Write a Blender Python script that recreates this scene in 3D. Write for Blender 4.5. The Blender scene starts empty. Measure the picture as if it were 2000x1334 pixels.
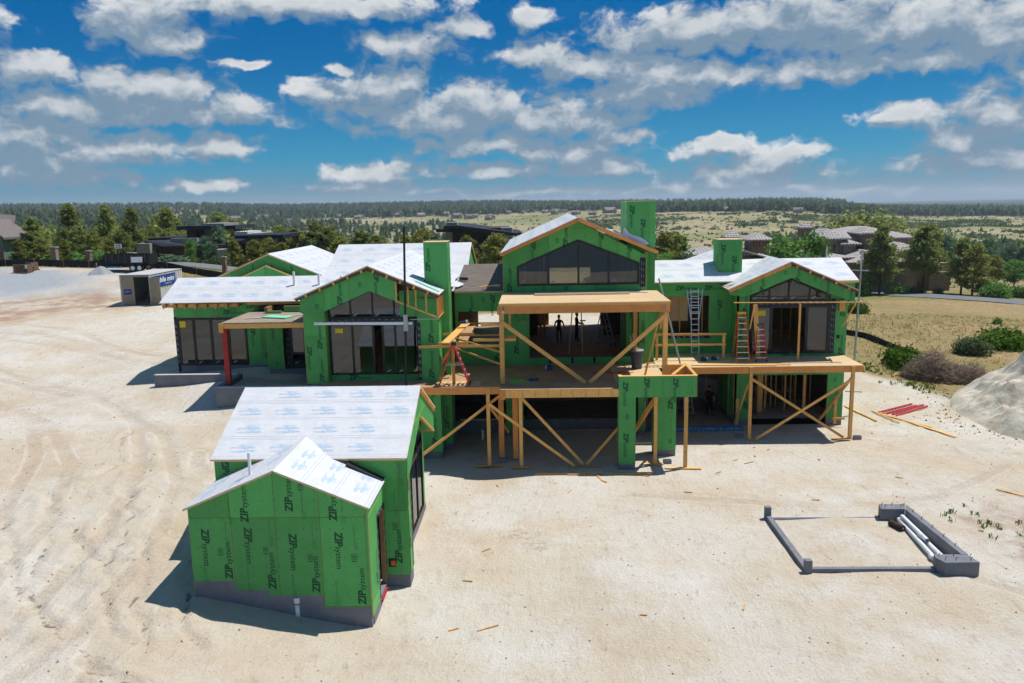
import bpy, bmesh, math, random
import numpy as np
from mathutils import Vector, Matrix
random.seed(7); RNG = np.random.default_rng(11)
SC = bpy.context.scene
COL = SC.collection
# ------------------------------------------------------------------ camera
F_PX, CAM_H = 1555.0, 12.8
YAW, PITCH, ROLL = math.radians(2.1), math.radians(9.95), 0.02
_f0 = Vector((-math.sin(YAW), math.cos(YAW), 0)); _h = Vector((math.cos(YAW), math.sin(YAW), 0)); _z = Vector((0, 0, 1))
FW = _f0*math.cos(PITCH) - _z*math.sin(PITCH); _u = _f0*math.sin(PITCH) + _z*math.cos(PITCH)
RT = math.cos(ROLL)*_h - math.sin(ROLL)*_u; UP = math.sin(ROLL)*_h + math.cos(ROLL)*_u
CPOS = Vector((0, 0, CAM_H))
cd = bpy.data.cameras.new('camera'); cam = bpy.data.objects.new('camera', cd); COL.objects.link(cam)
cd.sensor_width = 36; cd.lens = 36*F_PX/2000; cd.clip_start = 0.1; cd.clip_end = 30000
M = Matrix((RT, UP, -FW)).transposed().to_4x4(); M.translation = CPOS; cam.matrix_world = M
SC.camera = cam
def ray(x, y): return FW + RT*((x-1000)/F_PX) - UP*((y-667)/F_PX)
def W(x, y, Y):                      # survey a point of the photograph at depth Y
    r = ray(x, y); return CPOS + r*(Y/r.y)
def G(x, y, z=0):                    # ... or at height z
    r = ray(x, y); return CPOS + r*((z-CAM_H)/r.z)
# ------------------------------------------------------------------ world, sun, exposure
SUN_V = Vector((0.43, 0.20, 1.0)).normalized()
SUN_EL = math.asin(SUN_V.z); SUN_AZ = math.atan2(SUN_V.x, SUN_V.y)      # azimuth from +Y towards +X
SC.view_settings.view_transform = 'Standard'; SC.view_settings.look = 'None'
SC.view_settings.gamma = 1; SC.view_settings.exposure = 1.05; SC.view_settings.use_curve_mapping = False
SC.render.film_transparent = False
SC.cycles.max_bounces = 8; SC.cycles.diffuse_bounces = 4; SC.cycles.glossy_bounces = 3
SC.cycles.transmission_bounces = 6; SC.cycles.transparent_max_bounces = 10
SC.cycles.sample_clamp_indirect = 6; SC.cycles.use_adaptive_sampling = True; SC.cycles.adaptive_threshold = 0.02; SC.cycles.adaptive_min_samples = 16; SC.cycles.use_denoising = True
sd = bpy.data.lights.new('sun', 'SUN'); sun = bpy.data.objects.new('sun', sd); COL.objects.link(sun)
sd.energy = 2.4; sd.angle = math.radians(0.5); sd.color = (1, 0.96, 0.9)
sun.rotation_euler = (-SUN_V).to_track_quat('-Z', 'Y').to_euler(); sun.location = (40, 20, 90)

def nd(nt, typ, ins=None, **kw):
    n = nt.nodes.new(typ)
    for k, v in kw.items(): setattr(n, k, v)
    for k, v in (ins or {}).items():
        s = n.inputs[k]
        if isinstance(v, bpy.types.NodeSocket): nt.links.new(v, s)
        else: s.default_value = v
    return n
def mth(nt, op, a, b=None, c=None, clamp=False):
    n = nt.nodes.new('ShaderNodeMath'); n.operation = op; n.use_clamp = clamp
    for i, v in enumerate((a, b, c)):
        if v is None: continue
        if isinstance(v, bpy.types.NodeSocket): nt.links.new(v, n.inputs[i])
        else: n.inputs[i].default_value = v
    return n.outputs[0]
def vmth(nt, op, a, b=None, c=None):
    n = nt.nodes.new('ShaderNodeVectorMath'); n.operation = op
    for i, v in enumerate((a, b, c)):
        if v is None: continue
        if isinstance(v, bpy.types.NodeSocket): nt.links.new(v, n.inputs[i])
        else: n.inputs[i].default_value = v
    return n
def mixc(nt, fac, a, b, blend='MIX'):
    n = nt.nodes.new('ShaderNodeMix'); n.data_type = 'RGBA'; n.blend_type = blend
    for s, v in ((n.inputs[0], fac), (n.inputs[6], a), (n.inputs[7], b)):
        if isinstance(v, bpy.types.NodeSocket): nt.links.new(v, s)
        else: s.default_value = v if not isinstance(v, tuple) or len(v) == 4 else (*v, 1)
    return n.outputs[2]
def smooth(nt, x, a, b):
    n = nt.nodes.new('ShaderNodeMapRange'); n.interpolation_type = 'SMOOTHSTEP'
    nt.links.new(x, n.inputs[0]); n.inputs[1].default_value = a; n.inputs[2].default_value = b
    return n.outputs[0]

wd = bpy.data.worlds.new('World'); SC.world = wd; wd.use_nodes = True
nt = wd.node_tree; nt.nodes.clear()
SKY_STRENGTH = 0.15
sky = nd(nt, 'ShaderNodeTexSky', sky_type='NISHITA'); sky.sun_disc = False
sky.sun_elevation = SUN_EL; sky.sun_rotation = SUN_AZ; sky.altitude = 1900; sky.air_density = 1.0; sky.dust_density = 0.6; sky.ozone_density = 2.0
tc = nd(nt, 'ShaderNodeTexCoord')
sep = nd(nt, 'ShaderNodeSeparateXYZ', {0: tc.outputs['Generated']})
az = mth(nt, 'ARCTAN2', sep.outputs[0], sep.outputs[1]); el = mth(nt, 'ARCSINE', sep.outputs[2])
pvec = nd(nt, 'ShaderNodeCombineXYZ', {0: az, 1: el, 2: 0.0}).outputs[0]
# cumulus layout, measured in the photograph: (px, py, rx, ry, weight)
CLOUDS = [(285,50,95,50),(340,85,60,25),(600,8,260,30),(905,50,52,16),(1040,34,34,22),(795,90,95,32),(75,128,75,30),
 (300,178,130,38),(330,212,200,34),(150,205,110,30),(60,255,115,38),(120,300,190,30),(265,285,85,30),(425,285,85,24),(90,345,150,22),
 (650,180,90,34),(760,170,90,38),(930,205,110,45),(850,235,170,40),(1080,235,150,36),(1050,108,85,32),(1190,130,120,38),(1310,150,140,36),(1250,185,150,30),
 (1330,60,180,42),(1540,40,210,60),(1780,50,230,62),(1950,70,120,50),(1570,145,110,22),(1760,118,170,24),
 (960,285,160,28),(1120,300,110,30),(1190,322,55,24),(1000,335,160,18),(750,340,105,26),(700,368,90,12),(395,362,70,14),
 (1400,290,80,26),(1510,305,90,30),(1460,335,140,22),(1420,360,120,14),(1940,215,80,34),(1900,265,95,38),(1880,315,100,26),(1980,300,60,40),(1770,222,70,22),
 (1080,374,330,9),(1620,372,230,9),(1955,370,50,11),(485,126,40,10),(650,136,28,11),(1230,268,70,18),
 (-250,120,180,60),(-420,280,200,50),(2280,130,220,60),(2450,300,200,50),(-120,30,90,35),(2150,230,80,30)]
def cloud_group():
    g = bpy.data.node_groups.new('cloud_density', 'ShaderNodeTree')
    g.interface.new_socket('P', in_out='INPUT', socket_type='NodeSocketVector')
    g.interface.new_socket('D', in_out='OUTPUT', socket_type='NodeSocketFloat')
    gi = g.nodes.new('NodeGroupInput'); go = g.nodes.new('NodeGroupOutput')
    P = gi.outputs[0]
    warp = nd(g, 'ShaderNodeTexNoise', {'Vector': P, 'Scale': 22.0, 'Detail': 3.0, 'Roughness': 0.55}, noise_dimensions='2D')
    wv = vmth(g, 'SUBTRACT', warp.outputs['Color'], (0.5, 0.5, 0.5)).outputs[0]
    Pw = vmth(g, 'MULTIPLY_ADD', wv, (0.036, 0.022, 0), P).outputs[0]
    d = None
    for (px, py, rx, ry) in CLOUDS:
        r = ray(px, py).normalized(); u0 = math.atan2(r.x, r.y); v0 = math.asin(r.z)
        ru, rv = 1.28*rx/F_PX, 1.08*ry/F_PX
        q = vmth(g, 'MULTIPLY_ADD', Pw, (1/ru, 1/rv, 0), (-u0/ru, -v0/rv, 0)).outputs[0]
        L = vmth(g, 'LENGTH', q).outputs['Value']
        d = L if d is None else mth(g, 'SMOOTH_MIN', d, L, 0.45)
    body = mth(g, 'SUBTRACT', 1.0, d)
    # the rest of the sky: the same kind of cloud higher up and all round
    sc = vmth(g, 'MULTIPLY', P, (3.2, 7.0, 0)).outputs[0]
    big = nd(g, 'ShaderNodeTexNoise', {'Vector': sc, 'Scale': 1.0, 'Detail': 2.0}, noise_dimensions='2D').outputs[0]
    sp = nd(g, 'ShaderNodeSeparateXYZ', {0: P})
    elv = sp.outputs[1]; aab = mth(g, 'ABSOLUTE', sp.outputs[0])
    away = mth(g, 'MAXIMUM', smooth(g, elv, 0.27, 0.36), smooth(g, aab, 0.85, 1.1))
    rest = mth(g, 'MULTIPLY', mth(g, 'SUBTRACT', mth(g, 'MULTIPLY', big, 4.0), 2.05), away)
    rest = mth(g, 'SUBTRACT', rest, mth(g, 'MULTIPLY', mth(g, 'SUBTRACT', 1.0, away), 2.0))
    body = mth(g, 'MAXIMUM', body, rest)
    body = mth(g, 'MAXIMUM', body, -1.0)
    s2 = vmth(g, 'MULTIPLY', Pw, (1.0, 1.6, 0)).outputs[0]
    n1 = nd(g, 'ShaderNodeTexNoise', {'Vector': s2, 'Scale': 30.0, 'Detail': 7.0, 'Roughness': 0.56}, noise_dimensions='2D').outputs[0]
    dd = mth(g, 'ADD', body, mth(g, 'MULTIPLY', mth(g, 'SUBTRACT', n1, 0.5), 1.55))
    g.links.new(dd, go.inputs[0])
    return g
CG = cloud_group()
def cdens(vec):
    n = nt.nodes.new('ShaderNodeGroup'); n.node_tree = CG; nt.links.new(vec, n.inputs[0]); return n.outputs[0]
d0 = cdens(pvec)
d1 = cdens(vmth(nt, 'ADD', pvec, (0.006, 0.022, 0)).outputs[0])          # towards the sun
cover = smooth(nt, d0, -0.02, 0.50)
lit = smooth(nt, mth(nt, 'SUBTRACT', d0, d1), -0.10, 1.02)
thin = smooth(nt, d0, 0.0, 1.1)
lit2 = mth(nt, 'MULTIPLY', lit, mth(nt, 'SUBTRACT', 1.0, mth(nt, 'MULTIPLY', thin, 0.35)))
ccol = mixc(nt, lit2, (0.66, 0.98, 1.32), (2.75, 2.75, 2.72))
# deep clear blue overhead, pale low down
hs = nd(nt, 'ShaderNodeHueSaturation', {'Saturation': 1.55, 'Value': 1.0, 'Color': sky.outputs[0]})
blue = mixc(nt, 1.0, hs.outputs[0], (0.22, 0.50, 0.56, 1), 'MULTIPLY')
ramp = mixc(nt, smooth(nt, el, 0.03, 0.20), (0.07, 0.64, 1.25), (0.004, 0.33, 0.95))
blue = mixc(nt, 0.85, blue, ramp)
low = smooth(nt, el, 0.06, -0.005)
blue = mixc(nt, mth(nt, 'MULTIPLY', low, 0.8), blue, (0.58, 0.95, 1.3))
colr = mixc(nt, mth(nt, 'MULTIPLY', cover, 0.95), blue, ccol)
colr = mixc(nt, mth(nt, 'MULTIPLY', smooth(nt, el, 0.03, -0.005), 0.55), colr, (1.0, 1.3, 1.58))
bg = nd(nt, 'ShaderNodeBackground', {'Color': colr, 'Strength': SKY_STRENGTH})
out = nd(nt, 'ShaderNodeOutputWorld', {0: bg.outputs[0]})
wd.cycles.sampling_method = 'MANUAL'; wd.cycles.sample_map_resolution = 512

# ------------------------------------------------------------------ materials
MATS = {}
def mat(name, col, rough=0.8, col2=None, scale=3.0, detail=4.0, amt=0.6, bump=0.0, bscale=20.0, stretch=(1, 1, 1), metal=0.0, spec=0.3, rnd=0.0, col3=None, scale3=40.0, amt3=0.5):
    m = bpy.data.materials.new(name); m.use_nodes = True; t = m.node_tree; t.nodes.clear()
    b = nd(t, 'ShaderNodeBsdfPrincipled', {'Roughness': rough, 'Metallic': metal}); b.inputs['Specular IOR Level'].default_value = spec
    o = nd(t, 'ShaderNodeOutputMaterial', {0: b.outputs[0]})
    c = nd(t, 'ShaderNodeTexCoord').outputs['Object']
    if stretch != (1, 1, 1): c = vmth(t, 'MULTIPLY', c, stretch).outputs[0]
    cc = None
    if col2:
        n = nd(t, 'ShaderNodeTexNoise', {'Vector': c, 'Scale': scale, 'Detail': detail, 'Roughness': 0.6})
        cc = mixc(t, mth(t, 'MULTIPLY', smooth(t, n.outputs[0], 0.35, 0.68), amt), (*col, 1), (*col2, 1))
    if col3:
        n = nd(t, 'ShaderNodeTexNoise', {'Vector': c, 'Scale': scale3, 'Detail': 5.0, 'Roughness': 0.7})
        cc = mixc(t, mth(t, 'MULTIPLY', smooth(t, n.outputs[0], 0.55, 0.72), amt3), cc if cc else (*col, 1), (*col3, 1))
    if rnd:
        oi = nd(t, 'ShaderNodeObjectInfo')
        v = mth(t, 'MULTIPLY_ADD', oi.outputs['Random'], rnd, 1-rnd/2)
        cc = mixc(t, 1.0, cc if cc else (*col, 1), nd(t, 'ShaderNodeCombineXYZ', {0: v, 1: v, 2: v}).outputs[0], 'MULTIPLY')
    if cc: t.links.new(cc, b.inputs['Base Color'])
    else: b.inputs['Base Color'].default_value = (*col, 1)
    if bump:
        n = nd(t, 'ShaderNodeTexNoise', {'Vector': c, 'Scale': bscale, 'Detail': 5.0, 'Roughness': 0.65})
        bn = nd(t, 'ShaderNodeBump', {'Height': n.outputs[0], 'Strength': bump, 'Distance': 0.05})
        t.links.new(bn.outputs[0], b.inputs['Normal'])
    MATS[name] = m; return m
mat('zip', (0.088,0.375,0.098), 0.62, (0.072,0.325,0.085), 2.2, rnd=0.3, col3=(0.058,0.275,0.072), scale3=55, amt3=0.3)
mat('zip_edge', (0.62,0.40,0.10), 0.7)
mat('ink', (0.012,0.075,0.03), 0.6)
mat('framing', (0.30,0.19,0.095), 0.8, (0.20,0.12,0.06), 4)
mat('lumber', (0.78,0.43,0.13), 0.7, (0.68,0.34,0.09), 5, stretch=(1,1,1), rnd=0.45, bump=0.15, bscale=30, col3=(0.38,0.17,0.05), scale3=9, amt3=0.7)
mat('beam', (0.72,0.30,0.08), 0.65, (0.58,0.22,0.055), 2.5, rnd=0.4, bump=0.12, bscale=25, col3=(0.30,0.12,0.04), scale3=14, amt3=0.6)
mat('lap', (0.36,0.40,0.46), 0.7)
mat('osb', (0.66,0.49,0.29), 0.75, (0.50,0.33,0.16), 26, 2.0, 0.7, bump=0.2, bscale=40, rnd=0.12, col3=(0.74,0.60,0.40), scale3=34, amt3=0.7)
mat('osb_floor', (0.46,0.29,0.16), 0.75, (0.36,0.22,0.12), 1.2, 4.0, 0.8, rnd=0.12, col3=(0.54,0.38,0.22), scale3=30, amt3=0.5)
mat('felt', (0.165,0.135,0.115), 0.85, (0.125,0.10,0.085), 1.4, amt=0.9, rnd=0.15, bump=0.1, bscale=8, stretch=(1,3,1))
mat('weathered_deck', (0.33,0.26,0.19), 0.85, (0.26,0.20,0.145), 1.6, amt=0.9, bump=0.1, bscale=8)
mat('felt_dark', (0.10,0.09,0.085), 0.85, (0.075,0.068,0.062), 2)
mat('membrane', (0.63,0.635,0.65), 0.55, (0.56,0.565,0.585), 1.8, amt=0.7, bump=0.6, bscale=2.2, rnd=0.05, spec=0.35, col3=(0.48,0.50,0.54), scale3=7, amt3=0.4)
mat('membrane_print', (0.33,0.48,0.62), 0.6, (0.52,0.57,0.63), 9, amt=0.9)
mat('concrete', (0.20,0.205,0.225), 0.85, (0.155,0.16,0.18), 1.6, amt=0.9, bump=0.1, bscale=18, col3=(0.16,0.165,0.18), scale3=7, amt3=0.4)
mat('concrete_top', (0.50,0.49,0.47), 0.9, (0.38,0.37,0.36), 2, bump=0.1)
mat('slab', (0.42,0.38,0.33), 0.9, (0.33,0.29,0.24), 0.8, amt=0.9, bump=0.08, bscale=12, col3=(0.28,0.22,0.16), scale3=2.0, amt3=0.5)
mat('frame_black', (0.014,0.013,0.014), 0.4, spec=0.4)
mat('tape', (0.02,0.022,0.032), 0.5)
mat('tape_print', (0.5,0.52,0.56), 0.6)
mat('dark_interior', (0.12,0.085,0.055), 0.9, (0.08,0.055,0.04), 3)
mat('red_steel', (0.38,0.016,0.014), 0.45, (0.30,0.012,0.012), 4, spec=0.4)
mat('red_fibre', (0.62,0.05,0.045), 0.45, rnd=0.2)
mat('orange_fibre', (0.72,0.12,0.03), 0.45)
mat('yellow_plastic', (0.80,0.40,0.02), 0.5)
mat('aluminium', (0.55,0.58,0.62), 0.35, metal=0.6, spec=0.5, rnd=0.15)
mat('galv', (0.42,0.42,0.42), 0.5, metal=0.4)
mat('white_pvc', (0.78,0.79,0.80), 0.4, (0.66,0.66,0.66), 6)
mat('mint', (0.20,0.62,0.40), 0.6)
mat('black_plastic', (0.015,0.015,0.017), 0.5)
mat('grey_plastic', (0.075,0.08,0.09), 0.5)
mat('blue_wrap', (0.03,0.14,0.34), 0.5, (0.18,0.34,0.55), 8, amt=0.9)
mat('sticker_yellow', (0.75,0.55,0.03), 0.6)
mat('sticker_mint', (0.55,0.80,0.76), 0.6)
mat('cmu', (0.22,0.23,0.25), 0.9, (0.16,0.17,0.19), 12)
mat('lime', (0.12,0.75,0.05), 0.5)
mat('tool_blue', (0.03,0.08,0.22), 0.5, (0.02,0.02,0.02), 14)
mat('rust_roll', (0.06,0.035,0.025), 0.8, (0.03,0.02,0.015), 8)
def glass_mat(name, refl, tint):
    m = bpy.data.materials.new(name); m.use_nodes = True; t = m.node_tree; t.nodes.clear()
    tr = nd(t, 'ShaderNodeBsdfTransparent', {'Color': (*tint, 1)})
    gl = nd(t, 'ShaderNodeBsdfGlossy', {'Color': (0.9, 0.95, 1, 1), 'Roughness': 0.01})
    fr = nd(t, 'ShaderNodeFresnel', {'IOR': 1.5})
    f = mth(t, 'ADD', fr.outputs[0], refl, clamp=True)
    mx = nd(t, 'ShaderNodeMixShader', {0: f, 1: tr.outputs[0], 2: gl.outputs[0]})
    nd(t, 'ShaderNodeOutputMaterial', {0: mx.outputs[0]}); MATS[name] = m
glass_mat('glass', 0.03, (0.42, 0.44, 0.44))
glass_mat('glass_dark', 0.02, (0.52, 0.51, 0.48))

def nail_dots():
    t = MATS['zip'].node_tree; b = [n for n in t.nodes if n.type == 'BSDF_PRINCIPLED'][0]; lk = b.inputs['Base Color'].links[0].from_socket
    sp_ = nd(t, 'ShaderNodeSeparateXYZ', {0: nd(t, 'ShaderNodeTexCoord').outputs['Object']}); h_ = mth(t, 'ADD', sp_.outputs[0], sp_.outputs[1])
    f = lambda v, k: mth(t, 'SUBTRACT', mth(t, 'FRACT', mth(t, 'MULTIPLY', v, k)), .5)
    a_, b_ = f(h_, 2.46), f(sp_.outputs[2], 3.3); d_ = mth(t, 'ADD', mth(t, 'MULTIPLY', a_, a_), mth(t, 'MULTIPLY', b_, b_))
    t.links.new(mixc(t, mth(t, 'MULTIPLY', smooth(t, d_, .006, .0025), .55), lk, (.02,.10,.03)), b.inputs['Base Color'])
nail_dots()
# ------------------------------------------------------------------ mesh helpers
class MB:
    def __init__(s): s.v = []; s.f = []; s.mi = []
    def add(s, vs, fs, mi=0):
        n = len(s.v); s.v += [tuple(p) for p in vs]
        for f in fs: s.f.append(tuple(i+n for i in f)); s.mi.append(mi)
        return s
    def box(s, x0, x1, y0, y1, z0, z1, mi=0):
        vs = [(x, y, z) for z in (z0, z1) for y in (y0, y1) for x in (x0, x1)]
        return s.add(vs, [(0,2,3,1),(4,5,7,6),(0,1,5,4),(2,6,7,3),(0,4,6,2),(1,3,7,5)], mi)
    def beam(s, p, q, w, h=None, up=(0,0,1), mi=0):
        p, q = Vector(p), Vector(q); h = h or w; d = (q-p).normalized(); up = Vector(up)
        if abs(d.dot(up)) > 0.98: up = Vector((0,1,0)) if abs(d.y) < 0.9 else Vector((1,0,0))
        a = d.cross(up).normalized()*(w/2); b = a.normalized().cross(d).normalized()*(h/2)
        vs = [c+i*a+j*b for c in (p, q) for (i, j) in ((-1,-1),(1,-1),(1,1),(-1,1))]
        return s.add(vs, [(3,2,1,0),(4,5,6,7),(0,1,5,4),(1,2,6,5),(2,3,7,6),(3,0,4,7)], mi)
    def cyl(s, p, q, r0, r1=None, n=8, caps=True, mi=0):
        p, q = Vector(p), Vector(q); r1 = r0 if r1 is None else r1; d = (q-p).normalized()
        a = d.orthogonal().normalized(); b = d.cross(a)
        vs = [c + (a*math.cos(t)+b*math.sin(t))*r for c, r in ((p, r0), (q, r1)) for t in [2*math.pi*k/n for k in range(n)]]
        fs = [(k, (k+1) % n, n+(k+1) % n, n+k) for k in range(n)]
        if caps: fs += [tuple(range(n-1, -1, -1)), tuple(range(n, 2*n))]
        return s.add(vs, fs, mi)
    def prism(s, poly, vec, mi=0, smi=None):
        n = len(poly); vec = Vector(vec); P = [Vector(p) for p in poly]
        nrm = Vector((0,0,0))
        for i in range(n): nrm += P[i].cross(P[(i+1) % n])
        if nrm.dot(vec) > 0: P.reverse()
        vs = P + [p+vec for p in P]
        s.add(vs, [tuple(range(n)), tuple(range(2*n-1, n-1, -1))], mi)
        k = len(s.v)-2*n
        for i in range(n):
            j = (i+1) % n; s.f.append((k+j, k+i, k+n+i, k+n+j)); s.mi.append(mi if smi is None else smi)
        return s
    def mesh(s, name, mats):
        me = bpy.data.meshes.new(name); me.from_pydata(s.v, [], s.f)
        for m in (mats if isinstance(mats, (list, tuple)) else [mats]): me.materials.append(MATS[m] if isinstance(m, str) else m)
        if any(s.mi): me.polygons.foreach_set('material_index', s.mi)
        me.update(); return me
    def build(s, name, mats, parent=None, smooth=False):
        me = s.mesh(name, mats)
        if smooth: me.polygons.foreach_set('use_smooth', [True]*len(me.polygons))
        return obj(name, me, parent)
def wloc(o):
    l = Vector(o.location)
    return l
ROOTLOC = {}
def obj(name, me, parent=None, loc=None):
    o = bpy.data.objects.new(name, me); COL.objects.link(o)
    if loc is not None: o.location = loc
    if parent is not None:
        o.parent = parent; o.matrix_parent_inverse = Matrix.Translation(-ROOTLOC.get(parent.name, Vector((0,0,0))))
        ROOTLOC[o.name] = Vector((0,0,0)) if loc is None else Vector(loc)
        if loc is not None: o.matrix_parent_inverse = Matrix.Translation(-ROOTLOC.get(parent.name, Vector((0,0,0))))
    return o
def empty(name, loc):
    o = bpy.data.objects.new(name, None); COL.objects.link(o); o.location = loc; o.empty_display_size = 0.3
    ROOTLOC[o.name] = Vector(loc); return o
def tag(o, label=None, cat=None, group=None, kind=None):
    if label: o['label'] = label
    if cat: o['category'] = cat
    if group: o['group'] = group
    if kind: o['kind'] = kind
    return o
def thing(name, loc, label, cat, group=None): return tag(empty(name, loc), label, cat, group)
def copy_tree(o, parent=None):
    c = o.copy(); COL.objects.link(c)
    if parent is not None: c.parent = parent
    for ch in list(o.children): copy_tree(ch, c)
    return c
# ------------------------------------------------------------------ printed lettering (flat print)
def text_mesh(name, parts, m):
    """parts: (string, size, x, y, bold offset, shear); returns one mesh centred on its middle"""
    vs, fs = [], []
    for (st, size, x, y, off, sh) in parts:
        cu = bpy.data.curves.new('t', 'FONT'); cu.body = st; cu.size = size; cu.offset = off; cu.shear = sh; cu.resolution_u = 2; cu.fill_mode = 'FRONT'
        ob = bpy.data.objects.new('t', cu); COL.objects.link(ob)
        dg = bpy.context.evaluated_depsgraph_get(); me = bpy.data.meshes.new_from_object(ob.evaluated_get(dg))
        n = len(vs); w = 0
        for v in me.vertices: vs.append((v.co.x+x, v.co.y+y, 0))
        for p in me.polygons: fs.append(tuple(i+n for i in p.vertices))
        bpy.data.objects.remove(ob); bpy.data.curves.remove(cu); bpy.data.meshes.remove(me)
    xs = [v[0] for v in vs]; ys = [v[1] for v in vs]; cx = (min(xs)+max(xs))/2; cy = (min(ys)+max(ys))/2
    me = bpy.data.meshes.new(name); me.from_pydata([(a-cx, b-cy, 0) for a, b, c in vs], [], fs); me.materials.append(MATS[m]); me.update()
    return me, (max(xs)-min(xs), max(ys)-min(ys))
ZIP_ME, ZIP_SZ = text_mesh('brand_print', [('ZIP', 0.32, 0, 0, 0.014, 0.12), ('system', 0.265, 0.455, 0, 0.003, 0.08)], 'ink')
FINE_ME, FINE_SZ = text_mesh('fine_print', [('STRUCTURAL 1  WALL SHEATHING', 0.05, 0, 0.09, 0, 0), ('EXPOSURE 1', 0.05, 0, 0.02, 0, 0)], 'ink')
def stamp_mesh():
    b = MB()
    for (x0, x1, y0, y1) in [(-.08,.08,.10,.115),(-.08,.08,-.06,-.045),(-.08,-.065,-.045,.10),(.065,.08,-.045,.10),(-.04,.04,.03,.06),(-.04,-.015,-.02,.03),(.01,.035,-.02,.03),(-.10,.10,-.11,-.095),(-.07,.07,-.135,-.12)]:
        b.add([(x0,y0,0),(x1,y0,0),(x1,y1,0),(x0,y1,0)], [(0,1,2,3)])
    return b.mesh('grade_stamp', 'ink')
STAMP_ME = stamp_mesh()
def place_flat(me, name, parent, pos, xd, n):
    xd = Vector(xd).normalized(); n = Vector(n).normalized(); yd = n.cross(xd)
    m = Matrix((xd, yd, n)).transposed().to_4x4(); m.translation = Vector(pos)
    o = bpy.data.objects.new(name, me); COL.objects.link(o); o.parent = parent
    o.matrix_parent_inverse = Matrix.Translation(-ROOTLOC.get(parent.name, Vector((0,0,0)))); o.matrix_basis = m
    if name in ('fine_print', 'grade_stamp', 'roof_print'): o['kind'] = 'stuff'
    return o
# ------------------------------------------------------------------ sheathed walls
def clip(poly, a, b, c):             # keep a*x+b*y <= c
    out = []; n = len(poly)
    for i in range(n):
        p, q = poly[i], poly[(i+1) % n]; dp = a*p[0]+b*p[1]-c; dq = a*q[0]+b*q[1]-c
        if dp <= 1e-9: out.append(p)
        if (dp < -1e-9 and dq > 1e-9) or (dp > 1e-9 and dq < -1e-9):
            t = dp/(dp-dq); out.append((p[0]+t*(q[0]-p[0]), p[1]+t*(q[1]-p[1])))
    return out
def area(p): return 0.5*sum(p[i][0]*p[(i+1) % len(p)][1]-p[(i+1) % len(p)][0]*p[i][1] for i in range(len(p))) if len(p) > 2 else 0
def subtract(poly, hole):            # convex - convex -> convex pieces
    if area(hole) < 0: hole = hole[::-1]
    out = []; cur = poly
    for i in range(len(hole)):
        p, q = hole[i], hole[(i+1) % len(hole)]; nx, ny = q[1]-p[1], -(q[0]-p[0]); c = nx*p[0]+ny*p[1]
        o = clip(cur, -nx, -ny, -c)
        if len(o) > 2 and abs(area(o)) > 1e-4: out.append(o)
        cur = clip(cur, nx, ny, c)
        if len(cur) < 3 or abs(area(cur)) < 1e-5: break
    return out
def inside(pieces, x, y):
    for p in pieces:
        s = 1 if area(p) > 0 else -1
        if all(s*((q[0]-a[0])*(y-a[1])-(q[1]-a[1])*(x-a[0])) >= -1e-6 for a, q in zip(p, p[1:]+p[:1])): return True
    return False
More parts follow.
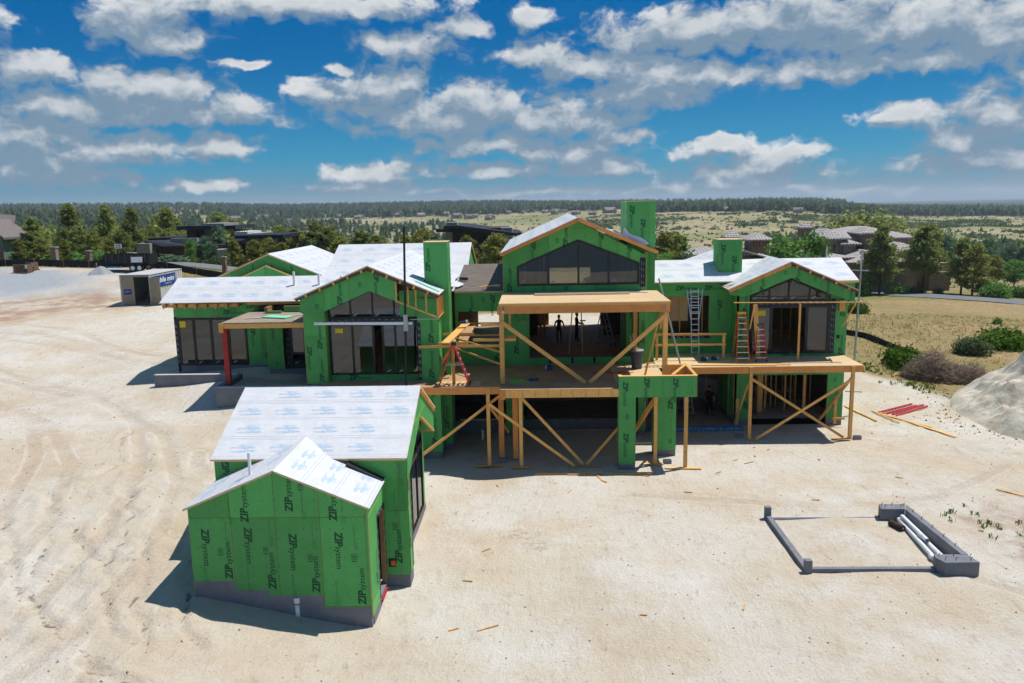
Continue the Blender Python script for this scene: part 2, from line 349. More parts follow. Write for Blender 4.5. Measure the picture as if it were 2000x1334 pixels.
def wall(parent, N, at, outline, holes=(), pitch=(1.22, 2.44), off=(0, 0), letters=0.8, back=0.14, name='wall', skin='zip', panel='sheathing_panel', seed=0, fixed=None, t=0.014):
    """a framed wall: (u, v) outline where u is world X (N along Y) or Y (N along X); `at` is the plane's coordinate"""
    rd = random.Random(seed*77+int(abs(at)*100)); N = Vector(N); R = Vector((0,0,1)).cross(N)
    ax = 0 if abs(N.y) > 0.5 else 1
    def p3(u, v, d=0.0):
        q = Vector((u, at, v)) if ax == 0 else Vector((at, u, v)); return q + N*d
    rsgn = R.x if ax == 0 else R.y
    pieces = [outline]
    for h in holes: pieces = [r for p in pieces for r in subtract(p, h)]
    bk = MB()
    for p in pieces: bk.prism([p3(u, v, -t-0.002) for u, v in p], -N*back)
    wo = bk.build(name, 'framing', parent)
    us = [p[0] for p in outline]; vs = [p[1] for p in outline]
    i0 = math.floor((min(us)-off[0])/pitch[0]); i1 = math.ceil((max(us)-off[0])/pitch[0])
    j0 = math.floor((min(vs)-off[1])/pitch[1]); j1 = math.ceil((max(vs)-off[1])/pitch[1])
    G_ = 0.007; placed = []
    for i in range(i0, i1):
        for j in range(j0, j1):
            x0, x1, y0, y1 = off[0]+i*pitch[0]+G_, off[0]+(i+1)*pitch[0]-G_, off[1]+j*pitch[1]+G_, off[1]+(j+1)*pitch[1]-G_
            cell = []
            for p in pieces:
                q = clip(clip(clip(clip(p, -1, 0, -x0), 1, 0, x1), 0, -1, -y0), 0, 1, y1)
                if len(q) > 2 and abs(area(q)) > 0.004: cell.append(q)
            if not cell: continue
            b = MB()
            for q in cell: b.prism([p3(u, v) for u, v in q], -N*t, 0, 1)
            b.build(panel, [skin, 'zip_edge'], wo)
            if letters and skin == 'zip' and fixed is None:
                for (fx, fz) in [(0.22, 0.72), (0.72, 0.28), (0.5, 0.5)]:
                    if rd.random() > letters: continue
                    cx = x0+fx*(x1-x0)+rd.uniform(-.06, .06); cz = y0+fz*(y1-y0)+rd.uniform(-.2, .2)
                    L, Hh = ZIP_SZ[0]*0.5+.02, ZIP_SZ[1]*0.5+.01
                    done = False
                    if any(abs(cx-a_) < .4 and abs(cz-b_) < 1.3 for a_, b_ in placed): continue
                    for dz in (0, .35, -.35, .7, -.7):
                        if all(inside(cell, cx+sx*Hh, cz+dz+sz*L) for sx in (-1, 0, 1) for sz in (-1, -.5, 0, .5, 1)):
                            d = rd.choice((1, -1)); place_flat(ZIP_ME, 'brand_print', wo, p3(cx, cz+dz, .002), (0, 0, d), N); done = True; placed.append((cx, cz+dz)); break
                    if not done:
                        ok = all(inside(cell, cx+sx*L*.55, cz+sz*Hh) for sx in (-1, 0, 1) for sz in (-1, 1))
                        if ok: place_flat(STAMP_ME, 'grade_stamp', wo, p3(cx, cz, .002), R, N)
                    cx2 = cx+0.36*rd.choice((1, -1)); L = FINE_SZ[0]/2
                    if all(inside(cell, cx2+sx*.08, cz+sz*L) for sx in (-1, 1) for sz in (-1, 0, 1)):
                        place_flat(FINE_ME, 'fine_print', wo, p3(cx2, cz, .002), (0, 0, 1), N)
    if fixed:
        for (kind, u, v, d) in fixed:
            me = {'Z': ZIP_ME, 'F': FINE_ME, 'S': STAMP_ME}[kind]; nm = {'Z': 'brand_print', 'F': 'fine_print', 'S': 'grade_stamp'}[kind]
            pr = place_flat(me, nm, wo, p3(u, v, .002), R if d == 0 else (0, 0, d), N)
            hs_ = (ZIP_SZ[0]/2+.01, ZIP_SZ[1]/2) if d == 0 else (ZIP_SZ[1]/2, ZIP_SZ[0]/2+.01)
            if kind == 'Z' and not all(inside([outline], u+a_*hs_[0], v+b_*hs_[1]) for a_ in (-1, 1) for b_ in (-1, 1)):   # print cut off at the panel's edge
                bm_ = bmesh.new(); bm_.from_mesh(me); bm_.transform(pr.matrix_basis); sg = 1 if area(outline) > 0 else -1
                for (p_, q_) in zip(outline, outline[1:]+outline[:1]):
                    a3, b3 = p3(*p_), p3(*q_); no = p3(sg*(q_[1]-p_[1]), -sg*(q_[0]-p_[0]))-p3(0, 0)
                    bmesh.ops.bisect_plane(bm_, geom=bm_.verts[:]+bm_.edges[:]+bm_.faces[:], plane_co=a3, plane_no=no, clear_outer=True)
                m3 = bpy.data.meshes.new(nm); bm_.to_mesh(m3); bm_.free(); m3.materials.append(MATS['ink']); pr.data = m3; pr.matrix_basis = Matrix.Identity(4)
                if not m3.polygons: bpy.data.objects.remove(pr)
    return wo
# ------------------------------------------------------------------ roofs
def emblem_mesh():
    b = MB()
    body = [(-.36,.0),(-.30,.05),(-.22,.03),(-.10,.07),(-.04,.15),(.02,.085),(.16,.08),(.30,.045),(.37,.0),(.28,-.02),(.14,-.035),(.08,-.11),(.03,-.04),(-.12,-.025),(-.24,-.01),(-.31,-.05)]
    def shark(dx, dy, s):
        P = [(x*s+dx, y*s+dy, 0) for x, y in body]
        tri = [(0,1,2),(0,2,14),(15,0,14),(14,2,3),(14,3,13),(13,3,5),(3,4,5),(13,5,6),(12,13,6),(12,6,10),(12,10,11),(10,6,7),(10,7,9),(9,7,8)]
        b.add(P, [t[::-1] for t in tri])
    shark(0, .05, 1.2); shark(.2, -.12, .8)
    for (x0, x1, y) in [(-.42,-.05,-.14),(-.30,.10,-.19),(.0,.42,-.17),(-.2,.3,.2)]:
        b.add([(x0,y,0),(x1,y+.01,0),(x1,y+.028,0),(x0,y+.018,0)], [(0,1,2,3)])
    return b.mesh('roof_print', 'membrane_print')
EMB = emblem_mesh()
def roof(parent, eL, eR, rR, rL, n=3, name='roof', skin='membrane', t=0.10, prints=1.35, under='osb', edge=None, seed=0):
    eL, eR, rR, rL = map(Vector, (eL, eR, rR, rL))
    nr = (eR-eL).cross(rL-eL)
    if nr.length < 1e-6: nr = (eR-eL).cross(rR-eL)
    nr.normalize()
    if nr.z < 0: nr = -nr
    ro = MB().prism([eL, eR, rR, rL] if (rR-rL).length > 1e-4 else [eL, eR, rR], -nr*t).build(name, under, parent)
    rd = random.Random(seed)
    pt = lambda u, v: (eL*(1-u)+eR*u)*(1-v) + (rL*(1-u)+rR*u)*v
    for k in range(n):
        v0, v1 = k/n, min(1.0, (k+1)/n + (0.015 if k < n-1 else 0)); o = nr*(0.004+0.003*(k % 2)+0.0004*k)
        q = [pt(0, v0), pt(1, v0), pt(1, v1), pt(0, v1)]
        if (q[2]-q[3]).length < 1e-4: q = q[:3]
        MB().prism([p+o for p in q], nr*0.006).build('underlayment_course' if skin == 'membrane' else 'felt_course', skin, ro)
        if skin == 'membrane' and prints:
            for vv in (v0+.06/n, v0+.16/n):  # printed lap lines, darker in place of the shadow the thin laps lack
                a_, c_ = pt(0, vv), pt(1, vv); w_ = (pt(0, 1)-pt(0, 0)).normalized()*.014
                if (c_-a_).length > .5: MB().prism([a_+o+nr*.0062, c_+o+nr*.0062, c_+o+w_+nr*.0062, a_+o+w_+nr*.0062], nr*.001).build('lap_line', 'lap', ro)
        if prints and skin == 'membrane':
            vm = (v0+v1)/2; a, c = pt(0, vm), pt(1, vm); L = (c-a).length; m = int(L/prints); ph = rd.uniform(.2, .8)
            for i in range(m+1):
                u = (i+ph)*prints/L
                if u*L < .5 or u*L > L-.5: continue
                place_flat(EMB, 'roof_print', ro, pt(u, vm)+o+nr*0.009, (c-a), nr)
    return ro
def gable_roof_y(parent, xr, zr, y0, y1, xl, zl, xR, zR, n=3, **kw):     # ridge along Y
    roof(parent, (xl, y0, zl), (xl, y1, zl), (xr, y1, zr), (xr, y0, zr), n, **kw)
    roof(parent, (xR, y1, zR), (xR, y0, zR), (xr, y0, zr), (xr, y1, zr), n, seed=3, **kw)
def gable_roof_x(parent, yr, zr, x0, x1, yf, zf, yb, zb, n=3, **kw):     # ridge along X
    roof(parent, (x0, yf, zf), (x1, yf, zf), (x1, yr, zr), (x0, yr, zr), n, **kw)
    roof(parent, (x1, yb, zb), (x0, yb, zb), (x0, yr, zr), (x1, yr, zr), n, seed=5, **kw)
# ------------------------------------------------------------------ windows (in a plane of constant Y, or of constant X)
def window(parent, axis, at, poly_or_rect, mull=(), fw=0.07, depth=0.1, n=-1, glass='glass', rails=(), name='window', stickers=True, open_panes=()):
    """poly: convex list of (u, v); mull: u positions of vertical bars; rails: v positions"""
    P = poly_or_rect
    if len(P) == 4 and not isinstance(P[0], tuple): u0, u1, v0, v1 = P; P = [(u0,v0),(u1,v0),(u1,v1),(u0,v1)]
    p3 = (lambda u, v, d=0: Vector((u, at+n*d, v))) if axis == 'y' else (lambda u, v, d=0: Vector((at+n*d, u, v)))
    vec = p3(0, 0, -depth)-p3(0, 0, 0)
    if area(P) < 0: P = P[::-1]
    us = [p[0] for p in P]
    cuts = [min(us)]+list(mull)+[max(us)]
    inner = P
    for i in range(len(P)):
        p, q = P[i], P[(i+1) % len(P)]; nx, ny = q[1]-p[1], -(q[0]-p[0]); L = math.hypot(nx, ny); nx /= L; ny /= L
        inner = clip(inner, nx, ny, nx*p[0]+ny*p[1]-fw)
    b = MB()
    for pc in subtract(P, inner): b.prism([p3(u, v) for u, v in pc], vec)
    vs = [p[1] for p in inner]
    for m in mull:
        s = clip(clip(inner, 1, 0, m+fw*.6), -1, 0, -(m-fw*.6))
        if len(s) > 2: b.prism([p3(u, v, -.004) for u, v in s], vec*.9)
    for r in rails:
        s = clip(clip(inner, 0, 1, r+fw*.5), 0, -1, -(r-fw*.5))
        if len(s) > 2: b.prism([p3(u, v, -.006) for u, v in s], vec*.85)
    wo = b.build(name, 'frame_black', parent)
    vb = [min(vs)]+list(rails)+[max(vs)]
    for i in range(len(cuts)-1):
        if i in open_panes: continue
        for j in range(len(vb)-1):
            s = clip(clip(inner, 1, 0, cuts[i+1]-(fw*.6 if i < len(cuts)-2 else 0)), -1, 0, -(cuts[i]+(fw*.6 if i else 0)))
            s = clip(clip(s, 0, 1, vb[j+1]), 0, -1, -vb[j])
            if len(s) < 3 or abs(area(s)) < .01: continue
            MB().prism([p3(u, v, -depth*.45) for u, v in s], vec*.08).build('pane', glass, wo)
            if stickers and j == 0:
                u0 = min(p[0] for p in s)+.03; w0 = min(p[1] for p in s)+.03
                MB().prism([p3(u, v, -depth*.40) for u, v in [(u0,w0),(u0+.16,w0),(u0+.16,w0+.1),(u0+.3,w0+.1),(u0+.3,w0+.16),(u0,w0+.22)][:4]], vec*.02).build('corner_sticker', 'sticker_mint', wo)
    return wo
def tape(parent, axis, at, u0, u1, v0, v1, n=-1):
    """black flashing tape with white print dashes along it"""
    p3 = (lambda u, v, d=0: Vector((u, at+n*d, v))) if axis == 'y' else (lambda u, v, d=0: Vector((at+n*d, u, v)))
    vec = p3(0, 0, .004)-p3(0, 0, 0)
    o = MB().prism([p3(u0,v0,.004),p3(u1,v0,.004),p3(u1,v1,.004),p3(u0,v1,.004)], vec).build('flashing_tape', 'tape', parent)
    b = MB(); vert = (v1-v0) > (u1-u0); L = (v1-v0) if vert else (u1-u0); k = 0.15
    while k < L-.3:
        for (r, ln) in ((.28, .18), (.66, .12)):
            if vert:
                a = u0+r*(u1-u0); q = [(a,v0+k),(a+.014,v0+k),(a+.014,v0+k+ln),(a,v0+k+ln)]
            else:
                a = v0+r*(v1-v0); q = [(u0+k,a),(u0+k+ln,a),(u0+k+ln,a+.014),(u0+k,a+.014)]
            b.prism([p3(u, v, .010) for u, v in q], vec*.2)
        k += .34
    if b.v: tag(b.build('tape_print', 'tape_print', o), kind='stuff')
    return o
# ================================================================== terrain
GROUND_PTS = [(-4.5,30,0),(-4.2,33,0),(-5.5,35,0),(-7.5,36,.5),(-4,38,0),(-3,26,0),  # surveyed heights round the site
 (-5.4,22.5,0),(-10.9,22.5,1.0),(-11.5,27,1.35),(-12.5,32,1.8),(-16.4,38,2.75),(-21,41.5,3.15),(-20.8,46,3.6),(-13,40,3.45),(-28,42,3.1),(-16,26,1.9),(-16,20,1.4),(-25,22,2.2),(-25,32,2.8),
 (-36,30,3.0),(-50,30,3.3),(-34,50,4.0),(-50,50,4.4),(-34.8,64.8,4.85),(-30,64,4.8),(-50,76,5.5),(-42,82,6.6),(-60,82,7.2),(-90,82,7.6),(-90,50,5.0),(-90,20,3.5),(-60,95,6.6),(-24,72,4.6),(-24,60,4.2),
 (-10,62,3.9),(2,60,3.85),(10,62,3.2),(18,60,1.4),(-6,80,3.6),(10,80,2.2),(-30,95,5.5),(0,100,1.5),
 (-5,14,0),(5,14,-.1),(15,14,-.1),(5,26,0),(14,26,0),(0,34,0),(8,38,0),(17,44,0),(19,50,.1),(22,42,0),(30,40,-.1),(20,30,0),(30,25,0),(45,30,-.2),(70,30,-1),(26,54,0),(27,60,.1),(30,67,0),(28,74,.1),(36,67,-.4),(47,80,-.7),
 (47,117,-1),(66,110,-2.0),(60,95,-1.4),(90,90,-3),(100,60,-2.5),(45,55,-.4),(60,60,-1.2),(-16,10,1.0),(-40,5,2.2),(40,5,-.3)]
_P = np.array([p[:2] for p in GROUND_PTS], float); _Z = np.array([p[2] for p in GROUND_PTS], float)
def _phi(r2): return 0.5*r2*np.log(np.maximum(r2, 1e-9))
_n = len(_P); _A = np.zeros((_n+3, _n+3)); _d2 = ((_P[:,None]-_P[None])**2).sum(-1); _A[:_n,:_n] = _phi(_d2)+np.eye(_n)*0.8
_A[:_n,_n] = 1; _A[:_n,_n+1:] = _P; _A[_n,:_n] = 1; _A[_n+1:,:_n] = _P.T
_c = np.linalg.solve(_A, np.concatenate([_Z, np.zeros(3)]))
def tps(x, y):
    s = np.zeros(x.shape)
    for i in range(_n): s += _c[i]*_phi((x-_P[i,0])**2+(y-_P[i,1])**2)
    return s+_c[_n]+_c[_n+1]*x+_c[_n+2]*y
# far land: per direction (px of the photograph) a profile of heights over distance
FAR_D = np.array([70,100,130,200,350,600,900,1300,1800,2500,6000,14000.])
FAR_X = np.array([-3000,-600,0,300,600,900,1200,1500,1800,2100,2600,5000.])
FAR_Z = np.array([
 [6,6,5,0,-6,-6,0,6,12,16,20,10],[6.5,6.5,5,-1,-6,-4,2,8,13,18,22,10],[6.2,7.0,5.0,-2,-6,-1,5,9,14,20,24,10],[5.2,6.3,5.4,-2,-6,-3,1,6,11,18,22,10],
 [4,3.4,1,-7,-12,-12,-11,-6,3,8,6,0],[3.6,1.6,-1,-9,-12,-12,-11.5,-5,4,7,2,-10],[2.2,0,-4,-10,-10,-7.5,-3,-3,-1,-2,-34,-120],[1,-1,-3,-9,-9,-7,-3.2,-3.2,-2.5,-4,-48,-130],
 [0,-1.5,-2.4,-5,-8,-9.5,-13,-17,-16,-18,-45,-110],[-.5,-2,-3,-5,-8,-10,-14,-20,-22,-24,-36,-110],[-1,-3,-4,-6,-9,-12,-16,-22,-24,-24,-30,-110],[-2,-4,-5,-8,-12,-14,-18,-22,-24,-24,-20,-30]])
_AZ = np.arctan((FAR_X-1057)/F_PX)
def far_z(x, y):
    D = np.clip(np.hypot(x, np.maximum(y, 1)), 70, 13999); a = np.clip(np.arctan2(x, np.maximum(y, 1.0)), _AZ[0]+1e-6, _AZ[-1]-1e-6)
    ld = np.log(D); LD = np.log(FAR_D); i = np.clip(np.searchsorted(LD, ld)-1, 0, len(LD)-2); t = (ld-LD[i])/(LD[i+1]-LD[i]); t = t*t*(3-2*t)
    j = np.clip(np.searchsorted(_AZ, a)-1, 0, len(_AZ)-2); s = (a-_AZ[j])/(_AZ[j+1]-_AZ[j]); s = s*s*(3-2*s)
    z = lambda jj: FAR_Z[jj, i]*(1-t)+FAR_Z[jj, i+1]*t
    return z(j)*(1-s)+z(j+1)*s
def _hash(i, j, k): 
    h = (i*374761393+j*668265263+k*2147483647) & 0x7fffffff; h = (h ^ (h >> 13))*1274126177 & 0x7fffffff; return ((h ^ (h >> 16)) & 0xffff)/65535.0
def vnoise(x, y, k=0):
    i, j = np.floor(x).astype(np.int64), np.floor(y).astype(np.int64); u, v = x-i, y-j; u = u*u*(3-2*u); v = v*v*(3-2*v)
    return (_hash(i,j,k)*(1-u)+_hash(i+1,j,k)*u)*(1-v)+(_hash(i,j+1,k)*(1-u)+_hash(i+1,j+1,k)*u)*v
def sstep(a, b, x): t = np.clip((x-a)/(b-a), 0, 1); return t*t*(3-2*t)
def ground_z(x, y, detail=True):
    x = np.asarray(x, float); y = np.asarray(y, float)
    D = np.hypot(x, y); k = sstep(75, 115, np.maximum(D, 0))
    z = tps(np.clip(x, -95, 100), np.clip(y, 0, 120))*(1-k)+far_z(x, y)*k
    if detail:
        z += (vnoise(x/3, y/3, 1)-.5)*.16 + (vnoise(x/0.9, y/0.9, 2)-.5)*.05 + (vnoise(x/40, y/40, 3)-.5)*3.0*sstep(250, 600, D) + (vnoise(x/9, y/9, 4)-.5)*.35*sstep(30, 60, D)
        ch = np.exp(-(((x+15)/4.5)**2+((y-27)/8)**2))+np.exp(-(((x-22)/4)**2+((y-42)/6)**2))+.8*np.exp(-(((x+48)/16)**2+((y-60)/5)**2))
        z += ch*((vnoise(x/.45, y/.45, 41)-.5)*.13+(vnoise(x/1.8, y/1.8, 42)-.5)*.10)
        # wheel ruts of the delivery trucks, left of the small building
        for pts, dep in RUTS:
            d = np.full(x.shape, 9.0)
            for (x0, y0), (x1, y1) in zip(pts, pts[1:]):
                vx, vy = x1-x0, y1-y0; t = np.clip(((x-x0)*vx+(y-y0)*vy)/(vx*vx+vy*vy), 0, 1); d = np.minimum(d, np.hypot(x-x0-t*vx, y-y0-t*vy))
            z += -dep*.75*np.exp(-(d/.28)**2)+dep*.45*np.exp(-((d-.55)/.22)**2)
        if detail:
            cdv = crack_d(x, y); brk = sstep(.25, .6, vnoise(x/1.1, y/1.1, 53)); z += brk*(-.11*np.exp(-(cdv/.11)**2)+.07*np.exp(-((cdv-.32)/.22)**2))
    foot = (x > -6.3) & (x < 17.3) & (y > 35.8) & (y < 50.5)
    z = np.where(foot, np.minimum(z, 0.0), z)
    foot2 = (x > -6.3) & (x < 17.3) & (y >= 50.5) & (y < 58)
    z = np.where(foot2, np.minimum(z, 3.4), z)
    return z
def rut(pts, n=10, w=0.0):
    return pts
RUTS = [([(-17,17),(-16.6,21),(-17.4,26),(-19.5,31),(-23.5,36),(-30,40),(-42,44)], .03), ([(-18.8,17),(-18.4,21),(-19.3,26.4),(-21.5,31.8),(-25,37),(-31,41.4),(-43,45.6)], .03), ([(-11.9,17.5),(-11.6,20),(-12.3,24),(-13.2,28),(-15,33)], .03), ([(-24,22),(-30,29),(-42,35),(-60,38)], .04), ([(-25.6,23),(-31.4,30.4),(-43,36.8),(-61,40)], .04), ([(-22,46),(-30,50),(-44,54),(-62,57)], .04), ([(-23,48),(-31,52),(-45,56.2),(-62,59)], .04), ([(-13.6,18),(-13.0,21),(-13.2,25),(-14.6,30),(-17.5,35),(-22,39),(-30,43),(-45,48)], .07), ([(-15.4,18),(-15.0,21),(-15.2,25.5),(-16.6,31),(-19.5,36.5),(-24,40.8),(-32,45),(-46,50)], .07),
        ([(-12.2,19),(-12.4,22),(-12.9,26.5),(-14,30)], .05), ([(-20,19),(-22,27),(-28,34),(-40,40)], .05), ([(-21.8,19),(-23.8,27.6),(-29.5,35),(-41,41.6)], .05),
        ([(-25,47),(-33,53),(-45,58),(-60,62)], .06), ([(-26,49.5),(-34,55.5),(-46,60.2),(-62,64)], .06), ([(22,37),(17,33),(12,32),(4,33.5)], .035), ([(22,22),(20,27),(22,33),(27,38)], .05), ([(14.6,25.5),(16.2,23.5),(17.2,20.5),(17.5,17)], .09)]
def _pg(*L): return [tuple(G(px, py, z)[:2]) for px, py, z in L]
CRACKS = [_pg((140,1228,1.3),(161,1260,1.2),(180,1280,1.2),(208,1304,1.1),(255,1322,1.0),(302,1320,.95)), _pg((255,978,1.7),(260,1025,1.6),(229,1067,1.6),(208,1103,1.5),(206,1140,1.5),(193,1166,1.45)), _pg((172,1080,1.6),(200,1109,1.5)),
          _pg((99,978,1.9),(107,1036,1.8),(78,1098,1.7),(68,1140,1.7),(78,1202,1.5),(120,1234,1.4)), _pg((375,1135,1.1),(362,1166,1.05),(367,1223,.95),(390,1260,.9)), _pg((182,947,1.9),(240,926,1.9),(243,864,2.1)), _pg((250,970,1.7),(340,938,1.6)), _pg((0,1025,2.0),(40,1140,1.8),(68,1160,1.7)), _pg((275,1050,1.5),(285,1100,1.4),(262,1170,1.3),(290,1260,1.1)), _pg((150,1040,1.7),(160,1085,1.6),(135,1140,1.6)), _pg((200,1166,1.45),(215,1220,1.3),(250,1250,1.2))]
def crack_d(x, y):
    xw = x+(vnoise(x/.6, y/.6, 51)-.5)*.5; yw = y+(vnoise(x/.6+9, y/.6, 52)-.5)*.5; d = np.full(x.shape, 9.0)
    for pts in CRACKS:
        for (x0, y0), (x1, y1) in zip(pts, pts[1:]):
            vx, vy = x1-x0, y1-y0; t = np.clip(((xw-x0)*vx+(yw-y0)*vy)/(vx*vx+vy*vy), 0, 1); d = np.minimum(d, np.hypot(xw-x0-t*vx, yw-y0-t*vy))
    return d
def gz(x, y): return float(ground_z(np.array([x]), np.array([y]))[0])
def axis_coords(lo, a, b, hi, step, g):
    c = list(np.arange(a, b+1e-6, step)); s = step
    while c[-1] < hi: s *= g; c.append(c[-1]+s)
    s = step
    while c[0] > lo: s *= g; c.insert(0, c[0]-s)
    return np.array(c)
gx = axis_coords(-9000, -30, 32, 9000, 0.33, 1.055); gy = axis_coords(-60, 16, 62, 14000, 0.33, 1.05)
gx = np.unique(np.concatenate([gx[(gx < -22) | (gx > -8)], np.arange(-22, -8, .14)])); gy = np.unique(np.concatenate([gy[(gy < 17) | (gy > 34)], np.arange(17, 34, .15)]))
XX, YY = np.meshgrid(gx, gy); ZZ = ground_z(XX, YY)
nx_, ny_ = len(gx), len(gy)
gm = bpy.data.meshes.new('ground'); gm.vertices.add(nx_*ny_)
gm.vertices.foreach_set('co', np.stack([XX, YY, ZZ], -1).astype(np.float32).ravel())
ii = np.arange((ny_-1)*(nx_-1)); r_, c_ = ii//(nx_-1), ii % (nx_-1); v0 = r_*nx_+c_
loops = np.stack([v0, v0+1, v0+1+nx_, v0+nx_], -1).ravel().astype(np.int32)
gm.loops.add(len(loops)); gm.loops.foreach_set('vertex_index', loops)
gm.polygons.add(len(ii)); gm.polygons.foreach_set('loop_start', (np.arange(len(ii))*4).astype(np.int32)); gm.polygons.foreach_set('loop_total', np.full(len(ii), 4, np.int32))
gm.polygons.foreach_set('use_smooth', np.ones(len(ii), bool)); gm.update(calc_edges=True)
# what grows or lies where (masks in world space)
SITE = [(-400,-80),(-400,83),(-60,84),(-46,83.5),(-40,80),(-31,72),(-24,64),(-12,62.5),(4,64),(16,63),(21.5,62),(24,58),(25.6,53.5),(26,49),(30,50),(40,50),(60,44),(120,30),(300,-80)]
def poly_sd(x, y, poly):
    d = np.full(x.shape, 1e9); ins = np.zeros(x.shape, bool); n = len(poly)
    for i in range(n):
        (x0, y0), (x1, y1) = poly[i], poly[(i+1) % n]; vx, vy = x1-x0, y1-y0
        t = np.clip(((x-x0)*vx+(y-y0)*vy)/(vx*vx+vy*vy), 0, 1); d = np.minimum(d, np.hypot(x-x0-t*vx, y-y0-t*vy))
        c = ((y0 > y) != (y1 > y)) & (x < vx*(y-y0)/(vy if abs(vy) > 1e-9 else 1e-9)+x0); ins ^= c
    return np.where(ins, -d, d)
def attr(name, arr):
    a = gm.attributes.new(name, 'FLOAT', 'POINT'); a.data.foreach_set('value', arr.astype(np.float32).ravel())
sdv = poly_sd(XX, YY, SITE)
attr('sand', sstep(1.2, -1.2, sdv+(vnoise(XX/2.2, YY/2.2, 9)-.5)*3))
def blob(cx, cy, rx, ry, nz=3.0, k=5): return sstep(1.25, .6, np.hypot((XX-cx)/rx, (YY-cy)/ry)+(vnoise(XX/nz, YY/nz, k)-.5)*.6)
attr('gravel', np.maximum(blob(-62, 75, 24, 9), blob(-90, 72, 40, 11)))
attr('reddish', np.maximum.reduce([blob(-48, 62, 10, 5, 2, 6), blob(-41, 66, 7, 5, 2, 7), blob(-60, 57, 12, 4, 2, 8), blob(18.5, 29, 2.4, 3, 1, 9)]))
trk = np.zeros(XX.shape)
for pts, dep in RUTS:
    d = np.full(XX.shape, 9.0)
    for (x0, y0), (x1, y1) in zip(pts, pts[1:]):
        vx, vy = x1-x0, y1-y0; t = np.clip(((XX-x0)*vx+(YY-y0)*vy)/(vx*vx+vy*vy), 0, 1); d = np.minimum(d, np.hypot(XX-x0-t*vx, YY-y0-t*vy))
    trk = np.maximum(trk, np.exp(-(d/.5)**2)*(.4+.6*vnoise(XX/2.5, YY/2.5, 21)))
ch = np.exp(-(((XX+15)/4.5)**2+((YY-27)/8)**2))+np.exp(-(((XX-22)/4)**2+((YY-42)/6)**2))
trk = np.maximum(trk, np.clip(ch, 0, 1)*sstep(.5, .75, vnoise(XX/1.2, YY/1.2, 43)*.6+vnoise(XX/.5, YY/.5, 44)*.4)*.9)
trk = np.maximum(trk*.8, np.exp(-(crack_d(XX, YY)/.45)**2)*.55*vnoise(XX/.8, YY/.8, 54))
attr('track', trk)
dr = np.full(XX.shape, 3.0)
for pts, dep in RUTS:
    for (x0, y0), (x1, y1) in zip(pts, pts[1:]):
        vx, vy = x1-x0, y1-y0; t = np.clip(((XX-x0)*vx+(YY-y0)*vy)/(vx*vx+vy*vy), 0, 1); dr = np.minimum(dr, np.hypot(XX-x0-t*vx, YY-y0-t*vy))
attr('rutd', dr); attr('crackd', np.minimum(crack_d(XX, YY), 3))
attr('stain', np.maximum(blob(-.9, 29.3, .9, .5, .5, 71), blob(-.1, 28.3, .5, .4, .4, 72)))
attr('crack', np.exp(-(crack_d(XX, YY)/.10)**2)*sstep(.3, .6, vnoise(XX/1.1, YY/1.1, 53)))
DD = np.hypot(XX, YY); AZg = np.arctan2(XX, np.maximum(YY, 1))
# irrigated green close to the neighbours and on the far meadow
grn = np.maximum.reduce([blob(4, 108, 26, 16, 5, 17)*.8, blob(-36, 100, 40, 14, 5, 11)*.9, blob(75, 125, 40, 10, 5, 12)*.6, sstep(.55,.75, vnoise(XX/160, YY/60, 13))*sstep(380,500,DD)*sstep(1500,1100,DD)*sstep(.12,-.02,AZg)])
attr('green', grn)
scr = sstep(.58,.70, vnoise(XX/45, YY/45, 15)*.6+vnoise(XX/14, YY/14, 16)*.4)*sstep(160,230,DD)*sstep(1000,800,DD)*sstep(.0,.12,AZg)
attr('scrub', scr)
m = bpy.data.materials.new('ground'); m.use_nodes = True; t = m.node_tree; t.nodes.clear()
bs = nd(t, 'ShaderNodeBsdfPrincipled', {'Roughness': 0.95}); bs.inputs['Specular IOR Level'].default_value = 0.12
nd(t, 'ShaderNodeOutputMaterial', {0: bs.outputs[0]})
tcn = nd(t, 'ShaderNodeTexCoord').outputs['Object']
def A(n): return nd(t, 'ShaderNodeAttribute', attribute_name=n).outputs['Fac']
def NZ(s, d=4.0, r=.6, v=None): return nd(t, 'ShaderNodeTexNoise', {'Vector': v or tcn, 'Scale': s, 'Detail': d, 'Roughness': r}).outputs[0]
sandc = mixc(t, smooth(t, NZ(.13, 5), .38, .62), (.60,.555,.475), (.55,.46,.345))
sandc = mixc(t, mth(t, 'MULTIPLY', smooth(t, NZ(.22, 6, .65), .46, .66), .7), sandc, (.64,.62,.575))
sandc = mixc(t, mth(t, 'MULTIPLY', smooth(t, NZ(1.1, 8, .72), .52, .70), .5), sandc, (.44,.36,.27))
stv = vmth(t, 'MULTIPLY', tcn, (1.0, .28, 1)).outputs[0]
sandc = mixc(t, mth(t, 'MULTIPLY', smooth(t, NZ(2.4, 7, .75, stv), .56, .72), .55), sandc, (.33,.265,.195))
vor = nd(t, 'ShaderNodeTexVoronoi', {'Vector': tcn, 'Scale': 5.0, 'Randomness': 1.0})
fine = smooth(t, NZ(14, 4, .75), .35, .7)
sandc = mixc(t, mth(t, 'MULTIPLY', fine, .22), sandc, (.33,.27,.20))
peb = mth(t, 'MULTIPLY', smooth(t, vor.outputs['Distance'], .10, .05), smooth(t, NZ(.8, 3), .5, .62))
sandc = mixc(t, mth(t, 'MULTIPLY', peb, .8), sandc, (.17,.135,.10))
sandc = mixc(t, mth(t, 'MULTIPLY', A('track'), .34), sandc, (.40,.30,.21))
rutn = mth(t, 'ADD', A('rutd'), mth(t, 'MULTIPLY', mth(t, 'SUBTRACT', NZ(2.2, 5, .7), .5), .35))
rutb = mth(t, 'MULTIPLY', smooth(t, rutn, .30, .20), smooth(t, NZ(.35, 3), .40, .56))
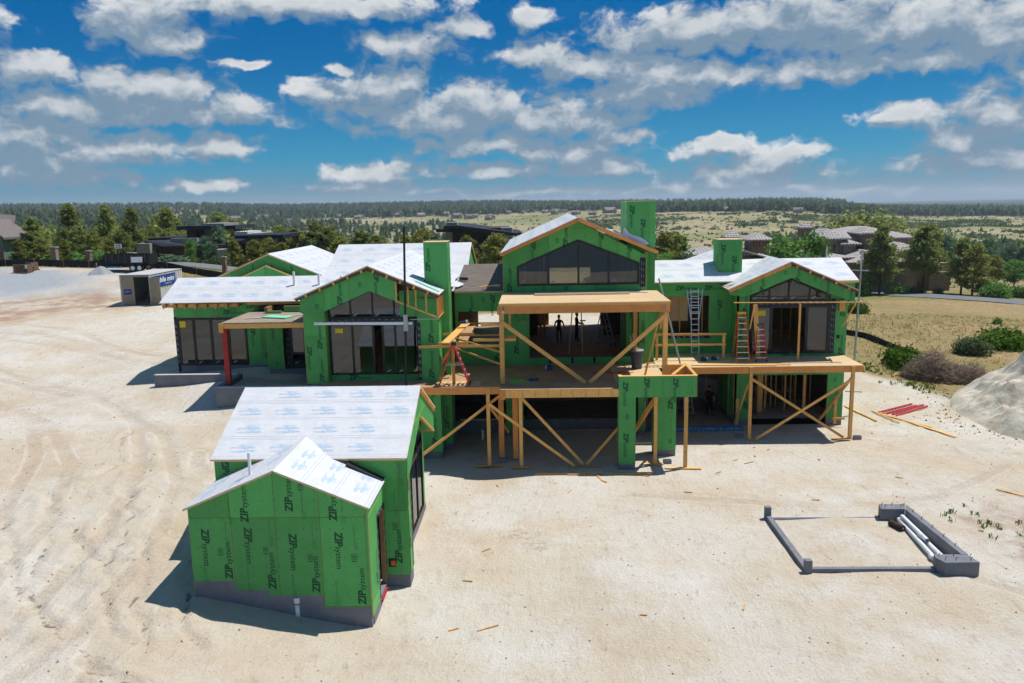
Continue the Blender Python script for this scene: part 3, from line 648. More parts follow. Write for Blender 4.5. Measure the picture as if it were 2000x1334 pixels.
sandc = mixc(t, mth(t, 'MULTIPLY', mth(t, 'MULTIPLY', rutb, smooth(t, NZ(7, 4, .7), .30, .62)), .42), sandc, (.40,.315,.23))
rute = mth(t, 'MULTIPLY', smooth(t, mth(t, 'ABSOLUTE', mth(t, 'SUBTRACT', rutn, .36)), .09, .02), smooth(t, NZ(.5, 3), .42, .6))
sandc = mixc(t, mth(t, 'MULTIPLY', rute, .35), sandc, (.66,.63,.57))
crn = mth(t, 'ADD', A('crackd'), mth(t, 'MULTIPLY', mth(t, 'SUBTRACT', NZ(5, 5, .7), .5), .16))
sandc = mixc(t, mth(t, 'MULTIPLY', mth(t, 'MULTIPLY', smooth(t, crn, .075, .02), smooth(t, NZ(1.2, 3), .42, .58)), .85), sandc, (.15,.11,.075))
sandc = mixc(t, mth(t, 'MULTIPLY', mth(t, 'MULTIPLY', A('stain'), smooth(t, NZ(3, 5, .7), .4, .6)), .6), sandc, (.36,.255,.14))
sandc = mixc(t, mth(t, 'MULTIPLY', A('gravel'), .9), sandc, mixc(t, NZ(3, 6, .8), (.22,.25,.28), (.36,.40,.44)))
sandc = mixc(t, mth(t, 'MULTIPLY', mth(t, 'MULTIPLY', A('reddish'), smooth(t, NZ(.5, 6, .7), .38, .62)), .75), sandc, mixc(t, NZ(1.5, 7, .8), (.20,.105,.065), (.42,.25,.16)))
gn = NZ(1.6, 7, .75); gl = NZ(.05, 5)
grs = mixc(t, smooth(t, gn, .3, .7), (.25,.175,.075), (.40,.30,.165))
grs = mixc(t, mth(t, 'MULTIPLY', smooth(t, gl, .42, .62), .5), grs, (.185,.175,.055))
grs = mixc(t, mth(t, 'MULTIPLY', smooth(t, NZ(7, 4, .7), .55, .7), .5), grs, (.12,.10,.045))
camd = vmth(t, 'LENGTH', tcn).outputs['Value']
farc = mixc(t, smooth(t, NZ(.012, 5, .6), .4, .6), (.34,.285,.17), (.245,.235,.115))
farc = mixc(t, mth(t, 'MULTIPLY', smooth(t, NZ(.09, 6, .7), .55, .68), .6), farc, (.10,.105,.05))
farc = mixc(t, smooth(t, camd, 1300, 2200), farc, (.045,.06,.038))
grs = mixc(t, smooth(t, camd, 130, 260), grs, farc)
grs = mixc(t, mth(t, 'MULTIPLY', A('green'), .85), grs, mixc(t, gn, (.085,.13,.03), (.17,.21,.06)))
grs = mixc(t, mth(t, 'MULTIPLY', A('scrub'), .8), grs, (.06,.085,.035))
colg = mixc(t, A('sand'), grs, sandc)
t.links.new(colg, bs.inputs['Base Color'])
hb = mth(t, 'ADD', mth(t, 'MULTIPLY', NZ(1.3, 8, .7), .6), mth(t, 'MULTIPLY', NZ(9, 5, .7), .22))
hb = mth(t, 'ADD', hb, mth(t, 'MULTIPLY', NZ(2.4, 7, .75, stv), .35))
t.links.new(nd(t, 'ShaderNodeBump', {'Height': hb, 'Strength': .95, 'Distance': .22}).outputs[0], bs.inputs['Normal'])
MATS['ground'] = m; gm.materials.append(m)
ground = obj('ground', gm); tag(ground, kind='structure', label='pale sandy building lot running into dry grassland and low hills')

def ghit(px, py):                    # where a sight line of the photograph meets the ground
    r = ray(px, py); lo = None
    ts = np.geomspace(14, 1500, 700); P_ = np.array([[CPOS.x+r.x*t_, CPOS.y+r.y*t_, CPOS.z+r.z*t_] for t_ in ts]); h_ = P_[:, 2]-ground_z(P_[:, 0], P_[:, 1], False); i = int(np.argmax(h_ < 0))
    if h_[i] >= 0: i = len(ts)-1
    return Vector(P_[i])
# ================================================================== buildings on the lot
def sheets(parent, x0, x1, y0, y1, z, m, name='deck_sheet', t=0.02, pw=2.44, pd=1.22):
    j = 0; y = y0
    while y < y1-.02:
        x = x0-(pw/2 if j % 2 else 0)
        while x < x1-.02:
            a, b = max(x, x0), min(x+pw, x1); c, d = y, min(y+pd, y1)
            if b-a > .02: MB().box(a+.003, b-.003, c+.003, d-.003, z-t, z+.0006*((j*3+int(x*7)) % 3)).build(name, m, parent)
            x += pw
        y += pd; j += 1
def bxs(parent, name, m, L):
    for q in L: MB().box(*q).build(name, m, parent)
def stud(parent, x, y, z0, z1, w=.04, d=.14, m='lumber', name='stud'): return MB().box(x-w/2, x+w/2, y-d/2, y+d/2, z0, z1).build(name, m, parent)
def bm(parent, p, q, w, h=None, m='lumber', name='brace', up=(0,0,1)): return MB().beam(p, q, w, h, up).build(name, m, parent)
# ---------------------------------------------------------------- small outbuilding in front
OB = thing('outbuilding', (-7.9, 25, 0), 'small green sheathed outbuilding with crossed white underlayment roofs, nearest the viewer', 'outbuilding')
PX = 1.365
steps = [(-10.75,-9.47,1.51),(-9.47,-8.45,1.20),(-8.45,-6.75,1.02),(-6.75,-5.30,.63)]
hf = [('Z',-10.30,2.62,-1),('Z',-8.98,2.66,-1),('Z',-7.62,2.46,-1),('Z',-6.22,2.50,-1),('Z',-9.62,2.16,1),('Z',-8.3,1.82,1),('Z',-6.95,1.70,1),('Z',-5.55,1.30,1),
      ('Z',-9.0,3.98,1),('Z',-7.62,4.32,1),('Z',-6.3,4.02,1),('F',-9.45,3.75,1),('S',-7.25,4.55,0),('S',-9.85,2.48,0),('S',-8.45,2.5,0),('S',-7.1,2.25,0),('S',-5.75,2.25,0),
      ('F',-9.6,3.05,1),('F',-8.25,3.05,1),('F',-6.95,2.95,1),('F',-5.68,2.9,1),('F',-10.35,1.75,1),('F',-9.02,1.55,1),('F',-7.65,1.35,1),('F',-6.32,1.1,1),('F',-6.0,3.72,1),('F',-7.2,3.9,1)]
wall(OB, (0,-1,0), 22.5, [(-10.75,.3),(-5.28,.3),(-5.28,3.84),(-8.02,4.99),(-10.75,3.84)],
     [[(a-.0,.0),(b,.0),(b,zb),(a,zb)] for a, b, zb in steps], (PX, 2.9), (-10.83, 3.55-2.9), fixed=hf)
wall(OB, (1,0,0), -5.265, [(22.52,.3),(25.0,.3),(25.0,3.8),(22.52,3.8)], [[(23.75,.2),(24.75,.2),(24.75,3.0),(23.75,3.0)]], (1.22,2.9), (22.5,.65), letters=.5)
wall(OB, (-1,0,0), -10.765, [(22.52,1.2),(25.0,1.2),(25.0,3.8),(22.52,3.8)], (), (1.22,2.9), (22.5,.65), letters=.5)
bxs(OB, 'foundation', 'concrete', [(a,c,22.515,22.695,-.6,zb) for a, c, zb in steps]+[(-5.46,-5.27,22.7,25.0,-.6,.30),(-10.76,-10.58,22.7,25.0,-.4,1.2)])
gable_roof_y(OB, -8.02, 5.06, 22.38, 26.05, -10.86, 3.86, -5.18, 3.86, 3, prints=1.05, t=.05)
MB().box(-5.5,-5.2,23.75,24.75,.16,.2).build('door_pan', 'red_steel', OB)
tape(OB, 'x', -5.265, 23.63, 23.75, .3, 3.12, 1); tape(OB, 'x', -5.265, 24.75, 24.87, .3, 3.12, 1); tape(OB, 'x', -5.265, 23.75, 24.75, 3.0, 3.14, 1)
# the wider part behind
wall(OB, (0,-1,0), 25.0, [(-10.9,.0),(-4.5,.0),(-4.5,4.58),(-10.9,4.58)], [[(-10.7,-.1),(-5.3,-.1),(-5.3,3.7),(-10.7,3.7)],[(-5.4,-1),(-4.4,-1),(-4.4,.47),(-5.4,.47)]], (1.22,2.44), (-10.9,.3),
     fixed=[('Z',-10.55,4.0,-1),('Z',-4.85,1.45,1),('F',-4.9,3.0,1),('S',-4.95,2.2,0),('F',-4.68,4.0,1)])
wall(OB, (1,0,0), -4.5, [(25.02,.47),(31.9,.47),(31.9,4.5),(28.45,6.12),(25.02,4.56)], [[(25.75,.3),(32,.3),(32,3.50),(28.45,5.05),(25.75,3.85)]], (1.22,2.44), (25,.3), letters=.7)
wall(OB, (1,0,0), -4.98, [(25.7,.2),(31.9,.2),(31.9,3.6),(28.45,5.2),(25.7,4.0)], [[(26.0,.15),(31.5,.15),(31.5,3.55),(28.45,4.9),(26.0,3.8)]], (1.22,2.44), (25,.3), letters=0)
window(OB, 'x', -4.96, [(26.02,.35),(31.48,.35),(31.48,3.0),(26.02,3.0)], (27.4,28.75,30.1), n=1, stickers=False)
window(OB, 'x', -4.96, [(26.02,3.2),(31.48,3.2),(31.48,3.5),(28.45,4.85),(26.02,3.75)], (27.4,28.75,30.1), n=1, stickers=False)
tape(OB, 'x', -4.96, 26.0, 31.5, 3.0, 3.2, 1); tape(OB, 'x', -4.5, 25.58, 25.74, .5, 3.8, 1)
wall(OB, (-1,0,0), -10.9, [(25.02,1.2),(31.9,1.2),(31.9,4.5),(28.45,6.12),(25.02,4.56)], (), letters=.6)
wall(OB, (0,1,0), 31.88, [(-10.9,.5),(-5.0,.5),(-5.0,4.4),(-10.9,4.4)], (), letters=0)
bxs(OB, 'foundation', 'concrete', [(-5.38,-4.51,25.02,25.7,-.5,.47), (-5.1,-4.96,25.7,31.9,-.5,.34), (-10.9,-10.7,25.02,31.9,-.3,1.2)])
gable_roof_x(OB, 28.45, 6.2, -10.98, -4.44, 24.88, 4.60, 32.1, 4.44, 4, prints=1.32, t=.06)
for k in range(8):
    f = (k+.5)/8; y = 28.6+f*3.3; z = 6.08-f*1.62
    MB().box(-4.50,-4.42,y-.03,y+.03,z-.13,z).build('lookout', 'lumber', OB)
bm(OB, (-4.46,28.45,5.98), (-4.46,31.95,4.30), .06, .03, 'beam', 'rake_board')
bm(OB, (-4.52,28.6,4.98), (-4.52,31.9,3.48), .10, .05, 'lumber', 'soffit_frame'); bm(OB, (-4.52,31.85,3.50), (-4.98,31.85,3.50), .08, .06, 'lumber', 'soffit_frame')
bm(OB, (-4.52,25.0,4.52), (-10.9,25.0,4.52), .03, .05, 'lumber', 'eave_board')
for zz in (3.15,): pass
p = MB(); p.cyl((-9.05,23.3,4.55),(-9.05,23.3,5.35),.05,n=10); p.build('vent_pipe', 'white_pvc', OB)
MB().prism([(-10.05,24.95,4.2),(-8.9,24.95,4.62),(-8.9,24.95,4.58),(-10.05,24.95,4.12)], (0,-.25,0)).build('flashing_strip', 'tape', OB)
MB().prism([(-5.22,24.96,3.92),(-6.4,24.96,4.5),(-6.4,24.96,4.44),(-5.22,24.96,3.84)], (0,-.3,0)).build('flashing_strip', 'tape', OB)
o = MB().box(-5.22,-4.98,24.975,24.984,.75,1.05).build('warning_sign', 'black_plastic', OB); MB().box(-5.14,-4.99,24.968,24.974,.80,.98).build('sign_panel', 'orange_fibre', o)
# ---------------------------------------------------------------- the house
HS = thing('house', (2, 48, 0), 'large house under construction in bright green wall sheathing with white roofs and timber decks', 'house')
S0 = dict(letters=.75)
# --- left gable wing
ap = (-8.29, 9.74)
wall(HS, (0,-1,0), 38.3, [(-11.75,7.62),(-4.95,7.30),(-4.95,8.32),ap,(-11.75,8.36)], [[(-10.58,7.0),(-4.9,7.0),(-4.9,7.28),(-8.28,8.66),(-10.58,7.68)],[(-7.03,8.0),(-4.93,7.1),(-4.93,8.4),(-7.03,9.3)]], off=(-11.75,7.0), seed=2, letters=.6,
     fixed=[('Z',-7.95,9.0,-1),('Z',-9.75,8.55,1),('S',-8.75,9.0,0),('F',-11.0,8.15,1),('F',-10.1,8.2,1),('S',-10.9,7.95,0)])
wall(HS, (0,-1,0), 38.8, [(-11.78,3.95),(-10.72,3.95),(-10.72,7.7),(-11.78,7.7)], (), off=(-11.78,3.95), fixed=[('Z',-11.0,6.3,1),('Z',-11.0,4.6,1),('F',-11.1,5.5,1),('Z',-11.6,5.3,-1)])
wall(HS, (0,-1,0), 38.8, [(-6.1,.35),(-5.06,.35),(-5.06,8.2),(-6.1,8.2)], (), off=(-6.1,3.95), fixed=[('Z',-5.45,4.75,1),('Z',-5.42,6.55,1),('S',-5.42,5.5,0),('Z',-5.42,1.2,1),('F',-5.4,2.6,1),('S',-5.4,2.0,0),('Z',-5.5,3.1,-1)])
wall(HS, (1,0,0), -5.06, [(38.82,.35),(40.2,.35),(40.2,8.2),(38.82,8.2)], (), off=(38.8,3.95), **S0)
wall(HS, (1,0,0), -10.70, [(38.82,3.95),(39.3,3.95),(39.3,7.6),(38.82,7.6)], (), letters=0)
wall(HS, (-1,0,0), -11.8, [(38.82,3.6),(46,3.6),(46,8.3),(38.82,8.3)], (), letters=0)
wall(HS, (0,-1,0), 39.35, [(-10.7,4.0),(-6.1,4.0),(-6.1,8.0),(-8.3,8.9),(-10.7,7.9)], [[(-10.68,4.28),(-6.12,4.28),(-6.12,7.9),(-8.3,8.7),(-10.68,7.75)]], fixed=[('Z',-9.2,4.14,0),('F',-7.6,4.13,0)])
window(HS, 'y', 39.3, (-10.66,-6.14,4.3,6.9), (-9.49,-8.44,-7.95,-7.32), fw=.09, open_panes=(2,))
window(HS, 'y', 39.3, [(-10.66,7.2),(-6.14,7.2),(-6.14,7.75),(-8.3,8.66),(-10.66,7.68)], (-9.53,-8.41,-7.32), fw=.07)
tape(HS, 'y', 39.29, -10.66, -6.14, 6.92, 7.2); tape(HS, 'y', 39.28, -10.95, -10.7, 4.1, 7.2)
tape(HS, 'y', 38.79, -6.1, -5.95, 4.1, 7.0)
MB().box(-10.35,-9.95,39.31,39.315,6.45,6.68).build('warning_sticker', 'sticker_yellow', HS)
# open framed soffit on its right
zt = lambda x: 9.70-(x+8.29)*.418
for x in (-7.0,-6.42,-6.05,-5.55,-5.0): MB().box(x-.035,x+.035,38.30,38.40,zt(x)-1.0,zt(x)-.04).build('stud', 'lumber', HS)
bm(HS, (-7.05,38.35,zt(-7.05)-1.02), (-4.93,38.35,zt(-4.93)-1.02), .09, .07, 'lumber', 'soffit_plate'); bm(HS, (-7.05,38.36,zt(-7.05)-.05), (-4.93,38.36,zt(-4.93)-.05), .09, .06, 'lumber', 'soffit_plate')
for k in range(7): MB().box(-5.0,-4.92,38.5+k*.25,38.54+k*.25,7.35,8.25).build('stud', 'beam', HS)
bm(HS, (-4.96,38.3,7.33), (-4.96,40.15,7.33), .08, .06, 'lumber', 'soffit_plate')
MB().box(-6.95,-5.1,38.9,38.95,7.3,8.6).build('soffit_backing', 'zip', HS)
gable_roof_y(HS, -8.29, 9.90, 38.02, 50.8, -11.98, 8.36, -4.86, 8.46, 4, prints=1.5, t=.05)
for sx, xe, ze in ((-1,-11.9,8.30),(1,-4.92,8.34)):
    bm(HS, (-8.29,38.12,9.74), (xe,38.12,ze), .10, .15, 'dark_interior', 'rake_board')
    for k in range(5):
        f = (k+.35)/5.2; bm(HS, (-8.29+(xe+8.29)*f,38.05,9.745+(ze-9.745)*f), (-8.29+(xe+8.29)*(f+.025),38.05,9.745+(ze-9.745)*(f+.025)), .12, .15, 'lumber', 'lookout')
# chimney on its right side
def chimney(x0, x1, y0, y1, z0, z1, s):
    c = MB().box(x0+.03,x1-.03,y0+.03,y1-.03,z0,z1-.01).build('chimney', 'framing', HS)
    for (N, at, u0, u1) in (((0,-1,0),y0,x0,x1),((1,0,0),x1,y0+.015,y1-.015),((-1,0,0),x0,y0+.015,y1-.015),((0,1,0),y1,x0,x1)):
        wall(HS, N, at, [(u0,z0),(u1,z0),(u1,z1),(u0,z1)], (), off=(u0,z1-2.44), letters=.8, seed=s, back=.02, name='chimney_face')
    MB().box(x0-.02,x1+.02,y0-.02,y1+.02,z1+.002,z1+.03).build('chimney_cap', 'osb', HS)
chimney(-5.86, -4.66, 40.2, 41.5, .35, 10.86, 4)
# --- low left wing
wall(HS, (0,-1,0), 44.0, [(-20.75,3.95),(-15.0,3.95),(-15.0,7.5),(-20.75,7.5)], [[(-20.62,3.9),(-16.62,3.9),(-16.62,6.68),(-20.62,6.68)]], off=(-20.75,4.3), seed=6, fixed=[('Z',-16.3,5.55,-1),('F',-15.75,5.4,1),('Z',-16.0,7.3,0),('F',-19.6,7.2,1),('F',-18.4,7.2,1),('S',-15.6,4.5,0),('Z',-17.35,6.95,0)])
wall(HS, (0,-1,0), 42.5, [(-14.98,3.98),(-14.1,3.98),(-14.1,7.2),(-14.98,7.2)], (), off=(-14.98,4.3), fixed=[('Z',-14.6,6.2,-1),('S',-14.5,4.3,0),('F',-14.35,5.4,1)])
wall(HS, (-1,0,0), -15.0, [(42.52,3.98),(44,3.98),(44,7.4),(42.52,7.4)], (), letters=0)
wall(HS, (0,-1,0), 43.0, [(-14.1,3.98),(-11.8,3.98),(-11.8,7.4),(-14.1,7.4)], [[(-13.9,4.0),(-12.2,4.0),(-12.2,6.7),(-13.9,6.7)]], letters=0)
wall(HS, (-1,0,0), -20.76, [(44.02,3.6),(48.6,3.6),(48.6,7.7),(46.0,8.7),(44.02,7.55)], (), letters=.4)
window(HS, 'y', 43.96, (-20.6,-16.64,3.95,6.66), (-19.67,-18.67,-17.68), fw=.11)
window(HS, 'y', 43.0, (-13.88,-12.22,4.02,6.68), (-13.05,), fw=.12, rails=(4.75,))
tape(HS, 'y', 43.99, -20.76, -20.61, 3.95, 6.75); tape(HS, 'y', 42.99, -14.08, -13.9, 3.98, 6.9)
MB().box(-20.45,-20.1,43.97,43.975,6.15,6.5).build('warning_sticker', 'sticker_yellow', HS)
bxs(HS, 'foundation', 'concrete', [(-20.74,-14.99,44.02,44.2,3.2,3.95), (-14.97,-11.9,42.52,42.7,3.2,3.98), (-11.77,-10.7,38.82,39.3,3.2,3.95), (-20.74,-20.6,44.2,48.5,3.2,3.95)])
gable_roof_x(HS, 46.0, 8.78, -21.2, -11.6, 43.35, 7.62, 49.6, 7.3, 2, prints=1.35, t=.04)
for k in range(8):
    x = -21.0+k*.585; MB().box(x-.09,x+.09,43.42,43.98,7.34,7.54).build('rafter_tail', 'beam', HS)
for k in range(7):
    x = -20.72+k*.585; MB().box(x-.16,x+.16,43.60,43.66,7.33,7.52).build('eave_block', 'lumber', HS); MB().box(x-.31,x-.27,43.40,43.44,7.26,7.34).build('hurricane_tie', 'aluminium', HS)
MB().box(-16.4,-12.0,43.66,43.72,7.42,7.56).build('eave_block', 'lumber', HS)
for (x, h) in ((-14.05, .72), (-12.62, .60)): MB().cyl((x,45.0,8.2),(x,45.0,8.4+h),.07,n=10).build('vent_pipe', 'white_pvc', HS)
# entry canopy
MB().prism([(-16.15,39.15,7.06),(-11.45,39.15,7.06),(-11.1,40.2,7.06),(-11.9,44,7.06),(-16.15,44,7.06)], (0,0,-.05)).build('canopy_deck', 'weathered_deck', HS)
bm(HS, (-16.15,39.2,6.92), (-11.5,39.2,6.92), .09, .28, 'lumber', 'canopy_beam'); bm(HS, (-16.1,39.25,6.92), (-16.1,43.9,6.92), .09, .26, 'beam', 'canopy_beam'); bm(HS, (-11.5,39.2,6.92), (-11.1,40.3,6.92), .09, .28, 'lumber', 'canopy_beam')
MB().box(-16.2,-15.98,39.08,39.15,6.58,7.05).build('beam_block', 'lumber', HS)
MB().box(-16.12,-15.87,39.22,39.45,3.85,6.78).build('steel_post', 'red_steel', HS)
MB().prism([(-14.6,40.8,7.08),(-13.2,40.3,7.08),(-12.9,41.0,7.08),(-14.3,41.5,7.08)], (0,0,.05)).build('foam_sheet', 'mint', HS)
bm(HS, (-15.4,40.5,7.09), (-12.5,41.7,7.09), .10, .03, 'white_pvc', 'batten')
MB().box(-15.7,-12.0,43.6,43.98,7.08,7.32).build('flashing_strip', 'tape', HS)
# low planter and retaining walls with a paved landing
bxs(HS, 'planter_wall', 'concrete', [(-21.1,-16.3,41.75,42.0,2.6,3.86), (-16.5,-16.22,38.9,41.74,2.4,3.87), (-16.4,-11.0,38.55,38.88,2.0,3.87)])
bxs(HS, 'wall_cap', 'concrete_top', [(-21.1,-16.5,41.74,42.01,3.862,3.885), (-16.5,-11.0,38.54,38.89,3.872,3.892)])
MB().box(-16.2,-11.8,38.9,43.9,3.3,3.62).build('landing', 'slab', HS)
# --- roofs behind
gable_roof_x(HS, 52.0, 10.25, -13.1, -4.4, 46.0, 7.75, 57.0, 8.1, 4, prints=1.6, t=.08)
gable_roof_y(HS, -17.2, 9.86, 50.0, 60.0, -21.3, 8.15, -12.6, 7.95, 4, prints=1.6, t=.06)
wall(HS, (0,-1,0), 50.2, [(-21.0,6.0),(-13.0,6.0),(-13.0,8.05),(-17.2,9.78),(-21.0,8.2)], (), off=(-21,7), letters=.8, seed=9)
wall(HS, (0,-1,0), 49.6, [(-19.6,6.5),(-15.2,6.5),(-15.2,8.3),(-17.2,9.12),(-19.6,8.1)], (), off=(-21,7), letters=.3, seed=8)
for a, c in (((-17.2,49.55,9.14),(-19.7,49.55,8.06)),((-17.2,49.55,9.14),(-15.1,49.55,8.24))): bm(HS, a, c, .05, .06, 'lumber', 'rake_board')
bm(HS, (-17.2,50.1,9.80), (-21.2,50.1,8.13), .06, .06, 'lumber', 'rake_board'); bm(HS, (-17.2,50.1,9.80), (-12.7,50.1,7.96), .06, .06, 'lumber', 'rake_board')
wall(HS, (1,0,0), -4.5, [(47,7),(57,7),(57,8.0),(52,10.15),(47,8.1)], (), letters=.4)
bm(HS, (-4.42,52,10.12), (-4.42,57.0,8.05), .06, .10, 'lumber', 'rake_board')
wall(HS, (0,1,0), 57.0, [(-20.9,3.5),(-4.5,3.5),(-4.5,8),(-20.9,8)], (), letters=0)
# --- link between left wing and the centre
roof(HS, (-4.66,42.85,8.06), (-1.98,42.85,8.06), (-1.98,49.2,9.05), (-4.66,49.2,9.05), 5, skin='felt', t=.08, prints=0)
wall(HS, (0,-1,0), 43.0, [(-4.66,4.0),(-1.98,4.0),(-1.98,7.96),(-4.66,7.96)], [[(-4.5,5.12),(-2.0,5.12),(-2.0,6.95),(-4.5,6.95)]], off=(-4.66,4.3), fixed=[('Z',-3.75,7.2,1),('Z',-2.6,7.3,-1),('S',-3.1,7.6,0),('F',-2.4,7.78,0),('Z',-2.4,4.55,1)])
for z in (5.62, 6.28): bm(HS, (-4.5,43.05,z), (-1.95,43.05,z), .05, .09, 'lumber', 'guard_rail')
bm(HS, (-3.3,42.75,8.3), (-2.2,43.3,8.36), .12, .04, 'lumber', 'loose_board'); bm(HS, (-3.1,43.2,8.33), (-2.15,42.95,8.33), .10, .04, 'lumber', 'loose_board')
MB().cyl((-4.55,45.2,8.55),(-4.1,45.0,8.55),.08,n=10).build('membrane_roll', 'tape', HS)
MB().prism([(-4.9,44.8,8.5),(-4.2,43.9,8.34),(-4.5,43.4,8.24),(-5.0,43.2,8.3)], (0,0,.03)).build('membrane_flap', 'membrane', HS)
MB().prism([(-6.6,41.7,8.98),(-5.9,40.1,8.92),(-5.2,40.1,8.62),(-5.9,41.9,8.96)], (0,0,.02)).build('felt_patch', 'felt_dark', HS)
MB().prism([(-6.15,38.95,9.02),(-4.95,38.7,8.50),(-4.95,38.95,8.50),(-6.15,39.25,9.02)], (0,0,.05)).build('foam_sheet', 'mint', HS)
# --- centre block
wall(HS, (0,-1,0), 42.6, [(-1.96,.3),(5.68,.3),(5.68,9.86),(2.03,11.70),(-1.96,9.98)], [[(-1.22,8.34),(5.3,8.34),(5.3,9.50),(2.05,10.78),(-1.22,9.40)],[(-.6,4.40),(5.3,4.40),(5.3,7.6),(-.6,7.6)],[(-1.0,.0),(5.3,.0),(5.3,3.5),(-1.0,3.5)]], off=(-1.96,4.0), seed=12,
     fixed=[('Z',-.35,10.15,-1),('Z',1.4,10.95,1),('Z',3.25,10.65,-1),('Z',4.75,9.98,-1),('F',.5,10.62,1),('F',2.45,11.2,1),('F',4.15,10.32,1),('S',.95,10.75,0),('S',-1.6,9.2,0),('Z',-1.6,8.6,1),('F',-1.6,9.75,1),('Z',-1.3,5.2,1),('S',-1.3,6.8,0),
            ('Z',5.5,5.7,1),('F',5.5,4.7,1),('S',.2,8.2,0),('S',1.4,8.2,0),('Z',-1.3,1.4,1)])
window(HS, 'y', 42.56, [(-1.20,8.36),(5.28,8.36),(5.28,9.49),(2.05,10.75),(-1.20,9.39)], (.45,2.06,3.66), fw=.09, glass='glass_dark')
tape(HS, 'y', 42.59, 5.32, 5.62, 8.2, 9.75)
for x in (.5, 1.7, 2.9, 4.1): MB().box(x-.06,x+.06,42.57,42.584,4.08,4.40).build('sill_strap', 'black_plastic', HS)
wall(HS, (-1,0,0), -1.98, [(42.62,4.0),(57,4.0),(57,10.1),(42.62,10.1)], (), letters=.5, seed=13)
wall(HS, (1,0,0), 5.7, [(42.62,.3),(57,.3),(57,10.0),(42.62,10.0)], (), letters=.5, seed=14)
wall(HS, (0,1,0), 57.0, [(-1.96,3.6),(5.68,3.6),(5.68,9.9),(2.03,11.7),(-1.96,9.9)], [[(.6,3.5),(4.3,3.5),(4.3,6.2),(.6,6.2)],[(.7,6.75),(3.6,6.75),(3.6,8.1),(.7,8.1)]], letters=0)
gable_roof_y(HS, 2.03, 11.92, 42.05, 57.3, -2.08, 10.14, 6.20, 10.12, 4, prints=1.5, t=.05)
for xe, ze in ((-2.08, 10.05), (6.20, 10.03)): bm(HS, (2.03,42.02,11.80), (xe,42.02,ze), .06, .17, 'beam', 'rake_board')
chimney(4.70, 6.22, 43.3, 46.6, 4.0, 12.68, 15)
MB().prism([(3.55,42.9,11.28),(4.72,42.9,10.80),(4.72,44.6,10.80),(4.2,44.6,11.1)], (0,0,.03)).build('membrane_flap', 'membrane', HS)
MB().prism([(4.55,43.28,11.35),(4.85,43.28,11.0),(5.5,43.28,10.75),(5.9,43.28,10.45),(5.6,43.28,10.3),(4.4,43.28,10.85)], (0,-.02,0)).build('membrane_flap', 'membrane', HS)
# porch roof and posts
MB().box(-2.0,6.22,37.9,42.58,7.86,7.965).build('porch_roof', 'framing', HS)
sheets(HS, -2.0, 6.22, 37.85, 42.55, 8.0, 'osb', 'roof_sheet', t=.03)
MB().box(-2.0,6.22,37.82,37.90,7.86,7.968).build('porch_fascia', 'lumber', HS); MB().box(-1.75,5.95,37.84,37.93,7.50,7.855).build('porch_beam', 'beam', HS)
for x in (-1.97, 6.08): MB().box(x-.10,x+.10,37.83,38.02,7.46,7.855).build('beam_hanger', 'beam', HS); MB().box(x+(.14 if x < 0 else -.14)-.02,x+(.14 if x < 0 else -.14)+.02,37.81,37.84,7.5,7.85).build('steel_strap', 'galv', HS)
for (yy, z) in ((40.9,8.03),(41.2,8.06),(41.5,8.03)): bm(HS, (-.3,yy,z), (4.6 if yy < 41.4 else 5.6,yy+.08,z), .11, .04, 'white_pvc' if yy > 41 else 'lumber', 'trim_board')
for x in (-1.89, 6.0): MB().box(x-.11,x+.11,37.98,38.2,4.02,7.5).build('porch_post', 'lumber', HS)
MB().box(5.78,5.88,38.3,38.4,6.6,7.5).build('porch_post', 'lumber', HS); MB().box(-1.55,-1.45,38.4,38.5,6.6,7.5).build('porch_post', 'lumber', HS)
bm(HS, (-1.9,37.94,7.1), (2.15,37.94,4.06), .045, .19, 'lumber', 'brace'); bm(HS, (6.02,37.94,7.35), (2.35,37.94,4.06), .045, .19, 'lumber', 'brace')
bm(HS, (5.75,38.4,7.2), (5.2,39.3,4.06), .05, .10, 'lumber', 'brace'); bm(HS, (5.0,39.2,4.05), (6.2,39.35,4.05), .1, .05, 'lumber', 'brace_block'); bm(HS, (5.1,39.0,4.05), (5.55,38.8,4.05), .1, .05, 'lumber', 'brace_block')
bm(HS, (-3.3,38.15,6.2), (-1.2,38.15,6.2), .05, .14, 'lumber', 'guard_rail'); bm(HS, (-2.9,38.15,6.95), (-1.9,38.15,6.95), .05, .12, 'lumber', 'guard_rail')
bm(HS, (-2.0,38.3,6.3), (-1.2,38.3,6.3), .05, .14, 'lumber', 'guard_rail')
bm(HS, (-4.6,42.2,5.62), (-1.9,38.2,5.55), .05, .09, 'lumber', 'guard_rail'); bm(HS, (-4.6,42.2,5.05), (-1.9,38.2,4.95), .05, .09, 'lumber', 'guard_rail')
# main deck
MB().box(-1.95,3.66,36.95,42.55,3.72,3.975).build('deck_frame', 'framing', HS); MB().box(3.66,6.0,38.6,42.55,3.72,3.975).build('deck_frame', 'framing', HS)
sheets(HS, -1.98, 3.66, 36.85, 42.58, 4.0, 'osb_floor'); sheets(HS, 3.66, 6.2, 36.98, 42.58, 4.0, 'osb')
MB().box(-1.72,3.66,36.84,36.94,3.60,3.975).build('deck_beam', 'lumber', HS)
for k in range(9): MB().box(-1.5+k*.6,-1.488+k*.6,36.832,36.84,3.62,3.97).build('beam_joint', 'dark_interior', HS)
MB().box(-1.97,-1.74,36.9,37.3,3.5,3.95).build('beam_hanger', 'beam', HS)
MB().box(-11.0,-1.99,37.65,42.9,3.60,3.975).build('deck_frame', 'framing', HS); sheets(HS, -11.0, -1.99, 37.6, 42.95, 3.996, 'osb_floor')
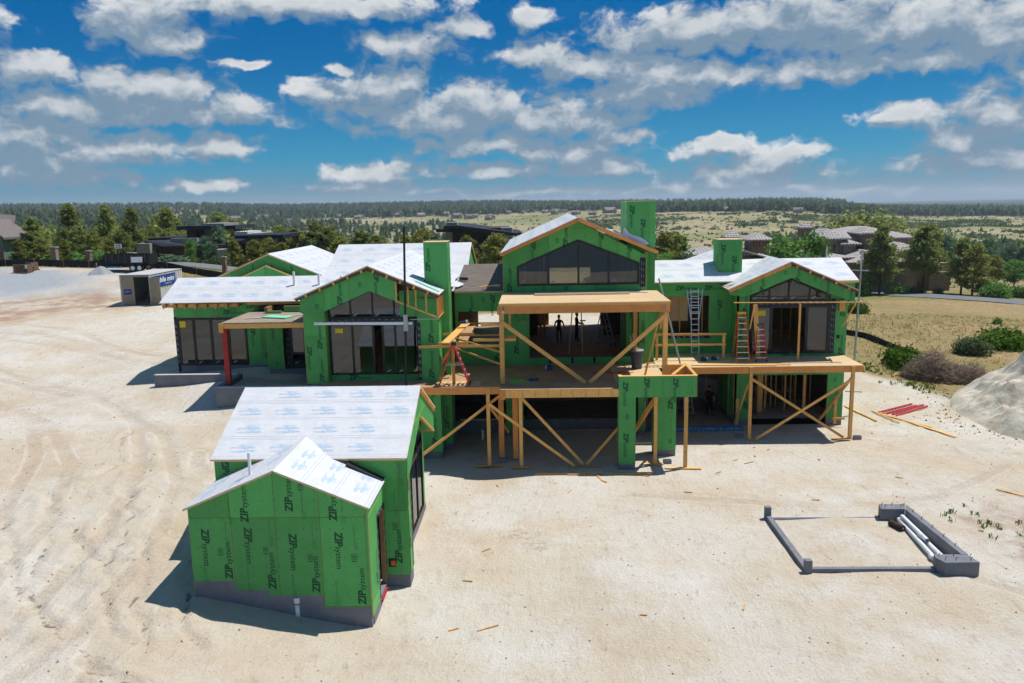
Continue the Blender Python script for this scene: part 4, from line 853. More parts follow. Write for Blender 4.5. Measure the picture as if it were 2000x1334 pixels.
MB().box(-5.0,-2.0,37.56,37.64,3.62,3.975).build('deck_beam', 'beam', HS); MB().box(-9,-5.0,37.56,37.64,3.62,3.975).build('deck_beam', 'beam', HS)
sheets(HS, -5.05, -3.0, 37.72, 38.75, 4.012, 'osb', 'deck_sheet', t=.008)
# green boxed pier and parapet at its right corner
wall(HS, (0,-1,0), 36.8, [(3.66,.28),(7.33,.28),(7.33,4.58),(3.66,4.58)], [[(4.46,.0),(7.4,.0),(7.4,3.57),(4.46,3.57)]], off=(3.66,3.4), fixed=[('Z',3.95,3.75,-1),('Z',4.95,3.93,-1),('Z',6.3,3.92,-1),('F',5.75,4.1,1),('F',7.1,4.1,1),('S',4.05,2.65,0),('Z',3.98,1.25,-1)], back=.12)
wall(HS, (-1,0,0), 3.655, [(36.82,.28),(37.5,.28),(37.5,4.58),(36.82,4.58)], (), letters=0, back=.1)
wall(HS, (1,0,0), 7.335, [(36.82,3.57),(39.6,3.57),(39.6,4.58),(36.82,4.58)], (), letters=.5, back=.1)
wall(HS, (1,0,0), 4.465, [(36.95,.28),(37.5,.28),(37.5,3.57),(36.95,3.57)], (), letters=0, back=.1)
MB().box(3.64,7.35,36.79,36.96,4.582,4.61).build('parapet_plate', 'lumber', HS); MB().box(7.20,7.35,36.97,39.6,4.582,4.61).build('parapet_plate', 'lumber', HS)
MB().box(3.64,3.82,36.97,37.4,4.582,4.61).build('parapet_plate', 'lumber', HS)
bm(HS, (6.2,37.0,4.6), (7.2,39.3,4.6), .14, .05, 'lumber', 'parapet_plate'); MB().box(6.2,7.3,39.5,39.6,3.6,4.58).build('parapet_frame', 'lumber', HS)
for k in range(7): MB().box(7.16,7.20,37.15+k*.36,37.20+k*.36,3.6,4.57).build('stud', 'lumber', HS)
for k in range(4): MB().box(6.25+k*.25,6.29+k*.25,39.42,39.5,3.6,4.57).build('stud', 'lumber', HS)
wall(HS, (0,-1,0), 38.85, [(5.62,.3),(6.72,.3),(6.72,3.7),(5.62,3.7)], (), off=(5.62,.3), fixed=[('Z',6.45,3.0,1),('S',6.45,.8,0),('F',6.5,1.6,1)], back=.1)
wall(HS, (-1,0,0), 5.62, [(38.87,.3),(39.7,.3),(39.7,3.7),(38.87,3.7)], (), letters=0, back=.1)
bxs(HS, 'pier_base', 'concrete', [(3.67,4.45,36.82,37.5,-.3,.28), (5.63,6.71,38.87,39.6,-.3,.3), (-6.09,-5.07,38.82,40,-.3,.35), (-5.85,-4.67,40.22,41.4,-.3,.35), (-1.95,-1.0,42.62,43,-.3,.3), (5.3,5.67,42.62,43,-.3,.3)])
# props below the deck
for (x, y, z1) in ((-2.6,37.55,3.98),(-1.02,37.3,3.6),(5.5,37.5,3.57),(6.86,36.95,3.57),(11.05,41.42,3.98),(16.35,41.42,3.98)):
    MB().box(x-.085,x+.085,y-.07,y+.07,.06,z1).build('prop_post', 'lumber', HS)
for (x, y) in ((-2.02,38.4),(-1.32,38.4)): MB().box(x-.13,x+.13,y-.1,y+.1,.1,3.6).build('deck_post', 'beam', HS)
for (p, q) in (((-2.55,37.45,3.15),(1.55,37.1,.12)),((-.95,37.2,3.5),(2.0,37.3,.12)),((2.15,37.3,.12),(4.6,38.4,2.6)),((-1.95,38.3,3.45),(-5.75,36.6,.9)),((-2.55,37.6,3.0),(-1.7,39.3,1.2)),((4.6,38.3,1.6),(5.5,37.45,3.5)),((4.5,38.9,1.0),(5.45,37.55,3.2)),
               ((11.1,41.35,3.35),(16.0,41.35,.12)),((11.4,41.32,.1),(16.3,41.32,3.3)),((16.3,41.5,3.3),(15.5,43.6,.5)),((10.95,41.6,3.0),(10.85,43.8,.3))):
    bm(HS, p, q, .045, .14, 'lumber', 'brace')
for (p, q) in (((-3.3,37.5,.05),(-2.0,37.6,.05)),((-1.5,37.2,.05),(-.5,37.2,.05)),((1.2,37.1,.05),(2.9,37.3,.05)),((4.9,37.5,.05),(5.9,37.5,.05)),((5.9,36.9,.05),(7.6,36.8,.05)),((15.4,41.4,.05),(16.4,41.4,.05)),((11.0,41.5,.05),(11.6,41.3,.05))):
    bm(HS, p, q, .2, .045, 'lumber', 'sole_plate')
# lower storey of the centre: slab, back wall, inner walls
MB().box(-6.2,10.9,43.55,52,-.1,.035).build('floor_slab', 'slab', HS); MB().box(10.92,17,44.4,52,-.1,.34).build('floor_slab', 'slab', HS)
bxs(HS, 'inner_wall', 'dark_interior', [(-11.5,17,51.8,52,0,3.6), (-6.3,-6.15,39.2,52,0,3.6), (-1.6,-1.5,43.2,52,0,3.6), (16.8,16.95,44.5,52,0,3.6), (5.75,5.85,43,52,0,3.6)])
MB().box(-1.0,5.3,44.2,44.4,.04,.5).build('inner_kerb', 'concrete', HS); MB().box(-5.0,-2.0,43.5,43.7,.04,.62).build('inner_kerb', 'concrete', HS)
bm(HS, (-4.6,43.45,.75), (-2.0,43.45,.75), .3, .08, 'galv', 'steel_track')
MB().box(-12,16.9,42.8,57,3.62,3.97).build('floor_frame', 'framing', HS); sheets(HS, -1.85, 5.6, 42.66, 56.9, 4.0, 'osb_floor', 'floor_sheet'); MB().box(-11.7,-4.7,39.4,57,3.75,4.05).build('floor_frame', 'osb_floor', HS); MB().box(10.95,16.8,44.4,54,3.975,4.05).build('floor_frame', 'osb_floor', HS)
# inside the main floor
for (x, y) in ((-1.2,45.5),(-.9,48),(-1.5,50),(4.9,46),(5.2,48.5),(5.3,51),(.0,53),(.25,52)): stud(HS, x, y, 4.02, 9.5, .14, .14)
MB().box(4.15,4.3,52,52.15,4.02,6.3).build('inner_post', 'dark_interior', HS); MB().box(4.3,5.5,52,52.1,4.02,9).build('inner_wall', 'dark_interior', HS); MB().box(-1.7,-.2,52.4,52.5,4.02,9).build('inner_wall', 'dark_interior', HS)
MB().box(5.05,5.25,42.85,43.0,4.02,7.6).build('door_jamb', 'lumber', HS); MB().box(4.7,4.82,43.6,43.8,4.02,7.6).build('door_jamb', 'lumber', HS)
for (x, l) in ((1.62, .3), (2.42, -.1)): bm(HS, (x,45.5,4.02), (x+l,45.6,7.6), .06, .06, 'lumber', 'prop')
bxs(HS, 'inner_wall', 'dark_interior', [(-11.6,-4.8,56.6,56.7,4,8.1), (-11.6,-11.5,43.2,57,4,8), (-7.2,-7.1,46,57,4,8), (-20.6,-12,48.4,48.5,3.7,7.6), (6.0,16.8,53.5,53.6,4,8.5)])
# --- right link
roof(HS, (6.2,44.95,8.16), (11.5,44.95,8.16), (11.5,47.6,9.2), (6.2,47.6,9.2), 2, prints=1.4, t=.06)
roof(HS, (11.5,53,7.4), (6.2,53,7.4), (6.2,47.6,9.2), (11.5,47.6,9.2), 2, prints=0, t=.06)
wall(HS, (0,-1,0), 45.4, [(5.72,.35),(10.9,.35),(10.9,8.1),(5.72,8.1)], [[(7.1,5.05),(9.62,5.05),(9.62,7.32),(7.1,7.32)],[(6.2,.0),(10.8,.0),(10.8,3.6),(6.2,3.6)]], off=(5.72,4.3), fixed=[('Z',8.3,7.75,0),('Z',9.9,7.75,0),('F',7.0,7.55,0),('Z',10.2,6.5,-1)])
wall(HS, (-1,0,0), 10.88, [(44.3,.35),(48,.35),(48,8.3),(44.3,7.7)], (), off=(44.3,4.3), letters=1, seed=21)
for x in (6.3,6.75,7.15,7.62,8.1,9.4): stud(HS, x, 46.2, 4.02, 7.9)
MB().box(7.25,8.6,46.4,46.45,5.75,7.3).build('osb_sheet', 'osb', HS)
tape(HS, 'y', 45.39, 7.0, 9.7, 4.88, 5.04)
# --- right gable wing
ap2 = (13.55, 9.14)
wall(HS, (0,-1,0), 43.6, [(10.35,7.55),(17.1,6.95),(17.1,7.75),ap2,(10.35,7.72)], [[(11.4,6.0),(17.3,6.0),(17.3,6.92),(13.65,8.44),(11.4,7.50)]], off=(10.35,6.8), fixed=[('Z',12.1,8.1,1),('F',11.3,7.85,1),('S',13.3,8.75,0),('Z',14.0,8.6,1),('S',14.9,8.35,0),('F',14.6,8.5,1),('Z',15.6,7.75,1),('Z',16.85,7.3,1)])
wall(HS, (0,-1,0), 44.3, [(10.9,.35),(17.0,.35),(17.0,7.3),(13.75,9.0),(10.9,7.75)], [[(11.62,4.12),(16.05,4.12),(16.05,7.40),(13.86,8.36),(11.62,7.44)],[(11.86,.0),(16.1,.0),(16.1,2.9),(11.86,2.9)]], off=(10.9,4.3), seed=23,
     fixed=[('Z',11.4,6.85,1),('Z',11.2,5.5,-1),('F',11.1,7.2,1),('Z',16.75,6.75,1),('F',16.6,5.3,1),('Z',16.75,4.55,1),('Z',11.6,1.5,1),('F',11.2,2.5,1),('Z',16.6,1.6,1),('S',16.5,2.6,0),('Z',14.0,4.05,0)])
wall(HS, (1,0,0), 17.0, [(44.32,.35),(53.5,.35),(53.5,7.7),(44.32,7.7)], (), letters=.5)
wall(HS, (0,1,0), 53.5, [(6,3.6),(17,3.6),(17,7.6),(6,7.6)], [[(12,4.6),(14.5,4.6),(14.5,6.6),(12,6.6)]], letters=0)
bxs(HS, 'foundation', 'concrete', [(10.92,11.85,44.32,44.6,-.3,.35), (16.1,16.98,44.32,44.6,-.3,.35), (11.85,16.1,44.4,44.6,-.3,.36), (10.9,11.1,44.6,48,-.3,.35), (16.8,17.0,44.6,53,-.5,.35)])
window(HS, 'y', 44.26, (11.66,16.03,4.16,6.84), (12.82,14.78,), fw=.13, open_panes=(1,))
window(HS, 'y', 44.26, [(11.66,7.12),(16.03,7.12),(16.03,7.36),(13.86,8.32),(11.66,7.40)], (12.68,13.74,14.88), fw=.07, glass='glass_dark')
tape(HS, 'y', 44.25, 11.66, 16.03, 6.86, 7.12); tape(HS, 'y', 44.285, 16.06, 16.34, 4.1, 7.2)
MB().box(11.95,12.5,44.28,44.285,6.28,6.58).build('warning_sticker', 'sticker_yellow', HS); MB().box(16.45,16.62,44.26,44.285,4.95,5.15).build('junction_box', 'black_plastic', HS)
gable_roof_y(HS, 13.55, 9.34, 43.35, 50.0, 10.2, 7.88, 17.25, 7.72, 4, prints=1.4, t=.05)
for xe, ze in ((10.25,7.78),(17.2,7.62)):
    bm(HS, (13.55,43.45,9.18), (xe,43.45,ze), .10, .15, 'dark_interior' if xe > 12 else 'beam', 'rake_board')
    for k in range(5):
        f = (k+.35)/5.2; bm(HS, (13.55+(xe-13.55)*f,43.38,9.185+(ze-9.185)*f), (13.55+(xe-13.55)*(f+.03),43.38,9.185+(ze-9.185)*(f+.03)), .12, .15, 'beam', 'lookout')
roof(HS, (11.5,44.85,8.12), (17.75,44.85,8.12), (17.75,47.7,9.18), (11.5,47.7,9.18), 2, prints=1.5, t=.06)
roof(HS, (17.75,54,7.5), (11.5,54,7.5), (11.5,47.7,9.18), (17.75,47.7,9.18), 2, prints=0, t=.06)
bm(HS, (15.8,44.83,8.06), (17.75,44.83,8.06), .05, .13, 'lumber', 'eave_board'); wall(HS, (0,-1,0), 45.0, [(16.9,6.8),(17.6,6.8),(17.6,8.0),(16.9,8.0)], (), letters=0)
gable_roof_y(HS, 12.1, 9.72, 47.75, 52.5, 9.0, 8.7, 15.6, 8.6, 3, prints=1.3, t=.06)
chimney(10.22, 11.56, 46.0, 47.4, 7.3, 10.42, 25)
for (p, q, w) in (((10.0,43.9,7.98),(11.2,44.2,8.18),.12),((10.8,43.4,7.95),(11.7,43.9,8.3),.12)): bm(HS, p, q, w, .04, 'lumber', 'loose_board')
# right deck
MB().box(7.4,16.85,41.55,44.25,3.66,3.975).build('deck_frame', 'framing', HS); MB().box(5.75,10.85,44.25,45.35,3.66,3.97).build('deck_frame', 'framing', HS)
sheets(HS, 6.2, 16.9, 41.45, 44.27, 4.0, 'osb'); sheets(HS, 5.72, 10.86, 44.28, 45.38, 3.998, 'osb')
for a, c in ((7.36,10.6),(10.6,13.9),(13.9,16.88)): MB().box(a+.003,c-.003,41.44,41.54,3.64,3.975).build('deck_beam', 'beam', HS)
for (x, y) in ((6.42,43.6),(10.08,43.6)): MB().box(x-.07,x+.07,y-.05,y+.05,4.02,5.45).build('rail_post', 'lumber', HS)
for z in (4.84, 5.42): bm(HS, (6.3,43.52,z), (10.2,43.52,z), .04, .11, 'lumber', 'guard_rail')
bm(HS, (10.4,42.9,7.22), (17.4,42.9,7.14), .14, .04, 'lumber', 'scaffold_plank'); MB().box(13.9,14.0,42.9,43.0,4.02,7.1).build('scaffold_prop', 'lumber', HS)
bm(HS, (11.6,43.1,7.1), (11.9,43.2,4.05), .24, .05, 'lumber', 'scaffold_bracket', up=(0,1,0)); bm(HS, (11.55,43.0,7.1), (11.4,43.3,5.7), .06, .05, 'lumber', 'scaffold_bracket'); bm(HS, (16.9,43.0,7.05), (16.55,43.8,5.7), .06, .06, 'lumber', 'scaffold_bracket'); MB().box(16.45,16.75,44.0,44.28,6.5,7.1).build('scaffold_bracket', 'lumber', HS)
for (x, y) in ((10.95,43.7),(16.5,44.0)): MB().box(x-.08,x+.08,y-.02,y+.02,.1,1.7).build('stake_board', 'lumber', HS)
bm(HS, (16.3,43.9,.45), (17.0,43.9,.45), .05, .12, 'lumber', 'stake_board')
# studs behind the lower opening of the right wing
for k in range(15): stud(HS, 12.0+k*.29, 47.0 if k % 4 else 46.2, .36, 3.6)
for k in range(6): stud(HS, 12.3+k*.72, 49.5, .36, 3.6)
for k in range(9): stud(HS, 6.4+k*.5, 49.6, .05, 3.6)
MB().box(15.2,15.35,45.6,45.75,.36,3.6).build('stud', 'lumber', HS); MB().box(12.6,12.9,45.7,45.8,.36,3.6).build('stud', 'lumber', HS)
for k in range(5): stud(HS, 13.0+k*.55, 48.5, 4.06, 8.5)
# scaffold planks by the left wing of the deck
bm(HS, (-4.7,38.4,6.02), (-3.9,41.3,6.55), .42, .05, 'lumber', 'scaffold_plank')
for (p, q) in (((-5.1,38.75,5.95),(-3.6,38.7,5.95)),((-5.0,40.0,6.2),(-3.4,40.0,6.2)),((-6.05,38.6,5.82),(-2.0,38.4,5.86))): bm(HS, p, q, .05, .13, 'lumber', 'scaffold_bearer')
MB().box(-4.37,-4.23,38.1,38.24,4.02,6.0).build('prop_post', 'beam', HS); bm(HS, (-4.3,38.3,5.9), (-5.0,39.0,4.9), .05, .12, 'beam', 'brace')
# lift poles clamped to the eaves
MB().cyl((-6.62,37.9,4.02),(-6.38,37.75,11.75),.055,n=8).build('scaffold_pole', 'black_plastic', HS)
bm(HS, (-11.0,38.1,7.15), (-6.2,38.05,7.10), .30, .13, 'aluminium', 'scaffold_stage'); 
for k in range(14): MB().cyl((-10.85+k*.34,37.93,7.16+.03*(k % 2)),(-10.85+k*.34,37.945,7.16+.03*(k % 2)),.022,n=6).build('stage_hole', 'black_plastic', HS)
bm(HS, (-6.5,37.8,7.55), (-6.5,37.8,6.75), .2, .1, 'galv', 'pole_clamp'); bm(HS, (-6.3,37.9,7.3), (-4.9,38.2,7.25), .03, .03, 'galv', 'pole_arm')
MB().cyl((18.3,46.4,.0),(18.45,46.4,9.7),.06,n=8).build('scaffold_pole', 'galv', HS); MB().cyl((17.2,48.5,7.2),(17.2,48.5,9.75),.05,n=8).build('scaffold_pole', 'galv', HS)
for z in (8.55, 2.7, 1.4): bm(HS, (17.9,46.35,z), (18.9,46.4,z-.05), .06, .06, 'galv', 'pole_clamp')
# blue strip of wrapped membrane along the recess, boards beside it
bxs(HS, 'wrapped_bundle', 'blue_wrap', [(6.0,9.8,43.1,43.5,.04,.22),(9.85,11.2,43.1,43.5,.04,.22)])
for (p, q, n_, m_) in (((4.6,40.9,.06),(6.2,40.9,.06),'loose_board','white_pvc'),((-.3,36.2,.05),(4.9,36.1,.05),'loose_board','lumber'),((8.5,42.0,4.03),(13.2,41.75,4.03),'loose_board','lumber'),((8.0,41.9,4.03),(12.4,41.6,4.03),'loose_board','lumber')): bm(HS, p, q, .12, .05, m_, n_)
for k in range(6): bm(HS, (-5.0+k*.3,37.9,4.03), (-4.9+k*.3,38.5,4.03), .09, .03, 'lumber', 'loose_board')
# ================================================================== vegetation
mat('bark', (0.11,0.075,0.05), 0.9, (0.06,0.04,0.028), 8)
def leaf_mat(name, c1, c2, c3):
    m = bpy.data.materials.new(name); m.use_nodes = True; t = m.node_tree; t.nodes.clear()
    a = nd(t, 'ShaderNodeAttribute', attribute_name='tone').outputs['Fac']
    oi = nd(t, 'ShaderNodeObjectInfo').outputs['Random']
    c = mixc(t, smooth(t, a, 0.0, 0.6), (*c1, 1), (*c2, 1)); c = mixc(t, smooth(t, a, 0.6, 1.0), c, (*c3, 1))
    v = mth(t, 'MULTIPLY_ADD', oi, .35, .82); c = mixc(t, 1.0, c, nd(t, 'ShaderNodeCombineXYZ', {0: v, 1: v, 2: v}).outputs[0], 'MULTIPLY')
    d = nd(t, 'ShaderNodeBsdfDiffuse', {'Color': c}); tl = nd(t, 'ShaderNodeBsdfTranslucent', {'Color': c})
    mx = nd(t, 'ShaderNodeMixShader', {0: .5, 1: d.outputs[0], 2: tl.outputs[0]}); nd(t, 'ShaderNodeOutputMaterial', {0: mx.outputs[0]}); MATS[name] = m
leaf_mat('needles', (0.163,0.220,0.069), (0.300,0.350,0.107), (0.471,0.471,0.146))
leaf_mat('needles_yellow', (0.159,0.185,0.047), (0.291,0.305,0.079), (0.437,0.409,0.113))
leaf_mat('leaves', (0.085,0.182,0.046), (0.157,0.303,0.073), (0.242,0.411,0.109))
leaf_mat('leaves_blue', (0.09,0.15,0.09), (0.15,0.24,0.14), (0.22,0.33,0.19))
leaf_mat('scrub_green', (0.05,0.10,0.012), (0.10,0.19,0.022), (0.17,0.28,0.035))
leaf_mat('scrub_dark', (0.069,0.103,0.048), (0.121,0.167,0.071), (0.178,0.224,0.098))
leaf_mat('twigs', (0.17,0.125,0.10), (0.29,0.225,0.18), (0.40,0.32,0.24))
leaf_mat('dry_grass', (0.36,0.27,0.11), (0.50,0.39,0.19), (0.28,0.27,0.09))
leaf_mat('far_forest', (0.074,0.115,0.068), (0.135,0.182,0.095), (0.230,0.270,0.135))
def quads_mesh(name, C, size, mt, up_bias=0.3, aspect=1.0, rng=None, tone=None):
    n = len(C); rng = rng or RNG
    d = rng.normal(size=(n, 3)); d /= np.linalg.norm(d, axis=1)[:, None]
    e = rng.normal(size=(n, 3)); e[:, 2] += up_bias; a = np.cross(d, e); a /= np.linalg.norm(a, axis=1)[:, None]+1e-9; b = np.cross(d, a)
    s = (size*(0.6+0.8*rng.random(n)))[:, None]
    V = np.stack([C-a*s*aspect-b*s*.5, C+a*s*aspect-b*s*.35, C+a*s*.8*aspect+b*s*.6, C-a*s*.7*aspect+b*s*.5], 1).reshape(-1, 3)
    return grid_mesh(name, V, n, mt, np.repeat(tone if tone is not None else rng.random(n), 4))
def grid_mesh(name, V, n, mt, tone, k=4):
    me = bpy.data.meshes.new(name); me.vertices.add(len(V)); me.vertices.foreach_set('co', V.astype(np.float32).ravel())
    me.loops.add(n*k); me.loops.foreach_set('vertex_index', np.arange(n*k, dtype=np.int32))
    me.polygons.add(n); me.polygons.foreach_set('loop_start', np.arange(n, dtype=np.int32)*k); me.polygons.foreach_set('loop_total', np.full(n, k, np.int32))
    at = me.attributes.new('tone', 'FLOAT', 'POINT'); at.data.foreach_set('value', tone.astype(np.float32))
    me.update(calc_edges=True); me.materials.append(MATS[mt]); return me
def pine_variant(seed, h=10.0, wid=2.4, mt='needles', start=.18, dens=1.0, lean=0.0):
    rng = np.random.default_rng(seed); C = []; tn = []; tb = MB()
    bend = rng.normal(size=2)*.25+lean
    tp = lambda f: Vector((bend[0]*f*f, bend[1]*f*f, h*f))
    for k in range(8): tb.cyl(tp(k/8), tp((k+1)/8), .20*h/10*(1-k/8.6), .20*h/10*(1-(k+1)/8.6), 7, False)
    f = start
    while f < .99:
        prof = (min(1, (f-start)/.18+.45))*(1-((f-start)/(1.0-start))**1.6)**.8
        nb = rng.integers(3, 6)
        for _ in range(nb):
            an = rng.random()*6.28; L = wid*(prof*rng.uniform(.55, 1.15)+.12); up = rng.uniform(-.12, .42)
            p0 = tp(f); p1 = p0+Vector((math.cos(an)*L, math.sin(an)*L, up*L))
            tb.cyl(p0, p0*.25+p1*.75, .035*h/10, .012, 4, False)
            nc = int(2+L*1.5)
            for c in range(nc):
                g = .30+.75*(c+rng.random())/nc; q = np.array(p0*(1-g)+p1*g); q[2] += .12*L*g*g
                m = int(16*dens); rad = .24+.16*L*(1.1-g*.5); C.append(q+rng.normal(size=(m, 3))*np.array([rad, rad, rad*.55])*.75)
                tn.append(np.clip(rng.random()*.5+rng.random(m)*.5, 0, 1))
        f += rng.uniform(.022, .05)
    C = np.concatenate(C); tn = np.concatenate(tn)
    return tb.mesh('trunk', 'bark'), quads_mesh('crown', C, .16, mt, rng=rng, tone=tn, aspect=1.4), h
def broad_variant(seed, h=7.0, wid=2.6, mt='leaves', start=.2, nl=46):
    rng = np.random.default_rng(seed); C = []; tn = []; tb = MB()
    tb.cyl((0,0,0), (0,0,h*.45), .16*h/8, .10*h/8, 7, False)
    for _ in range(nl):
        u = rng.normal(size=3); u /= np.linalg.norm(u); r = rng.uniform(.55, 1.0)
        c = np.array([u[0]*wid*.5*r, u[1]*wid*.5*r, h*(.5+start/2)+u[2]*h*(.5-start/2)*r]); c[:2] *= (1.1-.45*max(0, (c[2]/h-.45))*1.4)
        tb.cyl((0, 0, h*(.15+.3*rng.random())), tuple(c*.85+np.array([0,0,h*.06])), .045*h/8, .012, 4, False)
        m = 60; rad = wid*rng.uniform(.09, .17); C.append(c+rng.normal(size=(m, 3))*rad*np.array([1, 1, .8])); tn.append(np.clip(rng.random()*.55+rng.random(m)*.45, 0, 1))
    C = np.concatenate(C); tn = np.concatenate(tn); C = C[C[:, 2] > .05]; tn = tn[:len(C)]
    return tb.mesh('trunk', 'bark'), quads_mesh('crown', C, .15*h/7+.03, mt, rng=rng, tone=tn), h
def bush_variant(seed, h=1.2, w=3.0, mt='scrub_green', n=2600, size=.09, nl=26):
    rng = np.random.default_rng(seed); tb = MB(); C = []; tn = []
    for _ in range(nl):
        an = rng.random()*6.28; r = math.sqrt(rng.random())*.5*w*.85; hh = h*(1-.55*(2*r/w)**2)*rng.uniform(.55, 1.0); c = np.array([math.cos(an)*r, math.sin(an)*r*.75, hh*.62])
        tb.cyl((c[0]*.4, c[1]*.4, 0), tuple(c), .022, .008, 4, False)
        m = n//nl; C.append(c+rng.normal(size=(m, 3))*np.array([w*.10, w*.09, h*.22])); tn.append(np.clip(rng.random()*.5+rng.random(m)*.5, 0, 1))
    C = np.concatenate(C); tn = np.concatenate(tn); C[:, 2] = np.abs(C[:, 2])
    return tb.mesh('stem', 'bark'), quads_mesh('foliage', C, size, mt, rng=rng, tone=tn), h
VAR = {'p0': pine_variant(1, 10, 2.7, 'needles', .15), 'p1': pine_variant(2, 10, 2.3, 'needles', .22), 'p2': pine_variant(3, 10, 3.0, 'needles_yellow', .10), 'p3': pine_variant(4, 10, 3.3, 'needles', .30),
       'p4': pine_variant(5, 10, 2.4, 'needles_yellow', .06, 1.1), 'b0': broad_variant(6, 8, 4.2, 'leaves', .12), 'b1': broad_variant(7, 8, 3.4, 'leaves_blue', .08), 'b2': broad_variant(8, 8, 5.4, 'leaves_blue', .1, 60), 'b3': broad_variant(9, 8, 6.5, 'needles', .25, 64),
       's0': bush_variant(10, 1.2, 3.2, 'scrub_green', 3600), 's1': bush_variant(11, 1.5, 3.0, 'scrub_dark', 3400), 's2': bush_variant(12, 1.0, 1.4, 'leaves', 1500), 's3': bush_variant(13, 2.2, 4.4, 'leaves', 4200, .12), 's4': bush_variant(14, .9, 1.0, 'leaves_blue', 900)}
def plant(kind, px, py_base, py_top, Y, label, wide=1.0, z=None, group=None, base=None):
    """a tree surveyed at depth Y: px of its axis, py of its top (its foot stands on the ground there)"""
    if Y is None: Y = ghit(px, py_base).y
    top = W(px, py_top, Y); x = top.x; g = gz(x, Y) if z is None else z
    tm, cm, h0 = VAR[kind]; h = max(.3, top.z-g); s = h/h0
    nm = 'pine_tree' if kind[0] == 'p' else ('broadleaf_tree' if kind[0] == 'b' else 'shrub')
    o = thing(nm, (x, Y, g-.05), label, 'tree' if kind[0] in 'pb' else 'shrub', group)
    rz = random.random()*6.28
    for me, n in ((tm, 'trunk' if kind[0] in 'pb' else 'stem'), (cm, 'crown' if kind[0] in 'pb' else 'foliage')):
        c = bpy.data.objects.new(n, me); COL.objects.link(c); c.parent = o
    o.rotation_euler = (0, 0, rz); o.scale = (s*wide*(.72 if kind[0] == 'p' else .85), s*wide*(.72 if kind[0] == 'p' else .85), s)
    return o
TREES = [
 ('p0',62,505,424,104,'bushy ponderosa pine just right of the green gabled house',1.15),('p4',36,500,466,96,'low young pine in front of the green gabled house',1.5),('p4',76,500,464,97,'low rounded pine between green gabled house and first stone pillar',1.7),
 ('p1',131,505,397,112,'tallest ponderosa pine on the left, above the first stone pillar',1.25),('p3',150,505,441,103,'dark spreading pine with bare trunk left of the second stone pillar',1.2),('p2',122,500,468,97,'small yellowish pine right behind the first stone pillar',1.2),
 ('p0',204,500,402,112,'tall dense pine behind the second stone pillar',1.1),('p2',182,500,452,100,'yellow-green pine filling the gap behind the second stone pillar',1.4),('p2',212,505,467,97,'short pine left of the basketball hoop',1.3),
 ('p1',254,495,405,112,'tall pine standing directly over the dump trailer',1.25),('p3',236,500,448,104,'mid-height pine left behind the basketball hoop',1.1),('p1',322,470,404,135,'tall pine rising left behind the dark flat roofed house',1.25),('p0',345,470,428,140,'shorter pine beside the tall one behind the dark flat roofed house',1.2),
 ('b0',370,502,465,104,'slender bright green aspen at the brick garage corner',.8),('b1',398,508,460,103,'broad blue-green aspen in front of the dark flat roofed house',1.0),('b1',428,490,441,116,'tall blue-green aspen against the upper storey of the flat roofed house',.9),('b1',412,505,470,102,'lower blue-green aspen left of the stone mailbox pillar',1.0),
 ('p4',456,508,468,101,'small pine right behind the stone mailbox pillar',1.5),('p4',494,506,467,101,'small rounded pine before the pale stone wall',1.6),('p2',521,500,465,104,'yellowish young pine beneath the right end of the flat roof',1.4),('p4',552,500,473,104,'low pine right of the flat roofed house',1.7),
 ('p0',425,440,417,210,'distant pine peeking over the flat roofed house',1.5),('p2',462,450,430,190,'yellowish distant pine over the roof terrace',1.5),('p0',596,500,470,118,'low dark pine left of the tree clump behind the back gable',1.7),
 ('p0',616,505,434,118,'grey-green pine, tallest of the clump behind the left back roof',1.4),('p3',640,505,441,112,'dark pine in the middle of the clump behind the left back roof',1.3),('p4',660,505,461,106,'bright young pine at the right end of the clump behind the left back roof',1.7),('p2',590,500,455,120,'pale pine left in the clump behind the back gable',1.5),
 ('p0',706,500,449,118,'pine above the ridge of the long white back roof',1.5),('p3',736,500,459,116,'low spreading pine over the long white back roof, right of another',1.4),('p4',792,500,458,112,'low pine just right of the black scaffold pole',1.6),('p2',823,500,448,110,'yellow-green pine left behind the first green chimney',1.5),
 ('p4',911,500,459,106,'small pine before the dark modern house wall',1.3),('p2',962,520,457,100,'yellow-green pine in front of the dark modern house, left of the middle gable',1.6),
 ('p2',1290,510,455,108,'yellowish pine touching the tall green chimney',1.4),('p0',1321,510,455,110,'dark rounded pine second to the right of the tall chimney',1.7),('b1',1346,510,489,104,'small blue-green tree low behind the right link roof',1.2),
 ('b0',1537,505,457,104,'round dark green tree left of the tiled villa',1.3),('b0',1591,505,449,106,'bright leafy tree before the tiled villa entrance arches',.9),('b3',1695,443,420,168,'wide flat topped pine beyond the tiled villa ridge',1.6),
 ('p0',1725,562,443,126,'large dense pine standing in front of the villa garage',1.3),('p3',1812,566,437,128,'tall open pine with bare trunk at the villa corner',1.25),('b2',1850,520,455,145,'blue-green leafy tree behind the tall open pine',.8),
 ('p1',1885,575,464,None,'slim dark pine on the lawn right of the villa',1.35),('p2',1906,578,478,None,'yellow-green pine nearest the road right of the villa',1.4),('p2',1950,555,499,None,'olive pine with loose crown at the right edge of the lawn',1.5),
 ('b2',1937,503,464,195,'round blue-green cottonwood out on the dry field',1.0),('b2',1975,512,477,180,'blue-green cottonwood at the right border of the field',1.1),('b1',1999,520,478,176,'half cut cottonwood at the right picture edge',1.3),('b0',1985,545,505,150,'bright low tree under the cottonwoods at right',1.5),
 ('b0',1290,500,492,100,'low leafy tree in the shade of the tall chimney',1.4),('p1',545,470,440,150,'pine seen over the right end of the flat roof',1.4),('p0',575,480,448,150,'dark pine between flat roofed house and back gable clump',1.5),('p3',290,480,440,128,'dark pine behind the brick garage',1.2)]
